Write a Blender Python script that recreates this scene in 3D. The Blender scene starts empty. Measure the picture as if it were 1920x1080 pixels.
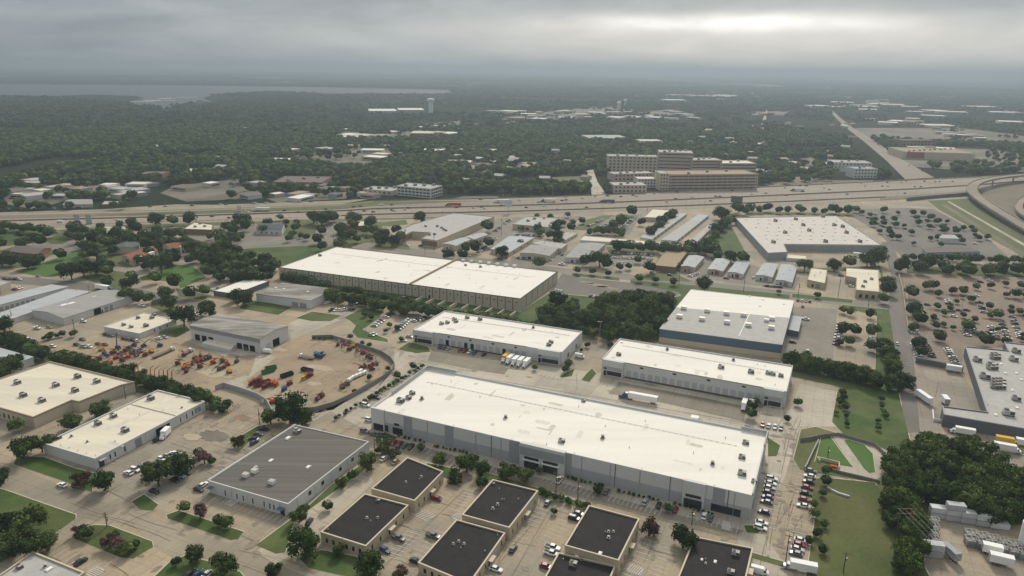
import bpy, bmesh, math, random
from mathutils import Vector, Matrix
R = math.radians
rnd = random.Random(7)
sc = bpy.context.scene
col = sc.collection
# ------------------------------------------------------------------ camera
CH, F = 160.0, 1350.0
PIT, ROL = R(16.97), R(0.75)
cam_d = bpy.data.cameras.new('camera'); cam = bpy.data.objects.new('camera', cam_d); col.objects.link(cam)
cam.location = (0, 0, CH)
cam.rotation_euler = (Matrix.Rotation(R(90) - PIT, 3, 'X') @ Matrix.Rotation(ROL, 3, 'Z')).to_euler()
cam_d.sensor_width = 36; cam_d.lens = 36 * F / 1920; cam_d.clip_start = 1; cam_d.clip_end = 200000
sc.camera = cam
cP, sP, cR, sR = math.cos(PIT), math.sin(PIT), math.cos(ROL), math.sin(ROL)

def ray(px, py):
    x, y = px - 960, 540 - py
    x, y = x * cR - y * sR, x * sR + y * cR
    return x, F * cP + y * sP, -F * sP + y * cP
def P(px, py, z=0.0):                       # photo position -> place on the level plane z
    a, b, c = ray(px, py)
    t = (z - CH) / c
    return Vector((a * t, b * t, z))
def proj(v):                                # place -> photo position
    x, y, z = v[0], v[1], v[2] - CH
    f = y * cP - z * sP; u = y * sP + z * cP
    u, x = u / f * F, x / f * F
    x, u = x * cR + u * sR, -x * sR + u * cR
    return 960 + x, 540 - u
def HT(px, pb, pt):                         # height of something whose foot is at pb and top at pt
    b = P(px, pb); a, d, c = ray(px, pt)
    return CH + c * b.y / d
def ang(p, q, z=0):
    d = P(*q, z) - P(*p, z); return math.atan2(d.y, d.x)
GA, GB = R(66), R(-23.5)

# ------------------------------------------------------------------ materials
MATS = {}
def nn(t, k, **kw):
    n = t.nodes.new(k)
    for a, b in kw.items(): setattr(n, a, b)
    return n
def mat(name, c, rough=.85, var=.12, scale=.15, fine=.08, fscale=2.0, rand=0, isl=0, metal=0, rot=0, stretch=None, seam=0, bump=0, c2=None, joint=None, spec=.15, seamd=.22):
    if name in MATS: return MATS[name]
    m = bpy.data.materials.new(name); m.use_nodes = True; t = m.node_tree; b = t.nodes['Principled BSDF']
    L = t.links.new
    b.inputs['Roughness'].default_value = rough; b.inputs['Metallic'].default_value = metal
    b.inputs['Specular IOR Level'].default_value = spec
    geo = nn(t, 'ShaderNodeNewGeometry'); mp = nn(t, 'ShaderNodeMapping')
    L(geo.outputs['Position'], mp.inputs[0]); mp.inputs['Rotation'].default_value = (0, 0, -rot)
    if stretch: mp.inputs['Scale'].default_value = stretch
    def noise(s, det):
        n = nn(t, 'ShaderNodeTexNoise'); n.inputs['Scale'].default_value = s; n.inputs['Detail'].default_value = det
        n.inputs['Roughness'].default_value = .6
        L(mp.outputs[0], n.inputs['Vector']); return n
    n1 = noise(scale, 5); n2 = noise(fscale, 3)
    def ma(op, a, b_):
        q = nn(t, 'ShaderNodeMath', operation=op)
        for i, s in enumerate((a, b_)):
            if isinstance(s, (int, float)): q.inputs[i].default_value = s
            else: L(s, q.inputs[i])
        return q.outputs[0]
    v = ma('ADD', ma('MULTIPLY', ma('SUBTRACT', n1.outputs[0], .5), var * 4), ma('MULTIPLY', ma('SUBTRACT', n2.outputs[0], .5), fine * 4))
    if rand:
        oi = nn(t, 'ShaderNodeObjectInfo'); v = ma('ADD', v, ma('MULTIPLY', ma('SUBTRACT', oi.outputs['Random'], .5), rand * 2))
    if isl: v = ma('ADD', v, ma('MULTIPLY', ma('SUBTRACT', geo.outputs['Random Per Island'], .5), isl * 2))
    if seam:                                 # standing seams or boards: fine lines in the material
        s2 = nn(t, 'ShaderNodeSeparateXYZ'); m2 = nn(t, 'ShaderNodeMapping'); L(geo.outputs['Position'], m2.inputs[0])
        m2.inputs['Rotation'].default_value = (0, 0, -rot); L(m2.outputs[0], s2.inputs[0])
        fr = ma('FRACT', ma('MULTIPLY', s2.outputs[1], 1 / seam), 0)
        v = ma('SUBTRACT', v, ma('MULTIPLY', ma('LESS_THAN', fr, .16), seamd))
    if joint:                                # slab joints of poured concrete
        m3 = nn(t, 'ShaderNodeMapping'); L(geo.outputs['Position'], m3.inputs[0]); m3.inputs['Rotation'].default_value = (0, 0, -rot)
        s3 = nn(t, 'ShaderNodeSeparateXYZ'); L(m3.outputs[0], s3.inputs[0])
        for k in (0, 1):
            fr = ma('FRACT', ma('MULTIPLY', s3.outputs[k], 1 / joint), 0)
            v = ma('SUBTRACT', v, ma('MULTIPLY', ma('LESS_THAN', fr, .05), .20))
        cell = nn(t, 'ShaderNodeTexVoronoi', feature='F1', distance='CHEBYCHEV'); cell.inputs['Scale'].default_value = 1 / (joint * 3)
        cell.inputs['Randomness'].default_value = .3
        L(m3.outputs[0], cell.inputs['Vector']); sc_ = nn(t, 'ShaderNodeSeparateColor'); L(cell.outputs['Color'], sc_.inputs[0])
        v = ma('ADD', v, ma('MULTIPLY', ma('SUBTRACT', sc_.outputs[0], .5), .20))
    if c2:
        rp = nn(t, 'ShaderNodeMapRange'); rp.inputs[1].default_value = .42; rp.inputs[2].default_value = .58
        if isl: rp.inputs[1].default_value = 0; rp.inputs[2].default_value = 1; L(ma('POWER', oi.outputs['Random'], 1.6), rp.inputs[0])   # each tree leans to one of two hues
        else: n3 = noise(scale * .37, 4); L(n3.outputs[0], rp.inputs[0])
        mx = nn(t, 'ShaderNodeMix', data_type='RGBA'); L(rp.outputs[0], mx.inputs[0])
        mx.inputs[6].default_value = (*c, 1); mx.inputs[7].default_value = (*c2, 1); base = mx.outputs[2]
    else:
        rg = nn(t, 'ShaderNodeRGB'); rg.outputs[0].default_value = (*c, 1); base = rg.outputs[0]
    v = ma('MAXIMUM', ma('ADD', v, 1), .1)
    vm = nn(t, 'ShaderNodeVectorMath', operation='SCALE'); L(base, vm.inputs[0]); L(v, vm.inputs['Scale'])
    L(vm.outputs[0], b.inputs['Base Color'])
    if bump:
        bp = nn(t, 'ShaderNodeBump'); bp.inputs['Distance'].default_value = bump; bp.inputs['Strength'].default_value = .6
        L(n2.outputs[0], bp.inputs['Height']); L(bp.outputs[0], b.inputs['Normal'])
    MATS[name] = m; return m
CONC = mat('concrete_paving', (.355, .29, .205), var=.12, scale=.05, fine=.10, fscale=.8, rot=GA, joint=5, c2=(.275, .245, .195))
CONC2 = mat('pale_concrete', (.43, .385, .31), var=.09, scale=.06, fine=.08, fscale=.8, rot=GA, joint=5, c2=(.36, .325, .265))
STREET = mat('street_concrete', (.295, .255, .19), var=.09, scale=.05, fine=.05, fscale=.5, rot=GA, joint=6, c2=(.255, .225, .175))
DARKP = mat('dark_concrete', (.24, .215, .17), var=.1, scale=.07, fine=.06, fscale=.6, rot=GA, joint=5, c2=(.205, .185, .15))
ASPH = mat('old_asphalt', (.18, .168, .15), var=.12, scale=.04, fine=.06, fscale=.5, rot=GA, c2=(.15, .14, .125), stretch=(1, .4, 1))
BROWNLOT = mat('brown_lot_paving', (.25, .195, .155), var=.1, scale=.03, fine=.05, fscale=.4, rot=GA, c2=(.205, .165, .135))
DIRT = mat('yard_dirt', (.34, .265, .18), var=.12, scale=.08, fine=.1, fscale=.5, c2=(.28, .22, .155), bump=.1)
GRASS = mat('mown_grass', (.052, .092, .022), var=.3, scale=.08, fine=.12, fscale=.9, c2=(.085, .105, .036), bump=.2)
GRASSB = mat('bright_lawn', (.07, .135, .03), var=.12, scale=.08, fine=.1, fscale=.9, bump=.2)
DRY = mat('dry_grass', (.15, .135, .06), var=.15, scale=.05, fine=.12, fscale=.6, c2=(.09, .11, .04), bump=.2)
ROADM = mat('highway_concrete', (.285, .24, .195), var=.14, scale=.02, fine=.04, fscale=.3, rot=R(4), stretch=(.15, 1, 1), c2=(.235, .205, .17))
LINE = mat('white_marking_paint', (.62, .6, .54), var=.1, fine=.1)
KERB = mat('kerb_concrete', (.48, .43, .35), var=.08)
def roofm(name, c, amt=.05, rot=GB, st=(.08, 1, 1), **k): return mat(name, c, rough=.85, var=amt, scale=.25, fine=amt * .6, fscale=1.2, rot=rot, stretch=st, **k)
RW = roofm('white_membrane_roof', (.77, .745, .68), .035, rot=GA, st=(.06, 1, 1), seam=3.1, seamd=.018, c2=(.735, .71, .65))
RW2 = roofm('cream_membrane_roof', (.68, .62, .50), .06, c2=(.62, .57, .47), seam=3.6, seamd=.04)
RW3 = roofm('clean_white_roof', (.76, .735, .675), .04, seam=4.2, seamd=.03)
RGR = roofm('weathered_metal_roof', (.128, .120, .108), .16, rot=GB, st=(.05, 9, 1), seam=1.3, seamd=.28, c2=(.158, .150, .137))
RGR2 = roofm('light_metal_roof', (.33, .325, .31), .14, rot=GA, st=(.1, 1, 1), seam=1.2)
RSILV = roofm('galvanised_metal_roof', (.42, .44, .455), .1, rot=GA, seam=.9)
RBL = roofm('black_membrane_roof', (.025, .0235, .024), .25, st=(1, 1, 1))
RPK = roofm('dusty_pale_roof', (.56, .52, .475), .1, st=(1, 1, 1), seam=6, seamd=.04)
RTAN = roofm('tan_gravel_roof', (.33, .25, .17), .07, st=(1, 1, 1))
RGREY = roofm('grey_membrane_roof', (.40, .39, .37), .12, st=(1, 1, 1))
RBRN = roofm('brown_shingle_roof', (.16, .13, .12), .1, st=(1, 1, 1))
RRED = roofm('red_tile_roof', (.24, .10, .062), .16, st=(1, 1, 1), seam=.6)
RDK = roofm('dark_slate_roof', (.10, .115, .115), .1, st=(1, 1, 1))
def wallm(name, c, v=.04): return mat(name, c, rough=.85, var=v, scale=.2, fine=.03)
WW = wallm('white_painted_wall', (.62, .62, .60)); WG = wallm('grey_painted_wall', (.33, .34, .35)); WLG = wallm('pale_grey_wall', (.60, .60, .585))
WMG = wallm('mid_grey_wall', (.40, .41, .42)); WB = wallm('beige_wall', (.50, .42, .30)); WC = wallm('cream_wall', (.55, .48, .37))
WT = wallm('tan_tilt_wall', (.52, .46, .36), .06); WDK = wallm('dark_grey_wall', (.14, .15, .165)); WBLUE = wallm('blue_metal_wall', (.105, .15, .205))
WBRN = wallm('brown_brick_wall', (.23, .155, .105)); WRED = wallm('red_brick_wall', (.30, .12, .08)); WPK = wallm('pinkish_stone_wall', (.50, .40, .33))
TRIM = wallm('dark_trim', (.09, .085, .08)); TRIMB = wallm('tan_trim', (.36, .29, .20)); WHT = wallm('white_paint', (.8, .8, .78))
GLASS = mat('window_glass', (.02, .025, .03), rough=.12, var=.05, fine=0, spec=.6)
OPEN = mat('dark_opening', (.012, .012, .012), rough=.9)
METAL = mat('galvanised_metal', (.40, .38, .34), rough=.5, metal=.3, rand=.2); METD = mat('dark_metal', (.08, .08, .08), rough=.5)
WOODP = mat('weathered_wood', (.12, .09, .065)); LAMP = mat('lamp_housing', (.5, .5, .5), rough=.4)
TYRE = mat('tyre_rubber', (.015, .015, .015), rough=.9)
WATER = mat('lake_water', (.075, .09, .098), rough=.6, var=.05, scale=.002, fine=.02, fscale=.02, bump=.3, spec=.12)
BARK = mat('tree_bark', (.09, .07, .05))
def leaf(name, c, c2=None): return mat(name, c, rough=.75, var=.06, scale=.5, fine=.06, fscale=1.5, rand=.3, isl=.5, c2=c2, spec=.05)
LF = {'oak': leaf('oak_leaves', (.028, .056, .018), (.062, .088, .026)), 'elm': leaf('elm_leaves', (.042, .082, .020), (.088, .112, .028)), 'cedar': leaf('cedar_leaves', (.028, .046, .021)),
      'myrtle': leaf('myrtle_blossom', (.115, .065, .062)), 'shrub': leaf('shrub_leaves', (.055, .075, .028)), 'plum': leaf('reddish_leaves', (.085, .052, .034))}

# ------------------------------------------------------------------ mesh builder
class MB:
    def __init__(s): s.v = []; s.f = []; s.m = []
    def add(s, vs, fs, mi=0):
        o = len(s.v); s.v += [tuple(v) for v in vs]
        for f in fs: s.f.append([i + o for i in f]); s.m.append(mi)
    def box(s, c, d, rz=0, mi=0, top=1.0, tx=None):    # centre of the base, full size; top = how much the top narrows
        ca, sa = math.cos(rz), math.sin(rz); vs = []
        ty = top; tx = top if tx is None else tx
        for z, kx, ky in ((0, 1, 1), (d[2], tx, ty)):
            for x, y in ((-1, -1), (1, -1), (1, 1), (-1, 1)):
                X, Y = x * d[0] / 2 * kx, y * d[1] / 2 * ky
                vs.append((c[0] + X * ca - Y * sa, c[1] + X * sa + Y * ca, c[2] + z))
        s.add(vs, [(0, 3, 2, 1), (4, 5, 6, 7), (0, 1, 5, 4), (1, 2, 6, 5), (2, 3, 7, 6), (3, 0, 4, 7)], mi)
    def prism(s, poly, z0, z1, mi=0, caps=True):
        n = len(poly); a = sum(poly[i][0] * poly[(i + 1) % n][1] - poly[(i + 1) % n][0] * poly[i][1] for i in range(n))
        if a < 0: poly = poly[::-1]
        vs = [(p[0], p[1], z0) for p in poly] + [(p[0], p[1], z1) for p in poly]
        fs = [(i, (i + 1) % n, n + (i + 1) % n, n + i) for i in range(n)]
        if caps: fs += [tuple(range(n, 2 * n)), tuple(range(n - 1, -1, -1))]
        s.add(vs, fs, mi)
    def flat(s, poly, z, mi=0):
        n = len(poly); a = sum(poly[i][0] * poly[(i + 1) % n][1] - poly[(i + 1) % n][0] * poly[i][1] for i in range(n))
        if a < 0: poly = poly[::-1]
        s.add([(p[0], p[1], z) for p in poly], [tuple(range(n))], mi)
    def tube(s, a, b, r0, r1=None, n=6, mi=0):
        a, b = Vector(a), Vector(b); r1 = r0 if r1 is None else r1; d = (b - a).normalized()
        u = d.orthogonal().normalized(); w = d.cross(u); vs = []
        for p, r in ((a, r0), (b, r1)):
            for i in range(n):
                t = 2 * math.pi * i / n; vs.append(p + u * r * math.cos(t) + w * r * math.sin(t))
        fs = [(i, (i + 1) % n, n + (i + 1) % n, n + i) for i in range(n)] + [tuple(range(n - 1, -1, -1)), tuple(range(n, 2 * n))]
        s.add(vs, fs, mi)
    def mesh(s, name, mats):
        me = bpy.data.meshes.new(name); me.from_pydata(s.v, [], s.f)
        for m in (mats if isinstance(mats, (list, tuple)) else [mats]): me.materials.append(m)
        me.polygons.foreach_set('material_index', s.m); me.update(); return me
    def build(s, name, mats, parent=None, loc=None):
        if parent is not None and loc is None:
            L = parent.location; s.v = [(v[0] - L[0], v[1] - L[1], v[2] - L[2]) for v in s.v]
        o = bpy.data.objects.new(name, s.mesh(name, mats)); col.objects.link(o)
        if parent is not None: o.parent = parent
        if loc is not None: o.location = loc
        return o
def tag(o, label, cat, group=None, kind=None):
    if label: o['label'] = label
    if cat: o['category'] = cat
    if group: o['group'] = group
    if kind: o['kind'] = kind
    return o
def empty(name, loc, label, cat, group=None, rz=0):
    o = bpy.data.objects.new(name, None); col.objects.link(o); o.location = loc; o.rotation_euler = (0, 0, rz)
    o.empty_display_size = 1
    return tag(o, label, cat, group)
def inst(name, me, parent, loc=(0, 0, 0), rz=0, s=1):
    o = bpy.data.objects.new(name, me); col.objects.link(o); o.parent = parent; o.location = loc
    if rz: o.rotation_euler = (0, 0, rz)
    if s != 1: o.scale = (s, s, s) if not isinstance(s, tuple) else s
    return o
ORD = ['', 'first', 'second', 'third', 'fourth', 'fifth', 'sixth', 'seventh', 'eighth', 'ninth', 'tenth', 'eleventh', 'twelfth', 'thirteenth', 'fourteenth', 'fifteenth', 'sixteenth', 'seventeenth', 'eighteenth', 'nineteenth']
def ordn(n):
    if n < 20: return ORD[n]
    t = {2: 'twent', 3: 'thirt', 4: 'fort', 5: 'fift', 6: 'sixt', 7: 'sevent', 8: 'eight', 9: 'ninet'}
    if n >= 100: return 'hundredth' if n == 100 else 'hundred and ' + ordn(n - 100)
    return t[n // 10] + ('ieth' if n % 10 == 0 else 'y ' + ORD[n % 10])
SHN = [0]
def sheet(name, pts, z, m, thick=0):
    SHN[0] += 1; z += SHN[0] * .0001        # no two sheets share a plane
    w = [P(x, y, z) for x, y in pts]; b = MB()
    if thick: b.prism([(p.x, p.y) for p in w], z - thick, z)
    else: b.flat([(p.x, p.y) for p in w], z)
    o = b.build(name, m)
    return tag(o, None, None, None, 'structure')
#SPLIT
def inset(poly, d):
    n = len(poly); out = []
    a = sum(poly[i][0] * poly[(i + 1) % n][1] - poly[(i + 1) % n][0] * poly[i][1] for i in range(n)); s_ = 1 if a > 0 else -1
    for i in range(n):
        p0, p1, p2 = Vector(poly[i - 1]), Vector(poly[i]), Vector(poly[(i + 1) % n])
        e1, e2 = (p1 - p0).normalized(), (p2 - p1).normalized()
        n1, n2 = Vector((-e1.y, e1.x)) * s_, Vector((-e2.y, e2.x)) * s_
        m_ = (n1 + n2); k = m_.dot(n1)
        out.append(tuple(p1 + m_ * (d / max(k, .3))))
    return out
def upx(x, pl):
    for (x0, y0), (x1, y1) in zip(pl, pl[1:]):
        if x0 <= x <= x1: return y0 + (y1 - y0) * (x - x0) / (x1 - x0)
    return pl[0][1] if x < pl[0][0] else pl[-1][1]
# ------------------------------------------------------------------ the setting: land, lake, roads, lots, grass
LAND = mat('far_land', (.026, .036, .022), var=.2, scale=.0012, fine=.12, fscale=.01, c2=(.045, .050, .030), spec=0)
b = MB(); rings = [0, 1500, 4000, 9000, 20000, 60000, 110000]; seg = 48
vs = [(0, 0, 0)]; fs = []
for r_ in rings[1:]:
    for i in range(seg): vs.append((r_ * math.cos(2 * math.pi * i / seg), r_ * math.sin(2 * math.pi * i / seg), 0))
for i in range(seg): fs.append((0, 1 + i, 1 + (i + 1) % seg))
for k in range(len(rings) - 2):
    for i in range(seg):
        a, c = 1 + k * seg, 1 + (k + 1) * seg; fs.append((a + i, c + i, c + (i + 1) % seg, a + (i + 1) % seg))
b.add(vs, fs); tag(b.build('ground', LAND), None, None, None, 'structure')
sheet('pavement', [(-900, 1500), (-500, 900), (-250, 440), (0, 428), (300, 416), (640, 405), (960, 398), (1280, 388), (1700, 371), (2300, 350), (3000, 1500)], .05, CONC)
# lake with a far shore and an inlet
sheet('lake_water', [(-1500, 166), (-400, 160), (0, 158), (300, 160), (560, 163), (700, 166), (840, 169), (846, 175), (760, 176), (690, 174), (640, 176), (560, 173), (500, 170), (400, 178), (380, 184), (398, 191), (370, 196), (330, 197), (300, 206), (262, 200), (240, 191), (270, 184), (255, 180), (170, 177), (100, 180), (0, 178), (-500, 184), (-1500, 196)], .4, WATER)
sheet('lake_water', [(-600, 143.5), (200, 142.6), (500, 145), (560, 147.5), (300, 146.8), (-600, 148)], .4, WATER)
# highway and its roads
HU = [(-300, 405), (0, 400), (130, 397), (300, 394), (640, 383), (700, 376), (960, 370), (1120, 365), (1280, 357), (1600, 341), (1830, 331), (1930, 326), (2300, 312)]
HL = [(2300, 356), (1920, 352), (1845, 362), (1700, 374), (1500, 383), (1280, 392), (960, 402), (640, 409), (400, 417), (0, 430), (-300, 442)]
sheet('highway_verge', HU + HL, .12, mat('verge_dirt', (.185, .155, .115), var=.15, scale=.02, fine=.1, fscale=.2, c2=(.13, .125, .075)))
def band(f0, f1, x0, x1, nm='highway'):
    HLq = HL[::-1]; xs = [x0 + (x1 - x0) * k / 24 for k in range(25)]; yy = lambda x, f: upx(x, HU) * (1 - f) + upx(x, HLq) * f
    sheet(nm, [(x, yy(x, f0)) for x in xs] + [(x, yy(x, f1)) for x in xs[::-1]], .15, ROADM)
band(.04, .13, -300, 640, 'road'); band(.06, .46, 640, 2250); band(.36, .50, -300, 640); band(.54, .82, -300, 2250); band(.87, .99, -300, 1650, 'road')
sheet('road', [(0, 398), (200, 392), (330, 383), (400, 384), (640, 376), (700, 372), (640, 383), (300, 394), (0, 401)], .15, STREET)
sheet('road', [(1100, 320), (1112, 318), (1120, 340), (1138, 367), (1110, 370), (1106, 340)], .15, CONC2)
sheet('road', [(1697, 336), (1663, 302), (1622, 267), (1588, 241), (1568, 222), (1556, 208), (1562, 208), (1577, 222), (1600, 240), (1642, 265), (1693, 300), (1752, 333)], .15, ROADM)
sheet('road', [(1425, 240), (1437, 205), (1440, 205), (1432, 243)], .15, CONC2)
sheet('road', [(1577, 200), (1590, 182), (1595, 182), (1584, 201)], .15, CONC2)
sheet('road', [(-100, 512), (60, 520), (180, 532), (260, 541), (330, 556), (395, 566), (380, 580), (300, 566), (200, 548), (60, 534), (-100, 526)], .09, ASPH)
# lots
def G(pts, z=.16, m=GRASS, th=.14, nm='grass_ground'):
    o = sheet(nm, pts, z, m, th)
    if max(p[1] for p in pts) > 560:            # a poured kerb round each planted island
        w = [tuple(P(x, y)[:2]) for x, y in pts]; b_ = MB(); b_.prism(inset(w, -.28), .02, z - .03); tag(b_.build('kerb', KERB), None, None, None, 'structure')
    return o
sheet('parking_lot', [(1055, 512), (1075, 519), (1182, 530), (1275, 546), (1268, 556), (1200, 553), (1160, 560), (1030, 548)], .09, ASPH)
sheet('parking_lot', [(1592, 392), (1700, 390), (1750, 392), (1850, 445), (1900, 490), (1700, 492), (1665, 455), (1640, 430), (1590, 402)], .09, ASPH)
sheet('parking_lot', [(1690, 500), (1960, 510), (2200, 760), (1935, 640), (1880, 652), (1808, 648), (1800, 700), (1718, 688), (1715, 620)], .09, BROWNLOT)
sheet('parking_lot', [(1684, 600), (1712, 600), (1720, 690), (1803, 700), (1850, 772), (1765, 778), (1767, 815), (1920, 850), (2100, 900), (2000, 920), (1900, 880), (1700, 815), (1688, 740)], .11, mat('loading_apron', (.25, .225, .19), var=.1, scale=.04, fine=.06, fscale=.5, rot=GA, joint=6, c2=(.29, .25, .205)))
sheet('yard_dirt_ground', [(205, 640), (300, 610), (352, 640), (420, 668), (500, 665), (560, 632), (620, 632), (700, 655), (738, 680), (700, 725), (640, 755), (590, 764), (520, 770), (470, 738), (400, 722), (330, 738), (240, 722), (180, 690), (90, 655), (60, 640)], .10, DIRT)
sheet('pavement', [(352, 640), (420, 668), (500, 665), (560, 632), (640, 600), (585, 586), (545, 605), (545, 640), (490, 662), (430, 650), (360, 632)], .13, CONC2)
sheet('pavement', [(410, 722), (470, 700), (480, 668), (500, 664), (520, 668), (455, 718), (480, 738)], .14, CONC2)
sheet('pavement', [(690, 720), (760, 660), (800, 660), (1050, 690), (1130, 700), (1480, 770), (1500, 720), (1600, 740), (1570, 800), (1500, 800), (1470, 900), (1420, 990), (1490, 1080), (1400, 1080), (1380, 1000), (900, 880), (690, 810), (600, 760)], .08, CONC2)
sheet('pavement', [(715, 815), (900, 868), (1090, 915), (1240, 958), (1395, 995), (1385, 1002), (1230, 968), (1080, 930), (900, 890), (700, 836)], .12, DARKP)  # darker concrete strips along the fronts of the three warehouses
sheet('pavement', [(1160, 716), (1300, 742), (1400, 762), (1395, 790), (1300, 768), (1200, 746), (1140, 738)], .12, DARKP)
sheet('pavement', [(810, 655), (900, 672), (960, 684), (945, 702), (870, 690), (802, 676)], .12, DARKP)
sheet('road', [(-100, 860), (20, 868), (100, 905), (150, 925), (240, 958), (320, 985), (440, 1022), (560, 1075), (640, 1105), (500, 1150), (380, 1080), (290, 1025), (250, 985), (140, 968), (0, 915), (-100, 890)], .09, STREET)
sheet('road', [(250, 930), (275, 915), (400, 800), (520, 720), (600, 770), (560, 800), (480, 790), (440, 830), (380, 900), (320, 950), (300, 965)], .10, CONC)
sheet('road', [(520, 772), (590, 790), (700, 720), (742, 690), (750, 660), (740, 655), (738, 690), (700, 735), (640, 765), (590, 775)], .13, CONC2)
sheet('parking_lot', [(690, 872), (610, 925), (480, 1035), (520, 1060), (600, 1000), (700, 905)], .12, mat('parking_concrete', (.42, .37, .28), var=.07, scale=.06, fine=.05, fscale=.6, rot=GA, joint=4, c2=(.36, .32, .25)))
sheet('road', [(1665, 575), (1672, 520), (1652, 455), (1672, 452), (1690, 500), (1700, 560), (1715, 690), (1725, 810), (1695, 812), (1685, 690), (1670, 620)], .13, ASPH)
for g in ([(640, 472), (700, 452), (830, 476), (960, 490), (1060, 503), (1290, 525), (1500, 549), (1700, 575), (1690, 586), (1490, 561), (1280, 536), (1060, 513), (940, 500), (800, 484), (700, 464), (650, 482)], [(930, 410), (1090, 405), (1075, 425), (960, 450), (900, 475), (905, 440)], [(1130, 405), (1205, 400), (1180, 440), (1090, 445)],
          [(1070, 470), (1230, 475), (1215, 500), (1130, 500), (1060, 492)], [(1270, 460), (1500, 520), (1490, 545), (1270, 515)], [(960, 480), (1070, 470), (1065, 500), (955, 492)], [(60, 455), (190, 440), (250, 455), (200, 475), (60, 480)], [(330, 440), (480, 415), (650, 412), (640, 470), (560, 462), (420, 468)], [(1480, 575), (1570, 580), (1560, 690), (1470, 680)]):
    sheet('road', g, .08, mat('worn_asphalt', (.235, .21, .175), var=.13, scale=.04, fine=.08, fscale=.5, rot=GA, c2=(.19, .175, .15)))
sheet('verge_ground', [(1838, 366), (1870, 345), (1990, 335), (1990, 470), (1925, 440), (1880, 410)], .2, mat('verge_dirt', ()))
sheet('path', [(1776, 378), (1781, 378), (1930, 462), (1930, 467)], .24, CONC2); sheet('path', [(1765, 384), (1774, 384), (1930, 480), (1930, 490)], .24, mat('verge_dirt', ()))
for x, y in ((1786, 552), (1802, 552), (1755, 580), (1812, 620), (1855, 597), (1868, 597), (1842, 650), (1760, 640), (1904, 560), (1752, 618), (1885, 648), (1910, 590), (1767, 612), (1830, 565), (1745, 600)):
    sheet('planted_island', [(x - 13, y - 1.5), (x + 13, y + 1), (x + 12, y + 3.5), (x - 14, y + 1)], .2, mat('mulch_soil', (.16, .12, .07), var=.2), .1)
# grass
for g in ([(27, 510), (117, 480), (155, 465), (162, 485), (120, 515), (87, 519)], [(262, 520), (325, 495), (362, 500), (387, 520), (340, 540), (325, 527), (265, 525)]): G(g, m=GRASSB)
for g in ([(418, 470), (480, 465), (592, 460), (625, 463), (525, 500), (470, 492), (420, 487)],
          [(77, 449), (117, 439), (140, 447), (117, 457), (97, 457)], [(0, 430), (80, 425), (75, 455), (0, 462)],
          [(1075, 512), (1162, 521), (1160, 526), (1072, 516)], [(1182, 525), (1302, 535), (1480, 553), (1480, 560), (1300, 545), (1280, 556), (1272, 547), (1182, 530)],
          [(975, 585), (1030, 549), (1160, 561), (1270, 556), (1296, 545), (1237, 617), (1237, 642), (1140, 634), (1030, 618), (960, 606), (830, 585), (700, 565), (640, 548), (525, 525), (523, 516), (780, 556)],
          [(1322, 467), (1360, 425), (1372, 425), (1407, 490), (1335, 487)], [(480, 563), (547, 576), (522, 590), (450, 578), (455, 565)],
          [(555, 596), (585, 584), (640, 591), (620, 602), (585, 602)],
          [(645, 595), (687, 575), (722, 578), (712, 595), (680, 618), (727, 636), (727, 641), (670, 632), (660, 622), (667, 610), (655, 600)],
          [(747, 654), (767, 641), (802, 650), (807, 659), (780, 662)], [(300, 620), (345, 606), (356, 618), (330, 633), (296, 626)],
          [(-80, 900), (8, 918), (142, 965), (142, 972), (117, 990), (0, 1055), (-80, 1070)], [(137, 1002), (175, 984), (205, 985), (285, 1015), (287, 1025), (250, 1047), (225, 1045), (140, 1010)],
          [(25, 870), (32, 855), (82, 857), (140, 878), (180, 888), (172, 922), (150, 912)], [(247, 940), (270, 927), (297, 946), (287, 957), (262, 955)],
          [(312, 965), (335, 957), (457, 997), (447, 1010), (432, 1012), (315, 972)], [(322, 1050), (347, 1042), (390, 1052), (405, 1060), (450, 1072), (480, 1110), (270, 1100)],
          [(480, 1022), (577, 950), (620, 910), (670, 876), (697, 862), (704, 866), (552, 975), (535, 1035), (517, 1038)],
          [(560, 1047), (602, 1031), (680, 1046), (715, 1042), (705, 1085), (670, 1085), (580, 1065)],
          [(1570, 735), (1600, 715), (1684, 735), (1700, 800), (1712, 850), (1670, 845), (1580, 812), (1560, 790)],
          [(1579, 571), (1667, 580), (1690, 735), (1640, 735), (1644, 592), (1581, 576)],
          [(700, 820), (722, 810), (745, 820), (735, 828), (705, 830)], [(1100, 700), (1110, 690), (1118, 700), (1105, 716), (1090, 712)],
          [(1050, 705), (1078, 690), (1072, 705), (1052, 708)], [(1440, 820), (1463, 835), (1456, 855), (1440, 855)], [(1395, 985), (1440, 985), (1420, 1000), (1400, 998)],
          [(910, 885), (960, 900), (1010, 915), (1100, 945), (1100, 955), (1000, 925), (900, 895)], [(1390, 1030), (1500, 1062), (1495, 1070), (1390, 1040)],
          [(1485, 550), (1600, 562), (1598, 568), (1485, 557)], [(430, 830), (480, 800), (500, 796), (455, 840)], [(800, 868), (860, 880), (850, 900), (800, 885)]): G(g)
for g in ([(180, 403), (640, 385), (700, 378), (900, 376), (700, 386), (640, 392), (250, 404)], [(1740, 376), (1822, 372), (1925, 448), (1985, 520), (1900, 470), (1760, 392)], [(1075, 430), (1100, 412), (1130, 404), (1150, 403), (1105, 432)],
          [(1040, 350), (1035, 332), (1100, 330), (1106, 352)], [(690, 420), (760, 412), (765, 420), (730, 424)]): G(g, z=.21, m=mat('verge_grass', (.10, .115, .045), var=.12, scale=.05, fine=.1, fscale=.5))
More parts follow.
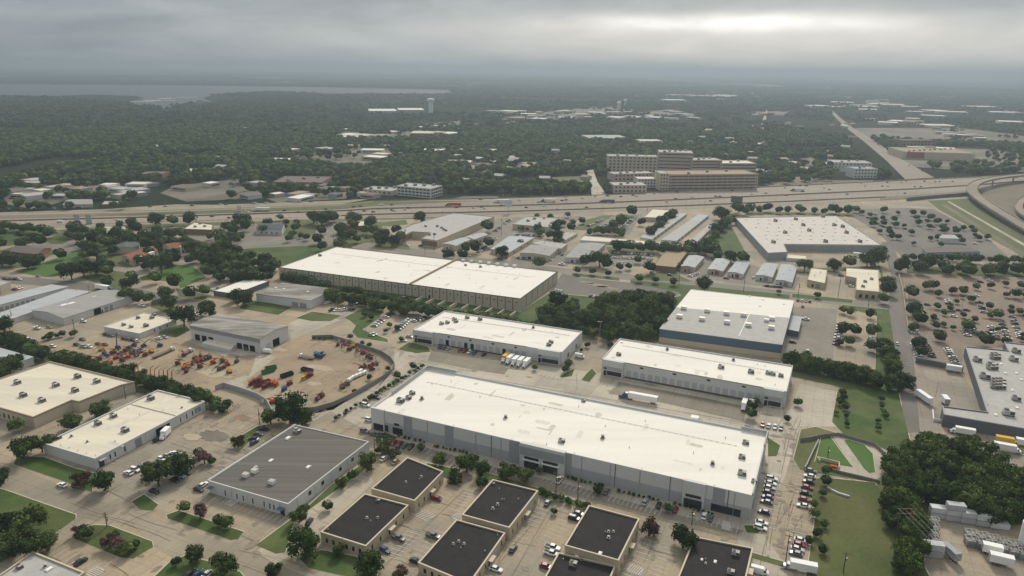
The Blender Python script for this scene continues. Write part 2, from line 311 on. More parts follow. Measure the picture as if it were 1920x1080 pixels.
G([(1510, 900), (1545, 895), (1640, 905), (1680, 960), (1745, 1085), (1700, 1200), (1490, 1200), (1515, 1060), (1530, 960)], m=mat('meadow_grass', (.058, .085, .024), var=.26, scale=.035, fine=.14, fscale=.6, c2=(.098, .105, .038), bump=.2))
G([(1850, 500), (1700, 500), (1700, 512), (1850, 518), (1930, 520), (1930, 508)], m=GRASS)
VG = mat('verge_grass', (.085, .10, .038), var=.12, scale=.05, fine=.1, fscale=.5)
for g in ([(-50, 443), (60, 438), (120, 430), (250, 421), (420, 417), (640, 410), (640, 413), (400, 423), (250, 428), (120, 440), (0, 452), (-50, 455)], [(640, 411), (900, 405), (900, 407), (640, 414)],
          [(0, 470), (40, 458), (70, 462), (110, 470), (60, 500), (0, 505)], [(165, 455), (200, 445), (330, 445), (345, 470), (250, 500), (190, 500)], [(170, 500), (240, 512), (225, 545), (150, 520)],
          [(500, 425), (545, 412), (600, 412), (590, 440), (548, 448)], [(640, 425), (715, 415), (720, 445), (640, 470)], [(715, 448), (760, 452), (770, 468), (700, 462)], [(1280, 500), (1272, 516), (1300, 528), (1180, 524)], [(1135, 462), (1300, 470), (1320, 490), (1290, 470), (1145, 480)],
          [(1395, 396), (1600, 400), (1600, 405), (1400, 402)], [(1350, 404), (1390, 396), (1380, 408), (1352, 440)], [(1480, 505), (1650, 498), (1665, 545), (1655, 560), (1650, 505), (1500, 512)], [(1470, 690), (1600, 700), (1690, 735), (1640, 745), (1560, 722), (1480, 705)],
          [(0, 640), (70, 655), (330, 730), (400, 750), (395, 770), (300, 748), (180, 715), (60, 690), (0, 665)], [(1640, 890), (1700, 860), (1925, 900), (1925, 985), (1850, 978), (1740, 955), (1730, 1085), (1680, 1085)], [(330, 540), (400, 555), (380, 562), (335, 556)], [(285, 560), (335, 575), (320, 590), (282, 575)]): sheet('grass_ground', g, .13, VG)
# water-treatment pond bowl with loop drive
G([(1502, 805), (1530, 800), (1570, 812), (1640, 832), (1662, 850), (1665, 890), (1635, 903), (1500, 880), (1488, 860)], z=.18, m=DRY)
sheet('pavement', [(1556, 812), (1580, 815), (1635, 830), (1655, 850), (1658, 890), (1638, 902), (1570, 884), (1574, 872), (1600, 876)], .22, CONC2)
G([(1540, 820), (1555, 816), (1576, 845), (1597, 873), (1565, 870), (1528, 866)], z=.26, m=GRASSB); G([(1583, 826), (1588, 824), (1620, 834), (1636, 850), (1641, 885), (1630, 887), (1620, 878)], z=.27, m=GRASSB)
# pale lots and drives seen between the far trees
FL = [[(0, 380), (30, 350), (110, 348), (130, 375), (60, 392)], [(120, 345), (230, 350), (240, 372), (140, 368)], [(330, 348), (450, 335), (495, 350), (480, 372), (350, 378), (300, 362)],
      [(500, 372), (600, 362), (650, 360), (650, 372), (520, 380)], [(535, 290), (640, 276), (760, 280), (740, 300), (640, 308), (545, 302)], [(640, 292), (770, 288), (800, 292), (770, 304), (650, 316)],
      [(850, 372), (870, 368), (935, 368), (930, 376), (860, 378)], [(1430, 345), (1500, 330), (1560, 338), (1640, 338), (1600, 348), (1450, 352)], [(1480, 300), (1520, 295), (1545, 305), (1510, 312)],
      [(1680, 275), (1860, 280), (1990, 300), (1990, 322), (1850, 322), (1700, 312)], [(1600, 240), (1800, 240), (1990, 262), (1990, 275), (1680, 268), (1620, 262)],
      [(790, 232), (860, 226), (900, 232), (850, 240)], [(680, 255), (800, 242), (850, 248), (760, 262), (690, 268)], [(1140, 272), (1260, 262), (1270, 274), (1160, 282)], [(1400, 210), (1480, 208), (1470, 216), (1405, 216)],
      [(1350, 278), (1365, 262), (1372, 262), (1358, 284)], [(1405, 288), (1425, 268), (1432, 268), (1415, 290)], [(1435, 282), (1450, 268), (1457, 268), (1445, 284)], [(1470, 282), (1478, 270), (1482, 272), (1474, 284)],
      [(940, 222), (1060, 205), (1150, 200), (1160, 208), (1020, 228), (950, 232)], [(1180, 212), (1260, 205), (1290, 212), (1210, 220)], [(1040, 260), (1060, 255), (1065, 262), (1042, 268)], [(875, 310), (895, 303), (905, 308), (880, 322)]]
for k, g in enumerate(FL): sheet('parking_lot', g, .1, mat('far_lot_paving', (.19, .165, .13), var=.25, scale=.02, fine=.15, fscale=.15, c2=(.12, .115, .085)))
# bands of open fields and shores toward the horizon
for g, c in (([(-300, 152), (400, 150), (700, 153), (500, 155), (0, 156)], 0), ([(650, 152), (1000, 150), (1300, 153), (1100, 156), (700, 155)], 1), ([(800, 160), (1200, 156), (1330, 160), (1150, 163), (850, 163)], 1),
             ([(1300, 158), (1650, 160), (1900, 170), (1650, 168), (1350, 163)], 1), ([(1700, 180), (2000, 178), (2100, 184), (1760, 186)], 0), ([(1150, 178), (1350, 172), (1500, 176), (1250, 182)], 1)):
    sheet('field_ground', g, .3, mat('far_fields', (.16, .15, .09), var=.2, scale=.004, fine=.1, fscale=.02) if c else mat('far_shore', (.07, .08, .05), var=.15, scale=.004))
# painted markings and joints: one sheet of lines per lot
def ln(mb, a, c, w=.14, z=.3):
    d = (c - a); n = Vector((-d.y, d.x, 0)).normalized() * w / 2
    mb.flat([(p.x, p.y) for p in (a - n, c - n, c + n, a + n)], z)
def stalls(p, q, length, n, side=1, z=.17, w=.16, lean=0):   # n stalls between p and q, lines running off to one side
    a, c = P(*p), P(*q); d = (c - a); u = d.normalized(); nrm = Vector((-u.y, u.x, 0)) * side
    nrm = (nrm + u * lean).normalized(); mb = MB()
    for i in range(n + 1): s_ = a + d * (i / n); ln(mb, s_, s_ + nrm * length, w, z)
    return tag(mb.build('parking_lines', LINE), None, None, None, 'structure')
def hatch(p, q, length, n, side=1, z=.185):
    a, c = P(*p), P(*q); d = c - a; nrm = Vector((-d.y, d.x, 0)).normalized() * side * length; mb = MB()
    for i in range(n): ln(mb, a + d * (i / n), a + d * ((i + 1) / n) + nrm, .25, z)
    ln(mb, a, a + nrm, .15, z); ln(mb, c, c + nrm, .15, z); ln(mb, a, c, .15, z)
    return tag(mb.build('parking_lines', LINE), None, None, None, 'structure')
for a in (((395, 940), (530, 985), 5.5, 15, 1), ((622, 927), (698, 868), 5.4, 10, -1), ((545, 992), (612, 936), 5.4, 9, -1), ((720, 1042), (768, 990), 5.6, 8, -1), ((805, 940), (850, 905), 5.6, 6, -1),
          ((862, 960), (895, 925), 5.3, 7, 1), ((790, 1055), (838, 1003), 5.3, 7, 1), ((957, 1012), (1010, 945), 5.6, 9, -1), ((1035, 1020), (1075, 985), 5.3, 6, 1), ((1165, 1075), (1205, 1010), 5.5, 8, -1),
          ((1248, 1085), (1272, 1035), 5.5, 7, 1), ((722, 838), (800, 852), 5.4, 8, 1), ((800, 862), (900, 888), 5.4, 11, 1), ((910, 882), (975, 898), 5.4, 7, 1), ((1015, 902), (1110, 935), 5.4, 11, 1), ((1140, 940), (1235, 968), 5.4, 11, 1), ((1270, 968), (1380, 1000), 5.4, 12, 1),
          ((1523, 880), (1505, 1060), 5.5, 22, -1), ((1452, 880), (1425, 985), 5.5, 14, 1), ((1497, 722), (1487, 790), 5.5, 9, -1), ((1567, 725), (1562, 795), 7.5, 14, -1), ((640, 795), (690, 745), 5.4, 8, -1), ((690, 742), (775, 690), 5.4, 13, -1),
          ((1000, 705), (1040, 712), 5.4, 5, 1), ((1120, 722), (1152, 728), 5.4, 5, 1), ((408, 742), (475, 757), 5.4, 10, 1), ((215, 870), (260, 838), 5.4, 6, 1), ((100, 1045), (160, 1075), 5.5, 6, 1), ((1578, 580), (1560, 640), 5.5, 14, -1), ((1635, 600), (1632, 650), 5.5, 12, 1),
          ((1720, 640), (1722, 688), 5.5, 10, -1), ((1800, 645), (1806, 690), 5.5, 10, 1), ((1745, 555), (1762, 680), 5.5, 30, -1), ((1745, 555), (1762, 680), 5.5, 30, 1), ((1840, 560), (1885, 640), 5.5, 24, -1), ((1840, 560), (1885, 640), 5.5, 24, 1),
          ((1790, 540), (1815, 640), 5.5, 24, 1), ((1900, 560), (1960, 640), 5.5, 24, 1), ((1680, 410), (1740, 440), 5.5, 24, 1), ((1720, 405), (1790, 440), 5.5, 24, 1), ((1640, 410), (1700, 450), 5.5, 24, 1)): stalls(*a)
hatch((768, 962), (800, 978), 5, 7, 1); hatch((1175, 1072), (1200, 1080), 4.5, 6, 1); hatch((1352, 992), (1368, 996), 5.3, 7, 1); hatch((420, 945), (433, 950), 5.2, 7, 1); hatch((1444, 893), (1463, 897), 3.2, 7, 1)
hatch((160, 1075), (185, 1062), 4.5, 6, -1); hatch((845, 970), (858, 962), 4.5, 5, -1)
# lane lines of the highway
mb = MB()
def along(pts, t):
    k = min(int(t * (len(pts) - 1)), len(pts) - 2); f = t * (len(pts) - 1) - k
    return pts[k][0] + (pts[k + 1][0] - pts[k][0]) * f, pts[k][1] + (pts[k + 1][1] - pts[k][1]) * f
HLr = HL[::-1]
def hwy(x, f): return P(x, upx(x, HU) * (1 - f) + upx(x, HLr) * f)
for f in (.2, .3, .4, .62, .7, .78):
    for x in range(-150, 2100, 12): 
        if x > 700 or f > .5: ln(mb, hwy(x, f), hwy(x + 5, f), .35, .16)
for f in (.12, .48, .55, .88):
    for x in range(-150, 2100, 30): ln(mb, hwy(x, f), hwy(x + 30, f), .3, .16)
tag(mb.build('lane_lines', LINE), None, None, None, 'structure')
# gutters, tyre-darkened strips, long paving seams in the service yards
mb = MB()
for a, c, w in (((800, 858), (1380, 1012), .5), ((430, 822), (560, 735), .35), ((420, 990), (560, 1050), .3), ((1485, 800), (1425, 1060), .3), ((870, 920), (700, 1080), .25), ((1045, 930), (960, 1080), .25), ((880, 705), (1440, 800), .3), ((700, 735), (1100, 640), .2)):
    ln(mb, P(*a), P(*c), w, .15)
tag(mb.build('gutter_strip', DARKP), None, None, None, 'structure')
def blob(pts_c, rx, ry, m, z=.18, rz=0, n=18):
    c = P(*pts_c); b_ = MB(); ca, sa = math.cos(rz), math.sin(rz); pl = []
    for i in range(n):
        t = 2 * math.pi * i / n; k = rnd.uniform(.75, 1.15); x, y = rx * k * math.cos(t), ry * k * math.sin(t); pl.append((c.x + x * ca - y * sa, c.y + x * sa + y * ca))
    b_.flat(pl, z); tag(b_.build('pavement_stain', m), None, None, None, 'structure')
STAIN = mat('oil_stain', (.26, .225, .175), var=.2, scale=.2)
blob((403, 818), 8, 5, mat('dark_wet_stain', (.17, .152, .128), var=.25, scale=.15, fine=.15), rz=GB, n=40)
sheet('pavement_patch', [(437, 782), (455, 776), (474, 784), (456, 791)], .15, mat('brown_paving_patch', (.24, .165, .115)))
for a in (((440, 668), 5, 2.2), ((1120, 535), 10, 4), ((1100, 530), 6, 3), ((1370, 745), 5, 2), ((1220, 722), 4, 1.6), ((1478, 818), 3, 3), ((1360, 1008), 1.6, 2.4), ((1140, 540), 9, 3), ((960, 690), 6, 2)): blob(*a, STAIN, rz=GB)
PALE = mat('pale_dirt_patch', (.40, .335, .245), var=.12, scale=.2)
for a in (((547, 742), 7, 4), ((590, 720), 4, 2.5), ((520, 655), 8, 3), ((360, 820), 5, 3), ((600, 690), 9, 3), ((250, 690), 12, 4), ((400, 700), 12, 5)): blob(*a, PALE, rz=GB)

# sealed cracks, tyre tracks and oil drips on the foreground paving
mb = MB(); ms = MB(); ZN = [(20, 560, 830, 1070), (560, 1300, 880, 1075), (800, 1450, 660, 790), (1430, 1510, 800, 1050), (200, 720, 620, 770), (560, 800, 640, 860), (1690, 1900, 540, 800), (330, 560, 760, 900)]
for k in range(260):
    z_ = rnd.choice(ZN); x, y = rnd.uniform(z_[0], z_[1]), rnd.uniform(z_[2], z_[3]); p = P(x, y); a = rnd.choice((GA, GB)) + rnd.uniform(-.12, .12); n_ = rnd.randint(3, 7); st = rnd.uniform(2.5, 6)
    for q in range(n_):
        p2 = p + Vector((math.cos(a), math.sin(a), 0)) * st; ln(mb, p, p2, rnd.uniform(.10, .26), .142); p = p2; a += rnd.uniform(-.12, .12)
for k in range(420):
    z_ = rnd.choice(ZN); p = P(rnd.uniform(z_[0], z_[1]), rnd.uniform(z_[2], z_[3])); r_ = rnd.uniform(.4, 1.5); e_ = rnd.uniform(1, 3); a = rnd.choice((GA, GB))
    pl = []
    for i in range(9):
        t = 6.283 * i / 9; kk = rnd.uniform(.7, 1.2) * r_; X, Y = kk * e_ * math.cos(t), kk * math.sin(t); pl.append((p.x + X * math.cos(a) - Y * math.sin(a), p.y + X * math.sin(a) + Y * math.cos(a)))
    ms.flat(pl, .143 + (k % 20) * .0006)
tag(mb.build('sealed_cracks', mat('crack_sealant', (.16, .14, .11), var=.2, scale=.3)), None, None, None, 'structure')
tag(ms.build('oil_drips', mat('faint_oil_stain', (.235, .20, .155), var=.25, scale=.3)), None, None, None, 'structure')
# ------------------------------------------------------------------ buildings
class Bld: pass
UM0 = {}
def unit_meshes():
    b = MB()                                  # air handler: box, curb, grille, fan ring
    b.box((0, 0, 0), (2.7, 1.9, .25), 0, 1); b.box((0, 0, .25), (2.5, 1.7, 1.25), 0, 0); b.box((-.55, 0, 1.503), (1.1, 1.3, .12), 0, 1)
    b.box((.75, 0, .5), (1.02, 1.76, .8), 0, 1)
    ac = b.mesh('rooftop_unit', [mat('unit_casing', (.42, .40, .36), var=.08, rand=.25), METD])
    b = MB(); b.tube((0, 0, 0), (0, 0, .14), .55, .5, 12, 0); UM0['fan'] = b.mesh('fan', [METD])
    b = MB(); b.box((0, 0, 0), (1.8, 1.8, .35), 0, 0); b.tube((0, 0, .35), (0, 0, 1.5), .62, .62, 12, 1); b.tube((0, 0, 1.5), (0, 0, 1.75), .85, .3, 12, 0)
    vent = b.mesh('roof_vent', [mat('unit_casing', ()), METD])
    b = MB(); b.box((0, 0, 0), (1.5, 2.6, .2), 0, 0); b.box((0, 0, .2), (1.35, 2.4, .28), 0, 1, .7)
    sky = b.mesh('skylight', [METAL, WHT])
    b = MB(); b.tube((0, 0, 0), (0, 0, .6), .14, .14, 6, 0); b.tube((0, 0, .6), (0, 0, .75), .28, .1, 6, 0)
    pipe = b.mesh('vent_pipe', [METAL])
    b = MB(); b.box((0, 0, 0), (3.6, 3.0, .5), 0, 0); b.box((0, 0, .5), (3.3, 2.7, 1.6), 0, 1); b.box((0, 0, 2.1), (3.5, 2.9, .15), 0, 0)
    wv = b.mesh('roof_ventilator', [METAL, WHT])
    return {'a': ac, 'v': vent, 's': sky, 'p': pipe, 'w': wv}
UM = unit_meshes(); UN = {'a': 'rooftop_unit', 'v': 'roof_vent', 's': 'skylight', 'p': 'vent_pipe', 'w': 'roof_ventilator'}
FOOT = []
def bld(name, label, cat, pts, k, base, wall, roof, par=.6, trim=None, trimh=.5, h=None, gable=None, ov=0, group=None, units=(), plain=False):
    B = Bld()
    if h is None:
        px, py = pts[k]; a, c = P(base[0] if isinstance(base, tuple) else px, base[1] if isinstance(base, tuple) else base), P(px, py)
        h = max(2.6, CH * (1 - a.length / c.length))
    B.h = h; W = [P(x, y, h) for x, y in pts]; B.c = [Vector((p.x, p.y)) for p in W]; cen = sum(B.c, Vector((0, 0))) / len(W); B.cen = cen
    FOOT.append((cen, max((q - cen).length for q in B.c)))
    B.o = empty(name, (cen.x, cen.y, 0), label, cat, group); poly = [tuple(p) for p in B.c]
    par = 0 if gable else par
    if par:
        inn = inset(poly, .4); mb = MB(); n = len(poly); mb.prism(poly, -.3, h, 0, False)
        area = sum(poly[i][0] * poly[(i + 1) % n][1] - poly[(i + 1) % n][0] * poly[i][1] for i in range(n))
        for i in range(n):
            j = (i + 1) % n; q = [(*poly[i], h), (*poly[j], h), (*inn[j], h), (*inn[i], h)]; r2 = [(*inn[i], h), (*inn[j], h), (*inn[j], h - par), (*inn[i], h - par)]
            if area < 0: q = q[::-1]; r2 = r2[::-1]
            mb.add(q, [(0, 1, 2, 3)]); mb.add(r2, [(0, 1, 2, 3)])
        mb.build('wall', wall, B.o); mb = MB(); mb.flat(inn, h - par + .004); B.roof = mb.build('roof', roof, B.o); B.rz = h - par
    elif gable:                                # ridge parallel to edge (gable index), rise
        i, rise = gable; p = [B.c[(i + j) % 4] for j in range(4)]; m0, m1 = (p[3] + p[0]) / 2, (p[1] + p[2]) / 2
        mb = MB(); V = [(*p[0], h), (*p[1], h), (*p[2], h), (*p[3], h), (*m0, h + rise), (*m1, h + rise)]
        mb.prism(poly, -.3, h, 0, False); mb.add(V, [(3, 0, 4), (1, 2, 5)]); mb.build('wall', wall, B.o)
        mb = MB(); e = .35; pp = inset([tuple(q) for q in p], -e); V2 = [(*q, h - .02) for q in pp] + [(*((Vector(pp[3]) + Vector(pp[0])) / 2), h + rise + .1), (*((Vector(pp[1]) + Vector(pp[2])) / 2), h + rise + .1)]
        V3 = [(a_, b_, c_ + .18) for a_, b_, c_ in V2]
        mb.add(V2 + V3, [(0, 4, 5, 1), (4, 3, 2, 5), (6, 7, 11, 10), (10, 11, 8, 9), (0, 1, 7, 6), (2, 3, 9, 8), (3, 4, 10, 9), (4, 0, 6, 10), (1, 5, 11, 7), (5, 2, 8, 11)])
        B.roof = mb.build('roof', roof, B.o); B.rz = h + rise * .5
    else:
        mb = MB(); mb.prism(poly, -.3, h, 0, False); mb.build('wall', wall, B.o)
        mb = MB(); mb.prism(inset(poly, -.25 - ov), h, h + .3); B.roof = mb.build('roof', roof, B.o); B.rz = h + .3
    if trim:
        mb = MB(); o_ = inset(poly, -.09); i_ = inset(poly, .46); mb2 = []
        n = len(poly)
        for z in (0, 1): pass
        for i in range(n):
            j = (i + 1) % n; z0, z1 = h - trimh, h + .1
            mb.add([(*o_[i], z0), (*o_[j], z0), (*o_[j], z1), (*o_[i], z1), (*i_[i], z1), (*i_[j], z1)], [(0, 1, 2, 3), (3, 2, 5, 4)])
        mb.build('coping', trim, B.o)
    for t in units:
        kind, ux, uy = t[0], t[1], t[2]; p = P(ux, uy, B.rz)
        q_ = inst(UN[kind], UM[kind], B.o, (p.x - cen.x, p.y - cen.y, B.rz), GB, t[3] if len(t) > 3 else 1)
        if kind == 'a': inst('fan', UM0['fan'], q_, (-.55, 0, 1.62))
    return B
def edge(B, i):
    a, c = B.c[i], B.c[(i + 1) % len(B.c)]; d = c - a; u = d.normalized(); n = Vector((u.y, -u.x))
    if n.dot((a + c) / 2 - B.cen) < 0: n = -n
    return a, d, u, n
def face(B, i, u0, u1, z0, z1, m, name, proud=.06, parent=None, ns=1, gap=.0, mb=None):
    a, d, u, n = edge(B, i); own = mb is None; mb = mb or MB()
    A, C = a + d * u0, a + d * u1; c = (A + C) / 2 + n * (proud / 2 - .03)
    mb.box((c.x, c.y, z0), ((C - A).length, proud + .06, z1 - z0), math.atan2(u.y, u.x))
    if own: return mb.build(name, m, B.o)
def faces(B, i, n, u0, u1, frac, z0, z1, m, name, proud=.06, skip=(), frame=None):
    for k in range(n):
        if k in skip: continue
        w = (u1 - u0) / n; c = u0 + w * (k + .5)
        o_ = face(B, i, c - w * frac / 2, c + w * frac / 2, z0, z1, m, name, proud)
        if frame: o_['f'] = 0; del o_['f']; f_ = face(B, i, c - w * frac / 2 * 1.25, c + w * frac / 2 * 1.25, max(z0 - .15, .02), z1 + .18, frame, 'frame', proud * .5); f_.parent = o_
def canopy(B, i, u0, u1, z, dep, m, name='awning', th=.25):
    a, d, u, n = edge(B, i); A, C = a + d * u0, a + d * u1; c = (A + C) / 2 + n * dep / 2; mb = MB()
    mb.box((c.x, c.y, z), ((C - A).length, dep, th), math.atan2(u.y, u.x)); mb.build(name, m, B.o)
def pod(B, i, u0, u1, h, dep, m, name='entrance_block'):
    a, d, u, n = edge(B, i); A, C = a + d * u0, a + d * u1; c = (A + C) / 2 + n * (dep / 2 - .3); mb = MB()
    mb.box((c.x, c.y, -.2), ((C - A).length, dep + .6, h + .2), math.atan2(u.y, u.x)); mb.build(name, m, B.o)
DOOR = mat('roller_door', (.45, .46, .47), seam=0, var=.06, scale=1); DOORG = mat('grey_roller_door', (.28, .29, .30), var=.06, scale=1)

# A: the long white warehouse in front
A = bld('warehouse', 'longest white-roofed warehouse with two-tone grey walls, largest building in the foreground', 'warehouse', [(695, 764), (802, 689), (1439, 812), (1411, 929)], 3, 977, WLG, RW, .9, units=[
    ('a', 751, 754, 1.3), ('a', 766, 748), ('a', 773, 739), ('v', 791, 749), ('v', 948, 784), ('a', 1053, 829), ('v', 1130, 822), ('v', 1336, 871), ('a', 1398, 832), ('a', 1391, 859), ('a', 1391, 890, 1.2), ('a', 1414, 904, .8),
    ('a', 1094, 753, .7), ('p', 1020, 768), ('p', 1135, 800), ('p', 1210, 790), ('p', 1360, 822), ('p', 846, 716), ('p', 810, 721), ('p', 1025, 834), ('p', 1085, 763), ('p', 900, 745), ('p', 1300, 850), ('p', 1180, 840)])
h = A.h
for i in (3, 0, 2): face(A, i, .001, .999, .02, h * .46, WMG, 'wall_band', .1)
for u in (.118, .243, .428, .568, .865, .93): face(A, 3, 1 - u - .013, 1 - u + .013, .02, h - .25, WG, 'wall_recess_panel', .16)
for u in (.05, .18, .31, .50, .635, .76): face(A, 3, u - .0008, u + .0008, .02, h + .0, TRIM, 'panel_joint', .13)
pod(A, 3, .495 - .06 + .0, .495 + .058, h + .35, 1.3, WLG); A2 = Bld()
for u in (.452, .502):
    face(A, 3, u, u + .038, .3, 3.6, GLASS, 'window', 1.62); face(A, 3, u, u + .038, 4.4, 5.4, GLASS, 'window', 1.62); canopy(A, 3, u - .004, u + .042, 3.8, 2.1, WHT, 'entrance_canopy')
face(A, 3, .436, .552, 6.0, h - 1.0, WG, 'wall_band', 1.55)
for u0, u1 in ((.02, .085), (.945, .985)): face(A, 3, u0, u1, .4, 3.5, GLASS, 'window', .2)
pod(A, 3, .10, .15, h + .35, .9, WLG); face(A, 3, .105, .145, .3, 3.6, GLASS, 'glass_door', 1.25); face(A, 3, .108, .142, 4.6, 5.6, GLASS, 'window', 1.25)
face(A, 3, .90, .93, .2, 3.4, GLASS, 'glass_door', .35); face(A, 3, .91, .925, 4.6, 5.6, GLASS, 'window', .35)
pod(A, 3, .956 - .0, .995, h + .3, .5, WLG); face(A, 3, .96, .99, .4, 3.5, GLASS, 'window', .9)
for u in (.15, .5, .8): face(A, 2, u, u + .06, .4, 3.4, GLASS, 'window', .2)
for q0, q1, hh in (((802, 689), (855, 699), 1.3), ((1390, 803), (1439, 812), 1.0)):
    p, q = P(*q0, A.h), P(*q1, A.h); c = (p + q) / 2; mb = MB(); mb.box((c.x, c.y, A.h - .3), ((q - p).length, .5, hh + .3), ang(q0, q1)); mb.build('parapet', WMG, A.o)
for q0, q1, hh in (((802, 689), (735, 738), 1.1), ((1439, 812), (1433, 838), 1.2), ((1414, 917), (1411, 929), .9)):
    p, q = P(*q0, A.h), P(*q1, A.h); c = (p + q) / 2; mb = MB(); mb.box((c.x, c.y, A.h - .3), ((q - p).length, .5, hh + .3), ang(q0, q1)); mb.build('parapet', WMG, A.o)
# C and D: the two loading buildings behind it
def dock_building(label, pts, k, base, units, docks, ends, skip=()):
    B = bld('dock_warehouse', label, 'warehouse', pts, k, base, WLG, RW, .7, units=units); h = B.h
    for u0, u1 in ends:
        pod(B, 3, u0, u1, h + .25, 1.6, WLG); face(B, 3, u0 + .004, u1 - .004, h * .4, h * .62, WMG, 'wall_band', 1.75)
        face(B, 3, u0 + .008, u1 - .028, .6, 2.9, GLASS, 'window', 1.8); face(B, 3, u1 - .024, u1 - .008, .1, 2.9, GLASS, 'glass_door', 1.8); face(B, 3, u1 - .026, u1 - .008, 3.8, 4.7, GLASS, 'window', 1.8)
    n, u0, u1 = docks
    faces(B, 3, n, u0, u1, .5, .9, 4.2, DOOR, 'dock_door', .12, frame=WMG, skip=skip)
    for s_ in skip: w = (u1 - u0) / n; c = u0 + w * (s_ + .5); face(B, 3, c - w * .25, c + w * .25, .9, 4.2, OPEN, 'open_dock_door', .12)
    faces(B, 3, 4, u0, u1, .11, h - 2.0, h - 1.1, GLASS, 'window', .1)
    face(B, 3, u0, u1, h - .35, h + .12, TRIMB, 'coping', .12); face(B, 3, u0, u1, .05, .8, TRIM, 'dock_bumper_strip', .35)
    faces(B, 2, 2, .1, .9, .2, .8, 3.2, GLASS, 'window', .1)
    return B
C = dock_building('white-roofed loading warehouse with yellow and white trucks at its docks', [(774, 617), (834, 582), (1092, 621), (1054, 660)], 3, 684, [('a', 839, 606), ('a', 828, 608), ('a', 852, 600), ('a', 855, 604), ('a', 876, 597), ('a', 900, 600), ('v', 1000, 615), ('a', 1033, 643), ('a', 1029, 648), ('p', 980, 618), ('p', 1035, 622)], (14, .22, .82), ((.01, .15), (.85, .985)), (3, 9, 8, 12))
D = dock_building('white-roofed loading warehouse behind the blue-cab semi truck', [(1129, 672), (1162, 634), (1487, 685), (1475, 734)], 3, 765, [('v', 1251, 656), ('v', 1375, 676), ('a', 1160, 666), ('a', 1352, 690, 1.2), ('a', 1408, 699, 1.2), ('a', 1440, 701), ('a', 1449, 703), ('a', 1464, 706), ('s', 1166, 642), ('p', 1215, 650), ('p', 1453, 722), ('p', 1420, 684)], (18, .12, .86), ((.87, .99), (.012, .11)))
# B: long north warehouse in two heights
B_ = bld('long_warehouse', 'long tan-walled warehouse with the widest white roof, behind the tree belt', 'warehouse', [(522, 501), (631, 462), (1046, 509), (976, 560)], 3, 583, WT, RW3, .5, trim=TRIM, trimh=.25, units=[('a', 600, 480), ('a', 886, 492), ('a', 901, 501, .8), ('a', 873, 498, .8), ('p', 804, 508), ('p', 779, 489), ('p', 767, 497), ('p', 722, 521), ('p', 762, 530), ('p', 880, 523), ('p', 935, 508), ('p', 950, 521), ('p', 866, 545), ('p', 922, 549), ('p', 568, 499), ('s', 710, 489), ('s', 716, 488), ('s', 724, 485), ('p', 893, 532), ('p', 824, 521), ('p', 1002, 519)])
h = B_.h
for k in range(1, 36): face(B_, 3, k / 36 - .0011, k / 36 + .0011, .02, h - .25, TRIM, 'panel_joint', .12)
for k in range(36): face(B_, 3, k / 36 + .011, k / 36 + .016, h * .6, h * .68, GLASS, 'window', .12)
for k in (12, 27): face(B_, 3, k / 36 + .01, k / 36 + .017, .1, 2.6, OPEN, 'door', .14)
for k in range(1, 7): face(B_, 2, k / 7 - .002, k / 7 + .002, .02, h - .25, TRIM, 'panel_joint', .12)
mb = MB(); p, q = P(768, 533, h), P(856, 487, h); c = (p + q) / 2; mb.box((c.x, c.y, h - .6), ((q - p).length, .6, 1.6), ang((768, 533), (856, 487))); mb.build('parapet', TRIMB, B_.o)
for k in range(7):
    p = P(869 + k * 16, 489 + k * 1.8, h); inst('roof_ventilator', UM['w'], B_.o, (p.x - B_.cen.x, p.y - B_.cen.y, h - .45), GB, .8)
for k in range(9):
    p = P(792 + k * 22, 561 + k * 3.4); mb = MB(); mb.box((p.x - 2.5, p.y - 6, 0), (11, .6, 2.4), GA); mb.build('buttress_wall', WC, B_.o)
# K: blue-banded warehouse
K = bld('blue_warehouse', 'warehouse with a blue metal wall band and half white, half grey roof', 'warehouse', [(1237, 617), (1296, 543), (1489, 564), (1466, 647)], 3, 673, WC, RGREY, 0, units=[('w', 1282, 580), ('w', 1326, 585), ('w', 1362, 590), ('w', 1394, 593), ('w', 1274, 596), ('w', 1316, 601), ('w', 1363, 607), ('w', 1403, 612), ('w', 1447, 600), ('w', 1446, 617), ('w', 1437, 603, .8), ('s', 1406, 556), ('s', 1430, 562), ('s', 1425, 574), ('s', 1470, 570)])
for i in (0, 2, 3): face(K, i, 0, 1, K.h * .40, K.h - .02, WBLUE, 'wall_band', .16)
mb = MB(); mb.flat([tuple(P(x, y, K.h + .33)[:2]) for x, y in ((1268, 576), (1295, 543.5), (1488.5, 564), (1480, 596))], K.h + .315); mb.build('roof_membrane', RW3, K.o)
mb = MB(); p, q = P(1385, 632, K.h), P(1405, 590, K.h); c = (p + q) / 2; mb.box((c.x, c.y, K.h + .3), ((q - p).length, .5, .25), ang((1385, 632), (1405, 590))); mb.build('roof_seam', WHT, K.o)
bld('shed', 'light blue-grey annex shed at the right side of the blue-banded warehouse', 'shed', [(1478, 618), (1484, 592), (1503, 595), (1497, 622)], 3, 633, WBLUE, RSILV, 0)
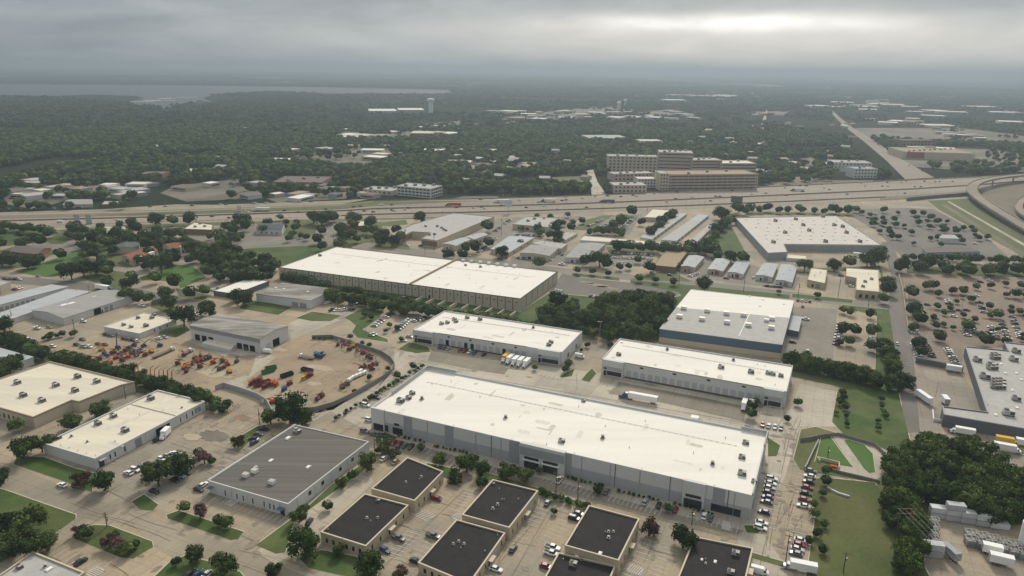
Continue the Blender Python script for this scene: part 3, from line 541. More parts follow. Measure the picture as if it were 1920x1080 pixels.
# E: grey corrugated roof building
E_ = bld('metal_roof_warehouse', 'white-walled warehouse with a weathered dark ribbed metal roof, beside the black-roofed offices', 'warehouse', [(390, 901), (554, 796), (692, 827.5), (540, 945)], 3, 969, WW, RGR, .35, units=[('w', 510, 907, .7), ('w', 478, 886, .7), ('w', 461, 894, .7), ('s', 540, 822, 1.2), ('v', 555, 808), ('a', 559, 811), ('s', 508, 864), ('s', 578, 876), ('v', 480, 881)])
for u in (.17, .22, .29, .43, .55, .63, .70, .78): face(E_, 3, u, u + .012, 1.0, 3.2, GLASS, 'window', .08)
for u in (.22, .38, .6, .75): face(E_, 2, u, u + .03, 2.2, 3.8, GLASS, 'window', .08)
canopy(E_, 3, .04, .11, 3.0, 1.8, WBLUE); canopy(E_, 3, .93, .99, 3.0, 1.8, WBLUE); face(E_, 3, .05, .1, .05, 2.8, GLASS, 'glass_door', .1)
mb = MB(); p, q = P(390, 901, E_.h), P(554, 796, E_.h); c = (p + q) / 2; mb.box((c.x, c.y, E_.h - .2), ((q - p).length, .5, .5), ang((390, 901), (554, 796))); mb.build('parapet', WW, E_.o)
# black-roofed offices
def office(label, pts, k, base, units, win2=5, win3=6):
    B = bld('black_roof_office', label, 'office', pts, k, base, WB, RBL, .45, trim=WC, trimh=.3, units=units); h = B.h
    faces(B, 3, win3, .06, .94, .3, 1.0, 2.5, GLASS, 'window', .09, frame=TRIM)
    faces(B, 2, win2, .04, .96, .14, 1.0, 2.5, GLASS, 'window', .09, frame=TRIM, skip=(2,))
    face(B, 2, .46, .49, .05, 2.4, OPEN, 'door', .1); canopy(B, 2, .40, .52, 2.7, 1.7, WC)
    faces(B, 2, 2, .25, .4, .8, .05, 3.1, DOOR, 'roller_door', .1) if win2 > 5 else None
    return B
OG = 'black roofed offices in the foreground'
office('black-roofed beige office lowest left, nearest the ribbed metal roof', [(601, 997.5), (684, 925.5), (766, 947), (686, 1024)], 3, 1045, [('a', 709, 940, .6), ('v', 688, 972, .5), ('v', 708, 972, .5), ('p', 695, 978), ('p', 615, 994), ('p', 642, 1012)], 5, 6)
office('black-roofed beige office touching the treed corner behind the long white warehouse lot', [(696, 916), (764, 857.5), (831, 884), (777.5, 939)], 3, 962, [('v', 790, 895, .5), ('p', 787, 900), ('v', 761, 905, .5), ('p', 821, 875), ('p', 706, 914)], 5, 4)
office('black-roofed beige office with white hood vents, middle of the back row', [(866, 965), (924, 899), (1009, 920), (955, 989.5)], 3, 1013, [('v', 933, 947, .6), ('v', 924, 955, .6), ('p', 941, 938), ('p', 945, 938), ('p', 936, 918), ('a', 925, 908, .5), ('p', 972, 937)], 6, 5)
office('black-roofed beige office in the front row, beside the white van and cars', [(784, 1055), (856, 974), (947.5, 999), (880, 1095)], 2, 1017, [('v', 860, 1016, .5), ('v', 850, 1021, .5), ('v', 870, 1021, .5), ('p', 864, 1029), ('p', 909, 1035), ('p', 933, 1005)], 6, 6)
office('black-roofed beige office with two round vents, next to the reddish tree', [(1059, 1022.5), (1104, 947.5), (1199, 972.5), (1160, 1051)], 3, 1080, [('v', 1141, 998, .5), ('p', 1135, 999), ('v', 1150, 998, .5), ('v', 1141, 1009, .6), ('s', 1125, 1038, .8)], 5, 5)
office('black-roofed office cut by the bottom edge, with a tan rooftop unit', [(1016, 1092), (1047, 1036), (1154, 1061), (1128, 1125)], 2, 1078, [('a', 1075, 1060, 1.0), ('v', 1090, 1050, .5), ('p', 1056, 1050), ('s', 1082, 1042)], 5, 5)
office('rightmost black-roofed office beside the street, with two skylight domes', [(1264, 1100), (1302, 1006), (1412, 1027.5), (1391, 1118)], 2, 1044, [('p', 1323, 1050), ('v', 1323, 1057, .4), ('a', 1379, 1040), ('s', 1341, 1053, .6), ('a', 1370, 1075, .9), ('s', 1316, 1049, .5)], 5, 5)
office('small grey-roofed office in the bottom left corner', [(-60, 1120), (62, 1034), (158, 1073), (60, 1150)], 1, 1050, [('a', 37, 1065, .8), ('v', 85, 1063, .7), ('s', 92, 1068)], 5, 5).roof.data.materials[0] = RGREY
# left white buildings
J = bld('white_warehouse', 'white warehouse with grey trim and an open loading bay, lower left', 'warehouse', [(80, 831), (296, 731), (384, 752.5), (177.5, 860)], 3, 881, WW, RW2, .5, trim=WLG, trimh=.9, units=[('a', 213, 782, 1.1), ('a', 184, 796, 1.1), ('a', 235, 809, 1.2), ('a', 283, 749, 1.2), ('a', 110, 822, .9), ('v', 134, 819, .7), ('v', 164, 829, .6), ('p', 216, 828), ('v', 341, 765, .5), ('p', 306, 770), ('p', 262, 778), ('p', 240, 767)])
face(J, 2, .36, .49, .1, J.h - 1.3, OPEN, 'loading_bay', .08); face(J, 2, .62, .675, .1, 4, DOORG, 'roller_door', .1); face(J, 2, .05, .11, 1.5, J.h - 1.2, DOORG, 'roller_door', .1)
for u in (.13, .19, .25, .76, .84, .88): face(J, 2, u, u + .01, 1.2, 3.4, GLASS, 'window', .1)
canopy(J, 2, .93, .98, 3.4, 1.8, WG); face(J, 2, .935, .975, .1, 3.2, GLASS, 'glass_door', .1)
J2 = bld('cream_warehouse', 'large cream-roofed warehouse with stepped beige walls, left edge', 'warehouse', [(-90, 739), (94, 677.5), (252, 716), (226, 722), (148, 753), (134, 750), (62, 782)], 6, 804, WC, RW2, .6, trim=TRIMB, trimh=.8, units=[('a', 33, 719, 1.2), ('a', 44, 743, 1.2), ('a', 79, 753, 1.2), ('a', 105, 724, 1.2), ('a', 141, 734, 1.2), ('a', 146, 708, 1.2), ('a', 182, 717, 1.2)])
faces(J2, 6, 9, .1, .62, .35, 1, 3.2, GLASS, 'window', .1)
bld('metal_warehouse', 'grey-roofed metal building above the cream warehouse, left edge', 'warehouse', [(-70, 668), (-20, 648), (62, 670), (0, 693)], 2, 685, WLG, RSILV, 0, units=[('a', 5, 675), ('p', 20, 668)])
M1 = bld('metal_warehouse', 'large grey gabled metal warehouse with open dark doorway, left side', 'warehouse', [(60, 582), (190, 544), (251, 554), (119, 597)], 3, 611, WLG, RGR2, gable=(0, 1.6), units=[('s', 120, 574, 2.4), ('s', 134, 571, 2.4), ('s', 178, 558, 1.8), ('s', 102, 585, 1.6)])
face(M1, 2, .5, .6, .1, 4.3, OPEN, 'open_door', .1); face(M1, 2, .40, .45, .1, 3.6, DOORG, 'roller_door', .1); face(M1, 2, .33, .375, .1, 3.6, DOORG, 'roller_door', .1); face(M1, 2, .475, .49, .1, 2.3, OPEN, 'door', .1)
bld('storage_row', 'long low white metal storage row beside the gabled metal warehouse', 'storage row', [(-40, 602), (125, 543), (170, 547), (12, 602)], 3, 612, WLG, RSILV, 0)
S2 = bld('storage_row', 'long low white storage row furthest up the left edge, with a bent end', 'storage row', [(-30, 565), (95, 534), (128, 538), (70, 553), (-30, 580)], 4, (-30, 592), WLG, RSILV, 0); faces(S2, 3, 9, .05, .95, .7, .1, 2.6, DOORG, 'roller_door', .08)
bld('small_warehouse', 'small cream building cut by the left edge beside the upper storage row', 'warehouse', [(-40, 530), (-20, 520), (19, 528), (0, 535)], 2, 545, WC, RGREY, .3)
W1 = bld('white_shop', 'small white shop with five rooftop units beside the equipment yard', 'shop', [(194, 612), (270, 586), (330, 599), (261, 625)], 3, 636, WW, RW2, .3, units=[('a', 232, 610, .9), ('a', 246, 614, .9), ('a', 259, 597, .9), ('a', 274, 612, 1.1), ('a', 285, 597), ('a', 289, 592)])
for u in (.25, .45, .6): face(W1, 2, u, u + .02, .9, 2.8, GLASS, 'window', .08)
S1 = bld('metal_workshop', 'metal workshop with rusty ribbed roof and dark repair bays, above the equipment yard', 'workshop', [(356, 610), (410, 589), (540, 611), (487, 636)], 3, 663, WW, RGR2, gable=(1, 1.2), units=[('s', 404 + k * 14, 598 + k * 2.6) for k in range(9)])
S1.roof.data.materials[0] = roofm('rusty_ribbed_roof', (.19, .175, .155), .22, rot=GA, st=(.3, 1.5, 1), seam=1.1, c2=(.34, .325, .30))
for u in (.08, .17, .26, .77, .87, .67): face(S1, 3, u, u + .07, .1, 3.8, OPEN, 'open_bay_door', .1)
face(S1, 2, .35, .58, .1, 4.6, OPEN, 'open_bay_door', .1); face(S1, 2, .64, .82, .1, 4.2, DOOR, 'roller_door', .1); face(S1, 3, 0, 1, S1.h - 2.4, S1.h - .3, WG, 'wall_band', .08)
bld('office_annex', 'low white flat-roofed annex in front of the rusty-roofed workshop', 'annex', [(378, 643), (397, 632), (447, 641), (432, 655)], 3, 661, WW, RW2, .25, units=[('v', 427, 639, .5), ('p', 408, 644)])
U1 = bld('white_warehouse', 'white warehouse with mottled grey roof and roller doors, above the cul-de-sac', 'warehouse', [(480, 551), (530, 531), (631, 542), (582, 564)], 3, 579, WW, RGR2, 0, units=[('s', 517, 540), ('s', 532, 542), ('s', 577, 547)])
U1.roof.data.materials[0] = MATS['rusty_ribbed_roof']
face(U1, 3, .08, .2, .1, 3.4, DOORG, 'roller_door', .1); face(U1, 3, .23, .34, .1, 3.4, DOORG, 'roller_door', .1)
bld('dark_walled_shop', 'long dark-walled shop with bright white roof beside the trees', 'shop', [(400, 545), (467, 521), (504, 527), (440, 551)], 3, 561, WDK, RW3, .2, units=[('p', 440, 532), ('p', 470, 530)])
# upper middle industrial rows
F1 = bld('factory', 'large grey-roofed factory with brown front below the highway', 'factory', [(732, 439), (775, 420), (850, 399), (927, 406), (820, 451), (790, 447), (808, 436), (772, 434), (752, 444)], 4, 465, WC, RGREY, .4, trim=TRIMB, trimh=.3, units=[('a', 757, 437), ('v', 760, 433), ('a', 832, 431), ('a', 836, 433), ('a', 798, 425), ('a', 820, 425), ('a', 828, 428), ('a', 805, 441), ('a', 815, 440), ('p', 856, 403), ('p', 875, 415)])
face(F1, 4, .02, .98, 1, F1.h * .8, WBRN, 'wall_band', .1); face(F1, 5, .02, .98, 1, F1.h * .8, WBRN, 'wall_band', .1); face(F1, 7, .02, .98, 1, F1.h * .8, WBRN, 'wall_band', .1)
rows = [('small_warehouse', 'small white-roofed metal building right of the grey factory, nearer of two', [(830, 457), (865, 446), (882, 449), (855, 461)], 3, 470, WC, RSILV),
 ('small_warehouse', 'small white-roofed metal building right of the grey factory, farther of two', [(871, 445), (900, 437), (915, 440), (889, 449)], 3, 458, WC, RSILV),
 ('small_warehouse', 'white-roofed shed with the big shade tree at its corner', [(920, 467), (955, 443), (1000, 446), (952, 475)], 3, 483, WC, RSILV),
 ('small_warehouse', 'beige metal building with a stack of parked cars at its front left', [(975, 474), (997, 459), (1046, 466), (1030, 480)], 3, 490, WC, RGR2),
 ('small_warehouse', 'beige metal building directly behind the shed with parked cars', [(997, 456), (1014, 450), (1064, 457), (1052, 466)], 3, 476, WC, RGREY),
 ('small_warehouse', 'small grey-roofed block behind the shade tree, below the beige office', [(1045, 438), (1070, 433), (1083, 437), (1060, 450)], 3, 456, WC, RGREY),
 ('small_warehouse', 'wide low metal building left of the large round tree', [(1060, 483), (1087, 456), (1135, 458), (1100, 487)], 3, 495, WLG, RGR2),
 ('long_shed', 'very long low white shed above the hedge of dark trees', [(1088, 450), (1095, 442), (1257, 455), (1256, 461)], 3, 464, WLG, RW2),
 ('tan_roof_shop', 'tan-roofed brown shop with a low side wing', [(1225, 497), (1250, 467), (1290, 471), (1267, 501)], 3, 512, WBRN, RTAN),
 ('small_warehouse', 'metal shed with grey roof, first from the left in the row of garages', [(1277, 499), (1292, 479), (1320, 482), (1302, 502)], 3, 512, WB, RSILV),
 ('small_warehouse', 'metal shed with red doors, second from the left in the row of garages', [(1327, 505), (1342, 485), (1370, 488), (1355, 509)], 3, 517, WB, RSILV),
 ('small_warehouse', 'metal shed third from the left in the row of garages', [(1365, 510), (1382, 489), (1406, 491), (1393, 515)], 3, 523, WLG, RSILV),
 ('small_warehouse', 'metal shed fourth from the left in the row of garages', [(1417, 516), (1432, 494), (1458, 496), (1448, 520)], 3, 529, WLG, RSILV),
 ('small_warehouse', 'metal shed fifth from the left in the row of garages', [(1455, 525), (1465, 496), (1494, 500), (1485, 530)], 3, 538, WLG, RSILV),
 ('small_warehouse', 'beige shop with solar panels on its white roof, right of the garages', [(1514, 524), (1521, 502), (1551, 506), (1547, 531)], 3, 543, WB, RW2),
 ('flat_roof_shop', 'long narrow store with cream parapet roof beside the dark hedge', [(1208, 407), (1224, 392), (1255, 394), (1238, 408)], 3, 416, WC, RW2)]
RB = []
for nm, lb, pts, k, base, w, r in rows:
    B = bld(nm, lb, nm.split('_')[-1], pts, k, base, w, r, 0 if r in (RSILV, RGR2) else .3, gable=None if nm not in ('small_warehouse',) or r not in (RSILV, RGR2) else (0, .8)); RB.append(B)
    if nm == 'small_warehouse':
        face(B, 3, .25, .5, .05, min(3.2, B.h - .5), WRED if 'red doors' in lb or 'third' in lb else DOORG, 'roller_door', .08); face(B, 3, .62, .72, .05, 2.2, OPEN, 'door', .08); faces(B, 2, 3, .1, .9, .2, 1, 2.2, GLASS, 'window', .08)
        for q in range(2): p = B.c[0].lerp(B.c[2], .35 + .3 * q); inst('roof_vent', UM['v'], B.o, (p.x - B.cen.x, p.y - B.cen.y, B.h + .5), 0, .5)
O1 = bld('beige_office', 'beige flat-roofed office with dark window bays, below the highway', 'office', [(961, 420), (987, 405), (1052, 409), (1032, 426)], 3, 436, WC, RGREY, .4, trim=WC, units=[('a', 990, 415, 1.2), ('a', 1002, 411, 1.2), ('a', 1012, 419), ('a', 1020, 410)])
faces(O1, 3, 4, .08, .92, .4, .8, 3.2, GLASS, 'window', .1); faces(O1, 2, 3, .1, .9, .3, .8, 3, GLASS, 'window', .1)
LS = bld('l_shaped_shop', 'white-roofed L-shaped shop with cars in its corner yard', 'shop', [(1586, 517), (1587, 502), (1647, 506), (1649, 547), (1605, 543), (1606, 521)], 3, 562, WB, RW2, .3, units=[('a', 1622, 529), ('a', 1634, 524), ('a', 1618, 538), ('p', 1630, 506), ('p', 1628, 515)])
faces(LS, 3, 3, .1, .9, .5, .2, 3, GLASS, 'window', .1); faces(LS, 5, 3, .1, .9, .6, .1, 3, DOORG, 'roller_door', .1)
for k, (pts, lb) in enumerate(((((1200, 445), (1272, 400), (1288, 401), (1222, 449)), 'grey-roofed storage row, left of the three by the hedge'), (((1240, 450), (1310, 402), (1329, 404), (1268, 452)), 'grey-roofed storage row, middle of the three by the hedge'), (((1290, 455), (1330, 421), (1340, 422), (1303, 457)), 'narrow grey storage row, right of the three by the hedge'))):
    B = bld('storage_row', lb, 'storage row', list(pts), 3, pts[3][1] + 4, WLG, RGREY, 0, gable=None)
    mb = MB(); q = [B.c[0].lerp(B.c[1], t) for t in (.72, 1)]; s_ = [B.c[3].lerp(B.c[2], t) for t in (.72, 1)]; mb.prism([tuple(v) for v in (q[0], q[1], s_[1], s_[0])], B.h + .3, B.h + .42); mb.build('roof_sheet', RSILV, B.o)
    faces(B, 2, 10, .03, .97, .6, .05, 2.2, DOORG, 'roller_door', .07)
# big-box store and the right-hand supercentre
sk = [('s', 1400 + (k % 11) * 21 + (k // 11) * 9 - (k // 11) % 2 * 8, 412 + (k // 11) * 7.2 + (k % 11) * .3, (1.5, .9, 1.3)) for k in range(66)]
sk = [t for t in sk if t[1] < 1578 + (t[2] - 404) * 1.35 and t[1] > 1390 + (t[2] - 408) * 1.15]
ac = [('a', x, y, 1.6) for x, y in ((1454, 415), (1492, 412), (1543, 407), (1506, 423), (1564, 423), (1517, 433), (1472, 437), (1587, 437), (1548, 454), (1612, 454), (1450, 455), (1580, 426))]
M = bld('big_box_store', 'grey big-box store with many small white skylights dotted on its roof', 'store', [(1379, 408), (1568, 404), (1653, 459), (1470, 457), (1477, 472), (1440, 474)], 2, 473, WG, RPK, .5, units=ac + sk)
for u in (.1, .3, .5, .7, .9): face(M, 2, u, u + .01, .1, M.h - .5, WG, 'wall_pilaster', .3)
face(M, 3, .2, .9, .1, 3.2, OPEN, 'dock_door', .1); face(M, 2, 0, 1, M.h - 1.1, M.h + .05, WLG, 'coping', .12)
bld('dock_shed', 'low white dock shed at the front corner of the big-box store', 'shed', [(1474, 484), (1478, 478), (1511, 481), (1509, 486)], 3, 491, WLG, RW2, 0)
N = bld('supercentre', 'dark-walled superstore with grey roof and large chiller units, right edge', 'store', [(1810, 649), (1890, 657), (1883, 641), (2010, 655), (2110, 840), (1920, 803), (1770, 777), (1767, 761), (1851, 772)], 6, 801, WDK, RGREY, .5, trim=WG, trimh=.3, units=[('a', 1832, 677, 1.6), ('a', 1900, 676, 1.6), ('a', 1905, 661, 1.6), ('a', 1846, 709, 1.8), ('a', 1858, 688, 1.6), ('a', 1890, 778, 1.8), ('s', 1877, 683), ('s', 1885, 700), ('s', 1906, 700), ('s', 1898, 732), ('s', 1915, 712), ('s', 1867, 778), ('p', 1852, 760), ('s', 1907, 765), ('a', 1905, 750, 1.4), ('s', 1877, 725)] + [('a', 1862 + (k % 2) * 7, 668 + (k // 2) * 5, 1.3) for k in range(4)] + [('a', 1856 + (k % 2) * 8, 686 + (k // 2) * 6, 1.3) for k in range(4)] + [('a', 1864 + (k % 3) * 7, 716 + (k // 3) * 6, 1.3) for k in range(9)])
bld('garden_wall_block', 'low dark wall block closing the superstore parking row', 'wall', [(1717, 679), (1718, 675), (1806, 688), (1806, 694)], 3, 704, WDK, WDK, 0) if 0 else None
R1 = bld('service_shed', 'small pale-roofed service building in the retail parking lot', 'shed', [(1763, 447), (1761, 440), (1790, 441), (1798, 448)], 3, 457, WLG, RGREY, 0)
R2 = bld('small_stores', 'row of purple-grey shops at the retail lot entrance', 'shops', [(1738, 473), (1730, 464), (1822, 464), (1838, 471)], 3, 481, WG, RBRN, .2); faces(R2, 3, 9, .02, .98, .5, .3, 2.6, GLASS, 'window', .1)
# restaurants and houses, upper left
H1 = bld('red_roof_church_office', 'red tile roofed office with arched white gables, lower of two', 'office', [(228, 480), (278, 463), (296, 470), (248, 490)], 3, 500, WPK, RRED, gable=(0, 2.2))
H2 = bld('red_roof_church_office', 'red tile roofed office with arched white gable, upper of two', 'office', [(304, 459), (340, 452), (356, 461), (320, 468)], 3, 480, WPK, RRED, gable=(0, 2.2))
for B, u_ in ((H1, (.2, .62)), (H2, (.35,))):
    for u in u_: pod(B, 2, u, u + .18, B.h + 1.4, 1.6, WHT, 'gable_bay'); face(B, 2, u + .05, u + .13, 1, 3.6, GLASS, 'window', 1.7)
for B in (H1, H2): faces(B, 2, 5, .05, .95, .4, 1, 3.4, GLASS, 'window', .1, frame=WHT); face(B, 3, .35, .65, 1, 4, GLASS, 'window', .1)
bld('hip_roof_house', 'dark grey hip-roofed building with a cream porch tower', 'house', [(204, 470), (222, 452), (262, 452), (260, 466)], 3, 474, WC, RDK, gable=(0, 2.5))
bld('hip_roof_house', 'brown shingled house at the left edge above the green lawn', 'house', [(18, 472), (40, 460), (95, 465), (70, 477)], 3, 484, WRED, RBRN, gable=(1, 2.2))
bld('ranch_building', 'pale grey roofed restaurant in front of the dark hip-roofed building', 'restaurant', [(188, 436), (200, 425), (250, 426), (236, 438)], 3, 446, WBRN, RGREY, gable=(1, 1.5))
R3 = bld('restaurant', 'brick restaurant with white roof and tall red-brown parapet', 'restaurant', [(342, 429), (365, 415), (400, 420), (398, 431)], 3, 441, WBRN, RW2, .8, trim=WBRN, units=[('a', 375, 420), ('a', 384, 425), ('a', 366, 426)])
R4 = bld('restaurant', 'small dark-gabled house restaurant with white dormers', 'restaurant', [(480, 428), (490, 419), (535, 420), (528, 430)], 3, 441, WLG, RDK, gable=(1, 2)); faces(R4, 3, 4, .1, .9, .3, 1, 2.4, GLASS, 'window', .1)
R5 = bld('restaurant', 'red-walled fast food restaurant with red cupola beside the highway', 'restaurant', [(652, 423), (650, 414), (686, 414), (690, 424)], 3, 431, WRED, RW2, .4, units=[('a', 672, 418)])
mb = MB(); p = P(657, 420, 4); mb.box((p.x, p.y, 4), (4, 4, 3.5), GB); mb.tube((p.x, p.y, 7.5), (p.x, p.y, 10), 2.8, .2, 8); mb.build('cupola', WRED, R5.o)
bld('ranch_building', 'long pale metal-roofed ranch style restaurant on the far side of the highway', 'restaurant', [(118, 384), (132, 374), (172, 374), (174, 383)], 3, 389, WC, RGR2, gable=(1, 2))
bld('ranch_building', 'low red-fronted restaurant beside the ranch style restaurant', 'restaurant', [(190, 383), (196, 377), (228, 377), (230, 382)], 3, 387, WRED, RGREY, .2)

# worn patches, drains and conduits on the big roofs
PATCH = mat('roof_patch_membrane', (.66, .63, .57), var=.1, scale=.4); SOOT = mat('roof_dirt', (.56, .53, .47), var=.15, scale=.4)
def roof_wear(B, n, m1=PATCH, m2=SOOT):
    c = B.c; a, b_, d = c[0], c[1], c[-1]
    for k in range(n):
        u, v = rnd.uniform(.04, .94), rnd.uniform(.06, .9); p = a + (b_ - a) * v + (d - a) * u; w, l = rnd.uniform(.5, 3), rnd.uniform(1, 9); an = rnd.choice((GA, GB)); mb = MB()
        pl = [(p.x + (sx * l * rnd.uniform(.8, 1)) * math.cos(an) - sy * w * rnd.uniform(.6, 1) * math.sin(an), p.y + (sx * l) * math.sin(an) + sy * w * math.cos(an)) for sx, sy in ((-.5, -.5), (0, -.62), (.5, -.5), (.6, 0), (.5, .5), (0, .6), (-.5, .5), (-.58, 0))]
        mb.flat(pl, B.rz + .012 + k * .0012); mb.build('roof_patch' if k % 2 else 'dirt_patch', m1 if k % 2 else m2, B.o)
    mb = MB(); v = .72
    for k in range(60):
        p = a + (b_ - a) * v + (d - a) * (.05 + .9 * k / 60); mb.box((p.x, p.y, B.rz), (.35, .35, .22), GA)
    mb.build('pipe_supports', METAL, B.o); p, q = a + (b_ - a) * v + (d - a) * .05, a + (b_ - a) * v + (d - a) * .94; mb = MB(); mb.tube((p.x, p.y, B.rz + .25), (q.x, q.y, B.rz + .25), .06); mb.build('conduit', METAL, B.o)
    for k in range(6):
        p = a + (b_ - a) * .04 + (d - a) * (k + .5) / 6; inst('vent_pipe', UM['p'], B.o, (p.x - B.cen.x, p.y - B.cen.y, B.rz), 0, .8)
for B, n in ((A, 26), (C, 14), (D, 14), (B_, 24), (J, 10), (N, 0)):
    if n: roof_wear(B, n)
for B, i, k in ((A, 3, 14), (C, 2, 3), (D, 2, 3), (J, 2, 6), (E_, 2, 5), (E_, 3, 5)):     # downpipes
    for q in range(k): face(B, i, (q + .5) / k, (q + .5) / k + .15 / edge(B, i)[1].length * 1.4, .1, B.h - .6, WLG if B is not A else WG, 'downpipe', .2)
# ------------------------------------------------------------------ buildings beyond the highway
def slab(name, label, cat, L, Rr, top, depth, wall, roof, floors=0, cols=0, par=.6, trim=None, band=GLASS, wf=.45, units=0, sidecols=0, vf=.45):
    """front wall runs from pixel L to pixel Rr on the ground; top = pixel height of the roof edge above L."""
    a, c = P(*L), P(*Rr); h = max(2.8, HT(L[0], L[1], top)); d = c - a; u = d.normalized(); n = Vector((-u.y, u.x, 0))
    if n.y < 0: n = -n
    W = [a, a + n * depth, c + n * depth, c]
    B = Bld(); px = [proj((w.x, w.y, h)) for w in W]
    B = bld(name, label, cat, px, 0, None, wall, roof, par, trim, h=h)
    if floors:
        fh = (h - par) / floors
        for f in range(floors):
            z0 = fh * f + fh * (1 - vf) / 2 + .2; z1 = z0 + fh * vf
            if cols:
                faces(B, 3, cols, .02, .98, wf, z0, z1, band, 'window', .2)
            else: face(B, 3, .01, .99, z0, z1, band, 'window_band', .2)
            if sidecols: faces(B, 2 if (L[0] + Rr[0]) < 1920 else 0, sidecols, .03, .97, wf, z0, z1, band, 'window', .2)
    for k in range(units):
        p = W[0].lerp(W[2], (k + 1) / (units + 1)); inst('rooftop_unit', UM['a'], B.o, (p.x - B.cen.x, p.y - B.cen.y + (k % 2) * 3, B.rz), GB, 1.6)
    return B
slab('hospital_block', 'cream hospital wing with rows of small windows, left end of the hospital', 'hospital', (1138, 322), (1232, 324), 292, 28, WC, RGREY, 5, 12, units=4)
slab('hospital_block', 'tallest pinkish hospital tower in the middle of the complex', 'hospital', (1233, 324), (1297, 326), 285, 40, WPK, RGREY, 6, 0, units=5, vf=.25)
slab('hospital_block', 'pinkish banded hospital wing right of the tallest tower', 'hospital', (1297, 328), (1352, 328), 300, 34, WPK, RGREY, 5, 0, units=3, vf=.3)
slab('hospital_block', 'pinkish hospital wing with curved white roof, right end', 'hospital', (1352, 330), (1416, 330), 306, 40, WPK, RW2, 4, 0, units=2, vf=.3)
g = slab('parking_garage', 'long tan parking garage with open dark decks in front of the hospital', 'garage', (1252, 357), (1419, 355), 327, 45, WPK, RTAN, 5, 0, par=1, band=TRIM, units=3)
faces(g, 3, 16, 0, 1, .08, .1, g.h, WPK, 'column', .5)
slab('hospital_block', 'pinkish stair block between garage and low clinic', 'hospital', (1236, 357), (1252, 357), 325, 30, WC, RGREY, 5, 3)
slab('clinic', 'low tan clinic with white entry dome in front of the hospital', 'clinic', (1150, 362), (1212, 362), 347, 30, WC, RGREY, 2, 8, units=3)
slab('clinic', 'two-storey grey clinic block beside the low tan clinic', 'clinic', (1195, 352), (1230, 352), 335, 22, WLG, RW2, 3, 6)
slab('clinic', 'low pink clinic wing below the cream hospital wing', 'clinic', (1150, 340), (1225, 338), 326, 25, WPK, RGREY, 2, 10, units=4)
w = slab('white_office', 'white four-storey office with dark ribbon windows beyond the highway', 'office', (744, 366), (808, 372), 348, 30, WW, RGREY, 3, 9, wf=.75, units=4, sidecols=5)
slab('white_office', 'low white office wing beside the four-storey white office', 'office', (681, 363), (735, 367), 354, 28, WC, RGREY, 1, 6, units=4)
slab('white_office', 'white office with grey flat roof beside the arterial road', 'office', (1562, 316), (1634, 318), 304, 40, WW, RGREY, 2, 10, units=3)
slab('white_office', 'three-storey white annex right of the arterial-side office', 'office', (1600, 334), (1643, 334), 316, 24, WW, RGREY, 3, 7, units=2)
s_ = slab('shopping_store', 'wide shopping store with red sign band and tan roof, far right', 'store', (1692, 298), (1826, 302), 284, 90, WC, RTAN, 0, units=9); face(s_, 3, .7, .95, 2, s_.h - .8, WRED, 'sign_band', .4)
slab('brick_block', 'brown apartment block behind the wide shopping store', 'apartments', (1690, 278), (1752, 278), 263, 30, WBRN, RBRN, 3, 9)
slab('brown_store', 'brown-roofed store with white back wing, upper left beyond the highway', 'store', (512, 349), (604, 350), 341, 60, WBRN, RBRN, 0, units=3)
slab('white_roof_clinic', 'thin white-roofed building in the dark woods, upper left', 'clinic', (341, 326), (396, 326), 322, 40, WDK, RW3, 0, units=6)
slab('white_roof_clinic', 'white-roofed brick building above the brown-roofed store', 'clinic', (492, 304), (550, 306), 300, 40, WBRN, RW3, 0)
slab('white_roof_clinic', 'white flat-roofed building left of the sunny clearing', 'clinic', (795, 288), (838, 288), 282, 40, WBRN, RW3, 0, units=6)
slab('steep_roof_church', 'brown church with steep shingled roof in the woods', 'church', (262, 336), (305, 336), 326, 30, WBRN, RBRN, 0)
slab('grey_office', 'grey-roofed school spread above the hospital', 'school', (1105, 264), (1180, 264), 259, 90, WLG, RGREY, 1, 12)
slab('grey_office', 'white buildings right of the grey-roofed school', 'offices', (1200, 272), (1242, 272), 264, 40, WW, RW2, 2, 6)
slab('warehouse', 'white-roofed far warehouse left of the water tower', 'warehouse', (692, 213), (745, 213), 208, 150, WG, RW3)
slab('warehouse', 'white-roofed far warehouse just left of the water tower base', 'warehouse', (748, 213), (797, 213), 206, 130, WG, RW3)
far = []
def town(n, x0, x1, y0, y1, w0, w1, h0, h1, place, bright=.5, nm='distant_building'):
    for k in range(n):
        x, y = rnd.uniform(x0, x1), rnd.uniform(y0, y1); far.append((x, y, rnd.uniform(w0, w1), rnd.uniform(h0, h1), place, bright, nm))
town(14, 0, 330, 352, 372, 14, 30, 4, 6, 'beside the far frontage road at upper left', .2, 'roadside_store')
town(9, 600, 700, 355, 372, 12, 22, 4, 6, 'beyond the highway below the woods', .3, 'roadside_store')
town(12, 650, 850, 240, 262, 25, 60, 5, 8, 'in the pale cluster left of centre', .8)
town(14, 850, 1010, 285, 340, 14, 24, 5, 7, 'among trees above the highway centre', .2, 'distant_house')
town(22, 920, 1160, 207, 228, 25, 70, 5, 10, 'in the old town below the small water tower', .7)
town(12, 1160, 1300, 205, 225, 30, 70, 5, 9, 'right of the small water tower', .6)
town(20, 1290, 1560, 225, 335, 14, 26, 5, 7, 'in the tree-shaded estate behind the hospital', .45, 'distant_house')
town(12, 1600, 1910, 205, 235, 40, 90, 6, 10, 'in the industrial belt at upper right', .75)
town(10, 1480, 1680, 188, 203, 60, 140, 6, 10, 'at the far end of the arterial road', .75)
town(12, 1690, 1910, 240, 300, 25, 60, 5, 8, 'around the far shopping centre', .5)
town(8, 250, 600, 225, 320, 14, 26, 5, 7, 'in the dark woods at left', .5, 'distant_house')
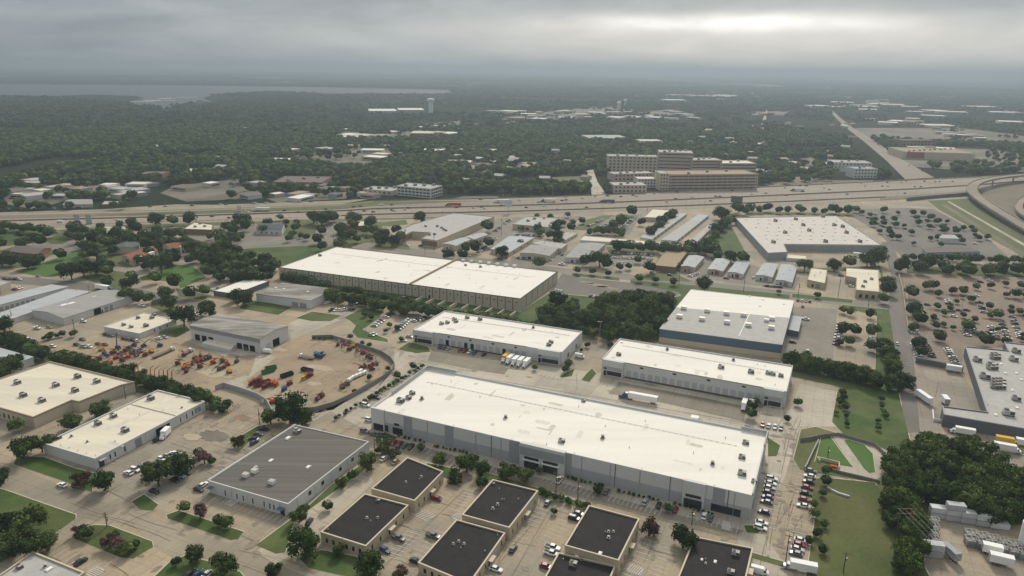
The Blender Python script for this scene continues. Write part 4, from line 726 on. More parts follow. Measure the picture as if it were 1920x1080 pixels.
town(9, 1380, 1800, 146, 156, 200, 500, 12, 16, 'on the hazy horizon at right', 1)
town(8, 1250, 1450, 178, 192, 60, 140, 6, 10, 'in the hazy flats right of centre', .7)
town(8, 520, 800, 275, 300, 25, 45, 5, 7, 'around the sunny clearing', .6)
town(34, 1290, 1600, 232, 335, 12, 20, 4, 6, 'among the estate streets behind the hospital', .35, 'distant_house')
town(24, 10, 640, 338, 376, 14, 30, 4, 6, 'along the far frontage lots at left', .35, 'roadside_store')
town(26, 840, 1130, 270, 350, 12, 20, 4, 6, 'in the wooded estate above the highway', .2, 'distant_house')
town(7, 1690, 1910, 190, 240, 60, 160, 6, 10, 'in the pale sheds at far right', .8)
far.sort(key=lambda t: (t[4], t[0])); cnt = {}
for x, y, w, h, place, br, nm in far:
    k = cnt[place] = cnt.get(place, 0) + 1; p = P(x, y); hw = w / 2; hd = w * rnd.uniform(.3, .55); an = GB + rnd.choice((0, 0, .4, -.3, 1.57)); ca, sa = math.cos(an), math.sin(an)
    W = [Vector((p.x + a * ca - c * sa, p.y + a * sa + c * ca, h)) for a, c in ((-hw, -hd), (-hw, hd), (hw, hd), (hw, -hd))]
    white = rnd.random() < br; house = 'house' in nm
    roof = (rnd.choice((RW3, RW2, RW)) if white else rnd.choice((RBRN, RGREY, RTAN, RGREY)))
    B = bld(nm, '%s %s %s, %s from the left' % ('white-roofed' if white else 'dull-roofed', 'house' if house else 'building', place, ordn(k)), 'house' if house else 'building', [proj(q) for q in W], 0, None, rnd.choice((WLG, WC, WPK, WG)), roof, 0 if house else .4, h=h, gable=(1, 2.2) if house else None)
    if w > 14: face(B, 3, .1, .9, h * .3, h * .6, GLASS, 'window_band', .2)
# water towers
def tower(label, px, pb, pt, r_col, r_tank, tank_h, legs=0):
    b_ = P(px, pb); h = HT(px, pb, pt); t = empty('water_tower', b_, label, 'water tower'); mb = MB(); z = b_.z
    if legs:
        for k in range(legs):
            a = 2 * math.pi * k / legs; mb.tube((b_.x + r_tank * math.cos(a), b_.y + r_tank * math.sin(a), 0), (b_.x + r_tank * .7 * math.cos(a), b_.y + r_tank * .7 * math.sin(a), h - tank_h), .8)
        mb.tube((b_.x, b_.y, 0), (b_.x, b_.y, h - tank_h), 1.4)
    else:
        mb.tube((b_.x, b_.y, 0), (b_.x, b_.y, h - tank_h), r_col, r_col, 16)
        for k in range(16):
            a = 2 * math.pi * k / 16; mb.tube((b_.x + r_col * math.cos(a), b_.y + r_col * math.sin(a), 0), (b_.x + r_col * math.cos(a), b_.y + r_col * math.sin(a), h - tank_h), .5, .5, 4)
    mb.build('column', WHT, t); mb = MB(); c = (b_.x, b_.y)
    pr = [(.0, .6), (.12, .9), (.3, 1.0), (.7, 1.0), (.88, .85), (1, .15)]
    for (a0, k0), (a1, k1) in zip(pr, pr[1:]): mb.tube((*c, h - tank_h * (1 - a0)), (*c, h - tank_h * (1 - a1)), r_tank * k0, r_tank * k1, 20)
    mb.build('tank', WHT, t)
tower('large white-topped water tower with a thick fluted column', 808, 213, 184, 8, 13.5, 13)
tower('small legged water tower standing in the old town', 1160, 207, 190, 2, 9, 12, 6)
tower('slim pale water tower just behind the small legged one', 1172, 200, 186, 3, 8, 10)
# marina docks on the lake
for k, (x, y, w) in enumerate(((268, 193, 90), (285, 191, 70), (300, 190, 120), (312, 187, 80), (325, 186, 110), (340, 186, 70), (350, 184, 90))):
    p = P(x, y); t = empty('boat_dock', (p.x, p.y, .4), 'white-roofed boat dock in the lake inlet, %s from the left' % ordn(k + 1), 'dock', 'boat docks in the inlet'); mb = MB()
    mb.box((p.x, p.y, 4), (w, 18, 1.2), R(18)); mb.build('roof', RW3, t); mb = MB()
    for q in (-.45, -.15, .15, .45): mb.box((p.x + w * q * .95, p.y + w * q * .3, .3), (1, 1, 3.8), R(18))
    mb.build('post', METAL, t)

# ------------------------------------------------------------------ highway furniture and ramps
def strip_wall(name, label, pts, h, th, m, z0=0, cat='barrier', cap=None):
    W = [P(*p) for p in pts]; o = empty(name, (W[0].x, W[0].y, z0), label, cat); mb = MB()
    L = []; n = len(W)
    for i in range(n):
        a = W[max(i - 1, 0)]; c = W[min(i + 1, n - 1)]; d = (c - a); k = Vector((-d.y, d.x, 0)).normalized() * th / 2; L.append((W[i] - k, W[i] + k))
    pl = [(p.x, p.y) for p, _ in L] + [(q.x, q.y) for _, q in reversed(L)]
    mb.prism(pl, z0, z0 + h); mb.build('wall_panel', m, o)
    if cap:
        mb = MB()
        for p in W[::1]: mb.box((p.x, p.y, z0), (th * 2.2, th * 2.2, h + .25), GA)
        mb.build('pier', cap, o)
    return o
BARR = mat('barrier_concrete', (.30, .24, .18), var=.08, scale=.05)
def hl(f, x0=-200, x1=2000, st=60): return [(x, upx(x, HU) * (1 - f) + upx(x, HLr) * f) for x in range(x0, x1, st)]
strip_wall('highway_barrier', 'long concrete median barrier down the centre of the highway', hl(.5), 1.3, .8, BARR)
strip_wall('highway_barrier', 'concrete barrier between the near highway lanes and frontage road', hl(.84, 640, 1680), 1.3, .8, BARR)
strip_wall('highway_barrier', 'concrete barrier along the far edge of the highway', hl(.05, 700, 1900), 1.1, .7, BARR)
strip_wall('retaining_wall', 'dark retaining wall under the highway beside the retail parking lot', [(1700, 377), (1750, 372), (1800, 368), (1838, 364)], 4.5, 1.5, WDK, cat='wall')
# raised main road at the right and the flyover ramps
def deck(label, pts, width, z, th=1.6, cols=True, nm='flyover_ramp'):
    zs = z if isinstance(z, (list, tuple)) else [z] * len(pts); W = [P(p[0], p[1], q) for p, q in zip(pts, zs)]
    W2 = []
    for i in range(len(W) - 1):
        p0, p1, p2, p3 = W[max(i - 1, 0)], W[i], W[i + 1], W[min(i + 2, len(W) - 1)]
        for k in range(6):
            t = k / 6; W2.append(.5 * ((2 * p1) + (p2 - p0) * t + (2 * p0 - 5 * p1 + 4 * p2 - p3) * t * t + (3 * p1 - p0 - 3 * p2 + p3) * t ** 3))
    W2.append(W[-1]); W = W2; n = len(W); o = empty(nm, (W[0].x, W[0].y, 0), label, 'ramp'); mb = MB(); rl = MB()
    S = []
    for i in range(n):
        a = W[max(i - 1, 0)]; c = W[min(i + 1, n - 1)]; d = (c - a); S.append(Vector((-d.y, d.x, 0)).normalized() * width / 2)
    for i in range(n - 1):
        a, c = W[i], W[i + 1]; A0, A1, C0, C1 = a - S[i], a + S[i], c - S[i + 1], c + S[i + 1]; dn = Vector((0, 0, th))
        mb.add([A0, A1, C1, C0, A0 - dn, A1 - dn, C1 - dn, C0 - dn], [(0, 3, 2, 1), (4, 5, 6, 7), (0, 4, 7, 3), (1, 2, 6, 5)])
        for s_ in (-1, 1):
            q0, q1 = a + S[i] * s_ * .99, c + S[i + 1] * s_ * .99; i0, i1 = a + S[i] * s_ * .94, c + S[i + 1] * s_ * .94; up = Vector((0, 0, 1.1))
            rl.add([q0, q1, q1 + up, q0 + up, i0, i1, i1 + up, i0 + up], [(0, 1, 2, 3), (7, 6, 5, 4), (3, 2, 6, 7)])
    mb.build('deck', ROADM, o); rl.build('parapet', CONC2, o)
    if cols:
        for i in range(3, n - 1, 5):
            p = W[i]; mb = MB(); mb.tube((p.x, p.y, 0), (p.x, p.y, p.z - th - 1.4), 1.1, 1.1, 10); u = S[i] * .8; 
            mb.box((p.x, p.y, p.z - th - 1.4), (u.length * 2, 2.2, 1.4), math.atan2(u.y, u.x)); mb.build('pier', CONC2, o)
deck('curving flyover ramp crossing the highway and dropping to the right edge', [(1990, 327), (1920, 328), (1870, 333), (1835, 341), (1822, 353), (1832, 368), (1860, 388), (1900, 412), (1960, 448), (2060, 505)], 13, [9, 10, 11, 11, 10, 9, 8, 7, 6, 5])
deck('tight loop ramp cut off by the right edge beside the flyover', [(1990, 362), (1935, 366), (1914, 378), (1912, 393), (1935, 410), (2000, 425)], 8, 5)
# signs and gantries
def post_sign(name, label, px, pb, pt, w, hh, m, rz=0, twin=False, cat='sign'):
    b_ = P(px, pb); h = HT(px, pb, pt); o = empty(name, b_, label, cat); mb = MB()
    for s_ in ((-.3, .3) if twin else (0,)): mb.tube((b_.x + w * s_, b_.y, 0), (b_.x + w * s_, b_.y, h - hh * .4), .35)
    mb.build('post', METAL, o); mb = MB(); mb.box((b_.x, b_.y - .3, h - hh), (w, .5, hh), rz); mb.build('sign_panel', m, o)
post_sign('billboard', 'dark tilted billboard on one pole beside the highway', 1380, 386, 368, 14, 8, WDK, R(-30), cat='billboard')
post_sign('gantry_sign', 'tall pale sign pylon standing at the highway edge, centre', 954, 400, 375, 8, 8, WLG)
post_sign('gantry_sign', 'back of a sign pylon on the highway median, left part', 449, 397, 385, 5, 8, WLG)
for k, x in enumerate((146, 168)): post_sign('sign_tower', 'grey lattice sign tower over the left highway, %s of a pair' % ('left', 'right')[k], x, 420, 402, 6, 14, WMG)
post_sign('pole_sign', 'blue sign board beside the retail lot at the right edge', 1901, 491, 479, 7, 4, WBLUE)
# ------------------------------------------------------------------ yard walls
YW = [(585, 636), (622, 635), (655, 645), (685, 655), (715, 665), (733, 677), (740, 688), (734, 700), (715, 714), (690, 730), (660, 746), (625, 762), (590, 772), (560, 774), (530, 778), (512, 780)]
strip_wall('screen_wall', 'curved grey screen wall around the equipment yard', YW, 2.6, .3, mat('weathered_wall', (.22, .215, .20), var=.12, scale=.3), cat='wall')
strip_wall('screen_wall', 'straight grey screen wall on the near side of the equipment yard', [(404, 732), (420, 726), (450, 735), (482, 746), (500, 757), (512, 779)], 2.8, .35, WMG, cat='wall')
strip_wall('screen_wall', 'grey wall around the looping drive and grass basin', [(1500, 828), (1518, 826), (1545, 820), (1571, 818), (1600, 826), (1640, 838), (1658, 855), (1663, 880), (1660, 905)], 1.9, .3, mat('weathered_wall', ()), cat='wall')
strip_wall('basin_wall', 'low pale retaining wall inside the grass basin', [(1534, 830), (1524, 850), (1512, 876), (1508, 882)], 1.8, .35, WMG, cat='wall')
strip_wall('basin_wall', 'low wall along the near edge of the basin drive', [(1548, 880), (1575, 888), (1610, 896), (1650, 906)], 1.3, .3, mat('weathered_wall', ()), cat='wall')
strip_wall('roadside_wall', 'brown roadside wall between service road and parking lot', [(1684, 512), (1692, 545), (1698, 590), (1703, 622)], 1.6, .6, TRIMB, cat='wall')
strip_wall('retaining_wall', 'dark retaining wall closing the superstore parking row', [(1716, 680), (1750, 686), (1805, 697)], 3.2, .8, WDK, cat='wall')
strip_wall('dock_ramp_wall', 'white L-shaped ramp wall at the superstore dock', [(1748, 772), (1750, 790), (1768, 793)], 1.6, .4, WHT, cat='wall')
strip_wall('dock_wing_wall', 'grey wing wall beyond the back right corner of the longest warehouse', [(1396, 806), (1440, 822)], 3.0, .4, WMG, cat='wall')
strip_wall('basin_wall', 'small pale headwall at the storm drain in the meadow', [(1551, 915), (1560, 921), (1572, 927), (1592, 933)], .9, .6, WLG, cat='headwall')
# solar pump pad in the basin
p = P(1545, 866); o = empty('pump_station', p, 'small walled pump station with an orange box beside the grass basin', 'pump station'); mb = MB()
for q0, q1 in (((1532, 862), (1573, 872)), ((1573, 872), (1572, 882)), ((1532, 862), (1537, 868))):
    a, c = P(*q0), P(*q1); m_ = (a + c) / 2; mb.box((m_.x, m_.y, 0), ((c - a).length, .4, 1.6), ang(q0, q1))
mb.build('wall', WC, o); mb = MB(); q = P(1562, 880); mb.box((q.x, q.y, 0), (2.6, 1.4, 1.8), GB); mb.build('control_box', mat('orange_paint', (.45, .09, .03)), o)
#SPLIT
# ------------------------------------------------------------------ trees
def crown_mesh(nm, kind, seed, r, zc, hz, nl, nf, fs, conic=False):
    rr = random.Random(seed); mb = MB(); lobes = []
    for i in range(nl):
        a = rr.uniform(0, 2 * math.pi); q = r * math.sqrt(rr.random()) * .78; z = zc + rr.uniform(-.42, .5) * hz
        if conic: q *= max(.12, 1 - (z - zc + hz * .5) / hz)
        lobes.append((Vector((q * math.cos(a), q * math.sin(a), z)), r * rr.uniform(.30, .5) * (.8 if conic else 1)))
    lobes.append((Vector((0, 0, zc)), r * .55))
    for c, q in lobes:                        # inner mass, rough
        bm = bmesh.new(); bmesh.ops.create_icosphere(bm, subdivisions=1, radius=q * .72)
        for v in bm.verts: v.co = v.co * rr.uniform(.75, 1.12); v.co.z *= .8
        base = [v.co + c for v in bm.verts]; mb.add(base, [[v.index for v in f.verts] for f in bm.faces]); bm.free()
    for i in range(nf):                       # leaf clumps
        c, q = rr.choice(lobes); d = Vector((rr.gauss(0, 1), rr.gauss(0, 1), rr.gauss(.25, .9))).normalized()
        p = c + Vector((d.x, d.y, d.z * .85)) * q * rr.uniform(.78, 1.16)
        n = (d + Vector((rr.uniform(-1, 1), rr.uniform(-1, 1), rr.uniform(-.6, 1))) * .7).normalized(); u = n.orthogonal().normalized(); w = n.cross(u); t = rr.uniform(0, 6.28)
        u, w = u * math.cos(t) + w * math.sin(t), w * math.cos(t) - u * math.sin(t); s_ = fs * rr.uniform(.6, 1.35)
        mb.add([p + u * s_, p + w * s_ * .7 + n * s_ * .3, p - u * s_ * .9, p - w * s_ * .8 - n * s_ * .15], [(0, 1, 2, 3)])
    return mb.mesh(nm, LF[kind])
def trunk_mesh(h, r, seed):
    rr = random.Random(seed); mb = MB(); mb.tube((0, 0, -.1), (0, 0, h), r, r * .7, 7)
    for k in range(5):
        a = 6.28 * k / 5 + rr.random(); mb.tube((0, 0, h * .85), (math.cos(a) * h * .7, math.sin(a) * h * .7, h * rr.uniform(1.5, 1.9)), r * .5, r * .2, 5)
    return mb.mesh('trunk', BARK)
TM = {'oak': [crown_mesh('crown', 'oak', s, 4.2, 3.7, 4.0, 13, 1500, .34) for s in range(4)], 'elm': [crown_mesh('crown', 'elm', 20 + s, 4, 3.7, 4.6, 14, 1500, .34) for s in range(4)],
      'cedar': [crown_mesh('crown', 'cedar', 40 + s, 3.2, 3.6, 5.5, 12, 1000, .28, True) for s in range(2)], 'myrtle': [crown_mesh('crown', 'myrtle', 50 + s, 3.4, 3.4, 3.2, 10, 1000, .28) for s in range(2)],
      'plum': [crown_mesh('crown', 'plum', 60 + s, 4, 3.4, 3.8, 11, 1200, .33) for s in range(2)], 'shrub': [crown_mesh('foliage', 'shrub', 70 + s, 3.6, 2.0, 3.2, 8, 420, .42) for s in range(3)]}
TRK = [trunk_mesh(1.9, .28, s) for s in range(3)]
RAD = dict(oak=4.2, elm=4.0, cedar=3.2, myrtle=3.4, plum=4.0, shrub=3.6)
TREES = []
ADJ = dict(oak='rounded dark green oak', elm='leafy green elm', cedar='narrow dark cedar', myrtle='pink-flowering crepe myrtle', plum='reddish-leaved tree', shrub='low green shrub')
def T(place, lst, kind='oak'):
    for t in lst:
        k = t[3] if len(t) > 3 else kind; D = P(t[0], t[1]); dep = D.y * cP + CH * sP; TREES.append((D, t[2] / F * dep / 2 / (.98), k, place, True, t[0]))
def rowT(place, p, q, n, w, kind='elm', jit=.25, same=False):
    for i in range(n):
        f = (i + .5) / n; x = p[0] + (q[0] - p[0]) * f + rnd.uniform(-1, 1) * w * jit; y = p[1] + (q[1] - p[1]) * f + rnd.uniform(-1, 1) * w * jit * .35
        D = P(x, y); dep = D.y * cP + CH * sP; TREES.append((D, w * rnd.uniform(.75, 1.25) / F * dep / 2, kind if rnd.random() < .8 else ('oak' if kind == 'elm' else kind), place, not same, x))
def inp(x, y, pl):
    c = False; n = len(pl)
    for i in range(n):
        (x0, y0), (x1, y1) = pl[i - 1], pl[i]
        if (y0 > y) != (y1 > y) and x < (x1 - x0) * (y - y0) / (y1 - y0) + x0: c = not c
    return c
def fillT(place, pl, n, w, kind='elm', same=True, sp=.5):
    X = [p[0] for p in pl]; Y = [p[1] for p in pl]; got = []; k = 0
    while len(got) < n and k < n * 60:
        k += 1; x, y = rnd.uniform(min(X), max(X)), rnd.uniform(min(Y), max(Y))
        if not inp(x, y, pl) or any(abs(x - a) < w * sp and abs(y - b_) < w * sp * .45 for a, b_ in got): continue
        got.append((x, y)); D = P(x, y); dep = D.y * cP + CH * sP; TREES.append((D, w * rnd.uniform(.75, 1.25) / F * dep / 2, kind if rnd.random() < .75 else 'oak', place, not same, x))
T('in the dark clump at the bottom left corner', [(18, 1003, 60), (58, 1000, 66), (92, 1032, 52), (28, 1042, 64), (68, 1042, 52), (40, 1020, 56)]); T('at the left edge beside the street', [(2, 912, 42)])
T('along the left side of the white warehouse', [(45, 862, 55), (80, 848, 48), (138, 805, 46), (193, 782, 44), (35, 810, 30)]); T('in front of the white warehouse corner', [(153, 912, 44, 'plum'), (198, 918, 50)])
T('in the car park island beside the white warehouse', [(298, 912, 58), (336, 895, 64), (286, 893, 36)]); T('on the drive beside the parked cars', [(372, 860, 22, 'plum'), (384, 870, 30, 'myrtle'), (399, 872, 16, 'plum'), (447, 838, 30, 'plum')])
T('on the verge in front of the ribbed metal roof', [(347, 963, 26), (376, 972, 30, 'myrtle'), (410, 985, 24, 'plum'), (428, 990, 26, 'plum')]); T('on the lawn at the bottom edge', [(368, 1052, 42), (424, 1072, 56), (332, 1062, 20, 'shrub'), (515, 1084, 36)])
T('in the round street island', [(150, 1006, 32, 'plum'), (163, 1008, 26, 'plum'), (205, 1026, 30, 'myrtle'), (222, 1032, 30, 'myrtle'), (240, 1040, 28, 'myrtle'), (254, 1028, 18, 'plum'), (219, 1008, 16, 'plum')], 'myrtle')
T('on the lawn in front of the black-roofed offices', [(572, 1040, 68), (637, 1042, 28), (690, 1078, 62)], 'elm'); T('beside the ribbed metal roof building', [(562, 980, 44), (613, 958, 22), (640, 915, 28), (664, 900, 22), (690, 882, 40), (741, 858, 34, 'shrub'), (722, 852, 30)], 'elm')
T('on the car park strip behind the back row of black roofs', [(852, 905, 46, 'shrub'), (875, 885, 48), (905, 893, 34), (950, 900, 40), (823, 872, 30), (985, 905, 38), (1120, 926, 20), (1252, 962, 20), (788, 845, 16, 'shrub'), (892, 866, 14), (1012, 890, 16)], 'elm')
T('between the black-roofed offices', [(1216, 1002, 40, 'plum'), (1280, 1028, 56), (750, 1085, 38, 'plum'), (905, 915, 24, 'plum'), (1038, 965, 14)])
rowT('in the hedge behind the black roofs', (1008, 925), (1105, 958), 10, 15, 'shrub'); rowT('in the hedge along the longest warehouse', (745, 820), (800, 832), 6, 6, 'shrub'); rowT('in the hedge along the longest warehouse', (810, 838), (880, 852), 9, 6, 'shrub')
rowT('in the hedge along the longest warehouse', (1060, 897), (1135, 915), 9, 7, 'shrub'); rowT('in the hedge along the longest warehouse', (1155, 922), (1240, 942), 9, 7, 'shrub'); rowT('in the hedge along the longest warehouse', (1262, 945), (1340, 968), 9, 7, 'shrub')
T('beside the near side of the yard wall', [(545, 795, 78), (508, 795, 40), (574, 797, 34)], 'elm'); rowT('in the hedge between the yard road and parking', (625, 790), (795, 688), 22, 9, 'shrub'); T('along the yard wall', [(658, 637, 12), (679, 648, 10), (693, 652, 11), (727, 697, 12), (693, 712, 12), (665, 738, 10), (774, 692, 14), (744, 712, 18), (1130, 0, 1)][:-1], 'elm')
rowT('in the tree belt left of the equipment yard', (5, 645), (60, 668), 8, 34, 'elm'); rowT('in the tree belt left of the equipment yard', (65, 670), (330, 742), 26, 32, 'elm'); rowT('in the tree belt left of the equipment yard', (315, 738), (405, 768), 9, 34, 'elm')
T('by the metal building at the left edge', [(20, 705, 50), (3, 715, 40), (30, 690, 34)]); T('at the corner of the yard parking', [(406, 772, 24), (428, 768, 22), (418, 775, 20, 'shrub')], 'elm'); rowT('in the reddish shrub row beside the yard', (78, 640), (122, 630), 5, 13, 'plum')
T('around the red-roofed offices', [(167, 480, 40), (112, 488, 24), (135, 525, 44), (158, 520, 40), (182, 515, 40), (205, 515, 30), (201, 538, 24), (245, 545, 34), (285, 505, 38), (303, 512, 44), (322, 497, 30), (178, 458, 30), (300, 470, 24)])
T('along the street above the rusty-roofed workshop', [(240, 566, 30), (262, 568, 26), (281, 570, 24), (308, 562, 38), (318, 580, 40), (346, 612, 48), (393, 594, 46), (356, 560, 26), (382, 557, 26), (328, 540, 30), (458, 572, 46), (438, 566, 30), (141, 632, 16), (10, 622, 40)])
fillT('in the grove right of the red-roofed offices', [(340, 462), (430, 468), (485, 490), (520, 500), (505, 530), (430, 540), (385, 520), (350, 500)], 44, 27, sp=.4)
T('beside the brown shingled house', [(52, 505, 36), (28, 500, 30), (5, 500, 34), (2, 470, 30), (55, 455, 16)]); fillT('around the restaurants below the highway', [(180, 445), (250, 438), (330, 440), (335, 465), (270, 470), (190, 468)], 18, 26)
T('along the highway frontage at left', [(293, 424, 32), (323, 424, 22), (358, 422, 28), (248, 425, 20), (226, 428, 16), (190, 432, 16), (141, 442, 30), (338, 448, 22), (397, 450, 16), (62, 452, 18)]); rowT('in the hedge near the left frontage road', (0, 432), (80, 440), 8, 18)
fillT('in the grove beside the access drive', [(425, 432), (445, 412), (468, 410), (465, 435), (440, 462), (405, 470), (400, 455)], 12, 22)
T('around the fast food restaurant', [(588, 420, 32), (603, 422, 36), (618, 420, 28), (556, 422, 12), (605, 440, 16), (596, 458, 22), (640, 438, 24), (645, 455, 28), (638, 470, 26), (650, 480, 24), (663, 419, 34), (697, 428, 26), (702, 442, 22), (686, 440, 20), (664, 445, 18), (550, 446, 16), (565, 447, 12), (605, 470, 20), (690, 430, 18)])
T('around the grey factory', [(712, 462, 30), (735, 462, 30), (722, 450, 24), (752, 455, 24), (745, 440, 20), (790, 418, 32), (840, 487, 28), (866, 487, 22), (912, 436, 26), (874, 474, 22), (893, 474, 26), (915, 465, 22), (940, 483, 30), (1012, 505, 26), (1040, 437, 24), (1043, 452, 28), (1070, 434, 18), (1055, 425, 14), (1090, 420, 14)])
rowT('in the tree belt between the two long warehouses', (530, 522), (610, 548), 9, 20, 'elm', same=True); rowT('in the tree belt between the two long warehouses', (610, 562), (770, 594), 18, 26, 'elm', same=True); rowT('in the tree belt between the two long warehouses', (760, 586), (1010, 622), 26, 22, 'elm', same=True); rowT('in the tree belt between the two long warehouses', (640, 552), (790, 582), 12, 18, 'elm', same=True)
fillT('in the wood left of the blue-banded warehouse', [(1022, 584), (1048, 572), (1075, 582), (1092, 600), (1130, 582), (1180, 566), (1262, 568), (1250, 592), (1232, 642), (1140, 642), (1010, 618)], 60, 36, sp=.42)
T('along the street past the empty parking lot', [(1082, 514, 16), (1112, 516, 15), (1141, 519, 13), (1197, 529, 17), (1229, 532, 15), (1262, 535, 16), (1321, 546, 36), (1217, 513, 26), (1195, 494, 16), (1275, 505, 14), (1532, 560, 14), (1460, 552, 10)]); T('beside the crowded salvage lot', [(1124, 500, 42), (1100, 500, 26), (1140, 505, 22), (1160, 508, 16), (1178, 506, 14)])
rowT('in the dark hedge above the salvage lot', (1145, 470), (1290, 478), 14, 22, 'oak', same=True); rowT('in the dark hedge above the salvage lot', (1290, 476), (1335, 482), 5, 24, 'oak', same=True); rowT('in the tree line beside the grassy triangle', (1310, 475), (1368, 420), 12, 18, 'elm', same=True); rowT('in the dark hedge beside the storage rows', (1215, 447), (1268, 403), 13, 17, 'oak', same=True); rowT('along the parking strip below the highway', (1105, 440), (1170, 442), 8, 16, 'oak')
T('behind the big-box store corner', [(1352, 412, 34), (1380, 402, 26), (1340, 440, 24), (1395, 404, 20), (1182, 405, 22), (1165, 425, 26), (1150, 432, 22), (1345, 487, 20), (1370, 492, 30), (1390, 495, 26)]); rowT('in the verge behind the big-box store', (1400, 398), (1600, 403), 12, 17, 'oak')
T('around the L-shaped shop', [(1508, 508, 32), (1563, 508, 34), (1590, 503, 26), (1625, 500, 36), (1640, 498, 42), (1652, 480, 22), (1660, 540, 34), (1664, 555, 30), (1655, 570, 22)]); T('in the small car park right of the blue-banded warehouse', [(1578, 588, 16), (1595, 592, 18), (1631, 597, 20), (1582, 627, 26), (1598, 630, 26), (1592, 650, 22), (1638, 632, 28), (1574, 649, 16), (1632, 660, 24), (1512, 676, 20)])
rowT('in the tree belt behind the second loading warehouse', (1480, 690), (1600, 712), 13, 32, 'elm', same=True); rowT('in the tree belt behind the second loading warehouse', (1590, 712), (1690, 735), 11, 36, 'elm', same=True); rowT('in the tree belt behind the second loading warehouse', (1650, 650), (1670, 710), 7, 30, 'elm', same=True)
rowT('on the fence line in the right meadow', (1572, 738), (1582, 800), 7, 13, 'cedar', .8); rowT('in the second meadow line', (1645, 750), (1658, 812), 6, 12, 'cedar', .9); rowT('on the meadow edge beside the parked cars', (1545, 885), (1528, 1050), 9, 18, 'elm', .8)
fillT('in the dense wood at lower right', [(1695, 838), (1730, 832), (1770, 850), (1850, 878), (1925, 895), (1925, 990), (1840, 980), (1740, 955), (1700, 955), (1665, 925), (1668, 880)], 66, 50, sp=.34)
fillT('in the wood behind the white crates', [(1640, 920), (1700, 945), (1735, 1000), (1730, 1082), (1680, 1082), (1670, 1000)], 22, 44, sp=.35)
T('by the second loading warehouse entrance', [(1497, 763, 18), (1476, 791, 14), (1406, 785, 24), (1408, 770, 22), (1417, 760, 16), (1160, 690, 12)], 'elm'); T('by the first loading warehouse entrance', [(1066, 690, 18), (1060, 698, 16), (1102, 652, 12), (1145, 652, 12), (1003, 695, 12), (1090, 660, 8)], 'elm')
T('on the service road side of the parking lot', [(1706, 560, 28), (1712, 592, 30), (1718, 608, 30), (1722, 655, 28), (1726, 668, 24), (1712, 622, 20), (1690, 510, 30), (1740, 545, 22), (1750, 545, 22)])
T('on an island of the big brown parking lot', [(1786, 552, 16), (1802, 552, 17), (1755, 580, 14), (1812, 620, 24), (1855, 597, 14), (1868, 597, 20), (1842, 650, 32), (1760, 640, 24), (1904, 560, 20), (1752, 618, 18), (1885, 648, 18), (1910, 590, 14), (1767, 612, 10)])
fillT('in the rows of the big brown parking lot', [(1740, 545), (1925, 535), (1925, 640), (1760, 650)], 26, 13, 'elm', same=False, sp=1.3)
rowT('in the hedge between the two right parking lots', (1690, 507), (1925, 517), 20, 24, 'oak', .9); rowT('along the shops in the retail lot', (1690, 488), (1925, 497), 15, 17, 'oak')
fillT('between the streets at upper left', [(0, 440), (330, 438), (345, 470), (330, 540), (0, 500)], 36, 22, sp=.7)
fillT('along the restaurant lots', [(480, 412), (720, 412), (720, 470), (560, 458), (480, 440)], 18, 18, sp=.8)
fillT('between the industrial sheds', [(950, 405), (1200, 400), (1210, 445), (950, 470)], 14, 15, sp=.8)
fillT('in the retail parking lot', [(1600, 397), (1720, 400), (1830, 435), (1870, 455), (1710, 470), (1650, 440)], 44, 12, 'oak', same=False, sp=1)
T('on the small island near the yard road', [(752, 640, 10, 'shrub'), (695, 600, 12), (683, 595, 12), (730, 615, 12), (744, 620, 12), (724, 625, 10), (711, 850, 14, 'shrub'), (590, 636, 6), (600, 637, 6), (610, 637, 7), (620, 636, 7)], 'elm')
# keep foliage out of building footprints
TREES = [(t[0], t[1] * .88) + t[2:] for t in TREES if t[0].y > 0]
def visw(t): return t[1] / t[0].length
KK = {}
TREES.sort(key=visw, reverse=True)
near, rest = TREES[:300], TREES[300:]
for t in near: KK.setdefault((t[3], t[2]), []).append(t)
CATN = dict(oak='oak_tree', elm='elm_tree', cedar='cedar_tree', myrtle='crepe_myrtle', plum='plum_tree', shrub='shrub')
for (place, kind), L in KK.items():
    L.sort(key=lambda t: t[5]); n = len(L); same = not L[0][4] or n > 12
    for i, (D, r_, k, pl, u, x) in enumerate(L):
        lab = ADJ[kind] + ' ' + place
        if not same and n > 1: lab += ', %s from left' % ordn(i + 1)
        if same: lab = 'one of the %ss ' % ADJ[kind] + place
        lab = lab if len(lab.split()) <= 16 else lab.replace(' the ', ' ')
        o = empty(CATN[kind], (D.x, D.y, .15), lab, 'shrub' if kind == 'shrub' else 'tree', ('%ss %s' % (ADJ[kind].split()[-1], place)) if n > 1 else None)
        s_ = r_ / RAD[kind]; rz = rnd.uniform(0, 6.28)
        if kind == 'shrub': inst('foliage', rnd.choice(TM[kind]), o, (0, 0, 0), rz, (s_, s_, s_ * .9))
        else:
            hz = s_ * rnd.uniform(.9, 1.12); inst('crown', rnd.choice(TM[kind]), o, (0, 0, 0), rz, (s_, s_ * rnd.uniform(.88, 1.1), hz)); inst('trunk', rnd.choice(TRK), o, (0, 0, 0), rz, (s_ * 1.1, s_ * 1.1, hz))
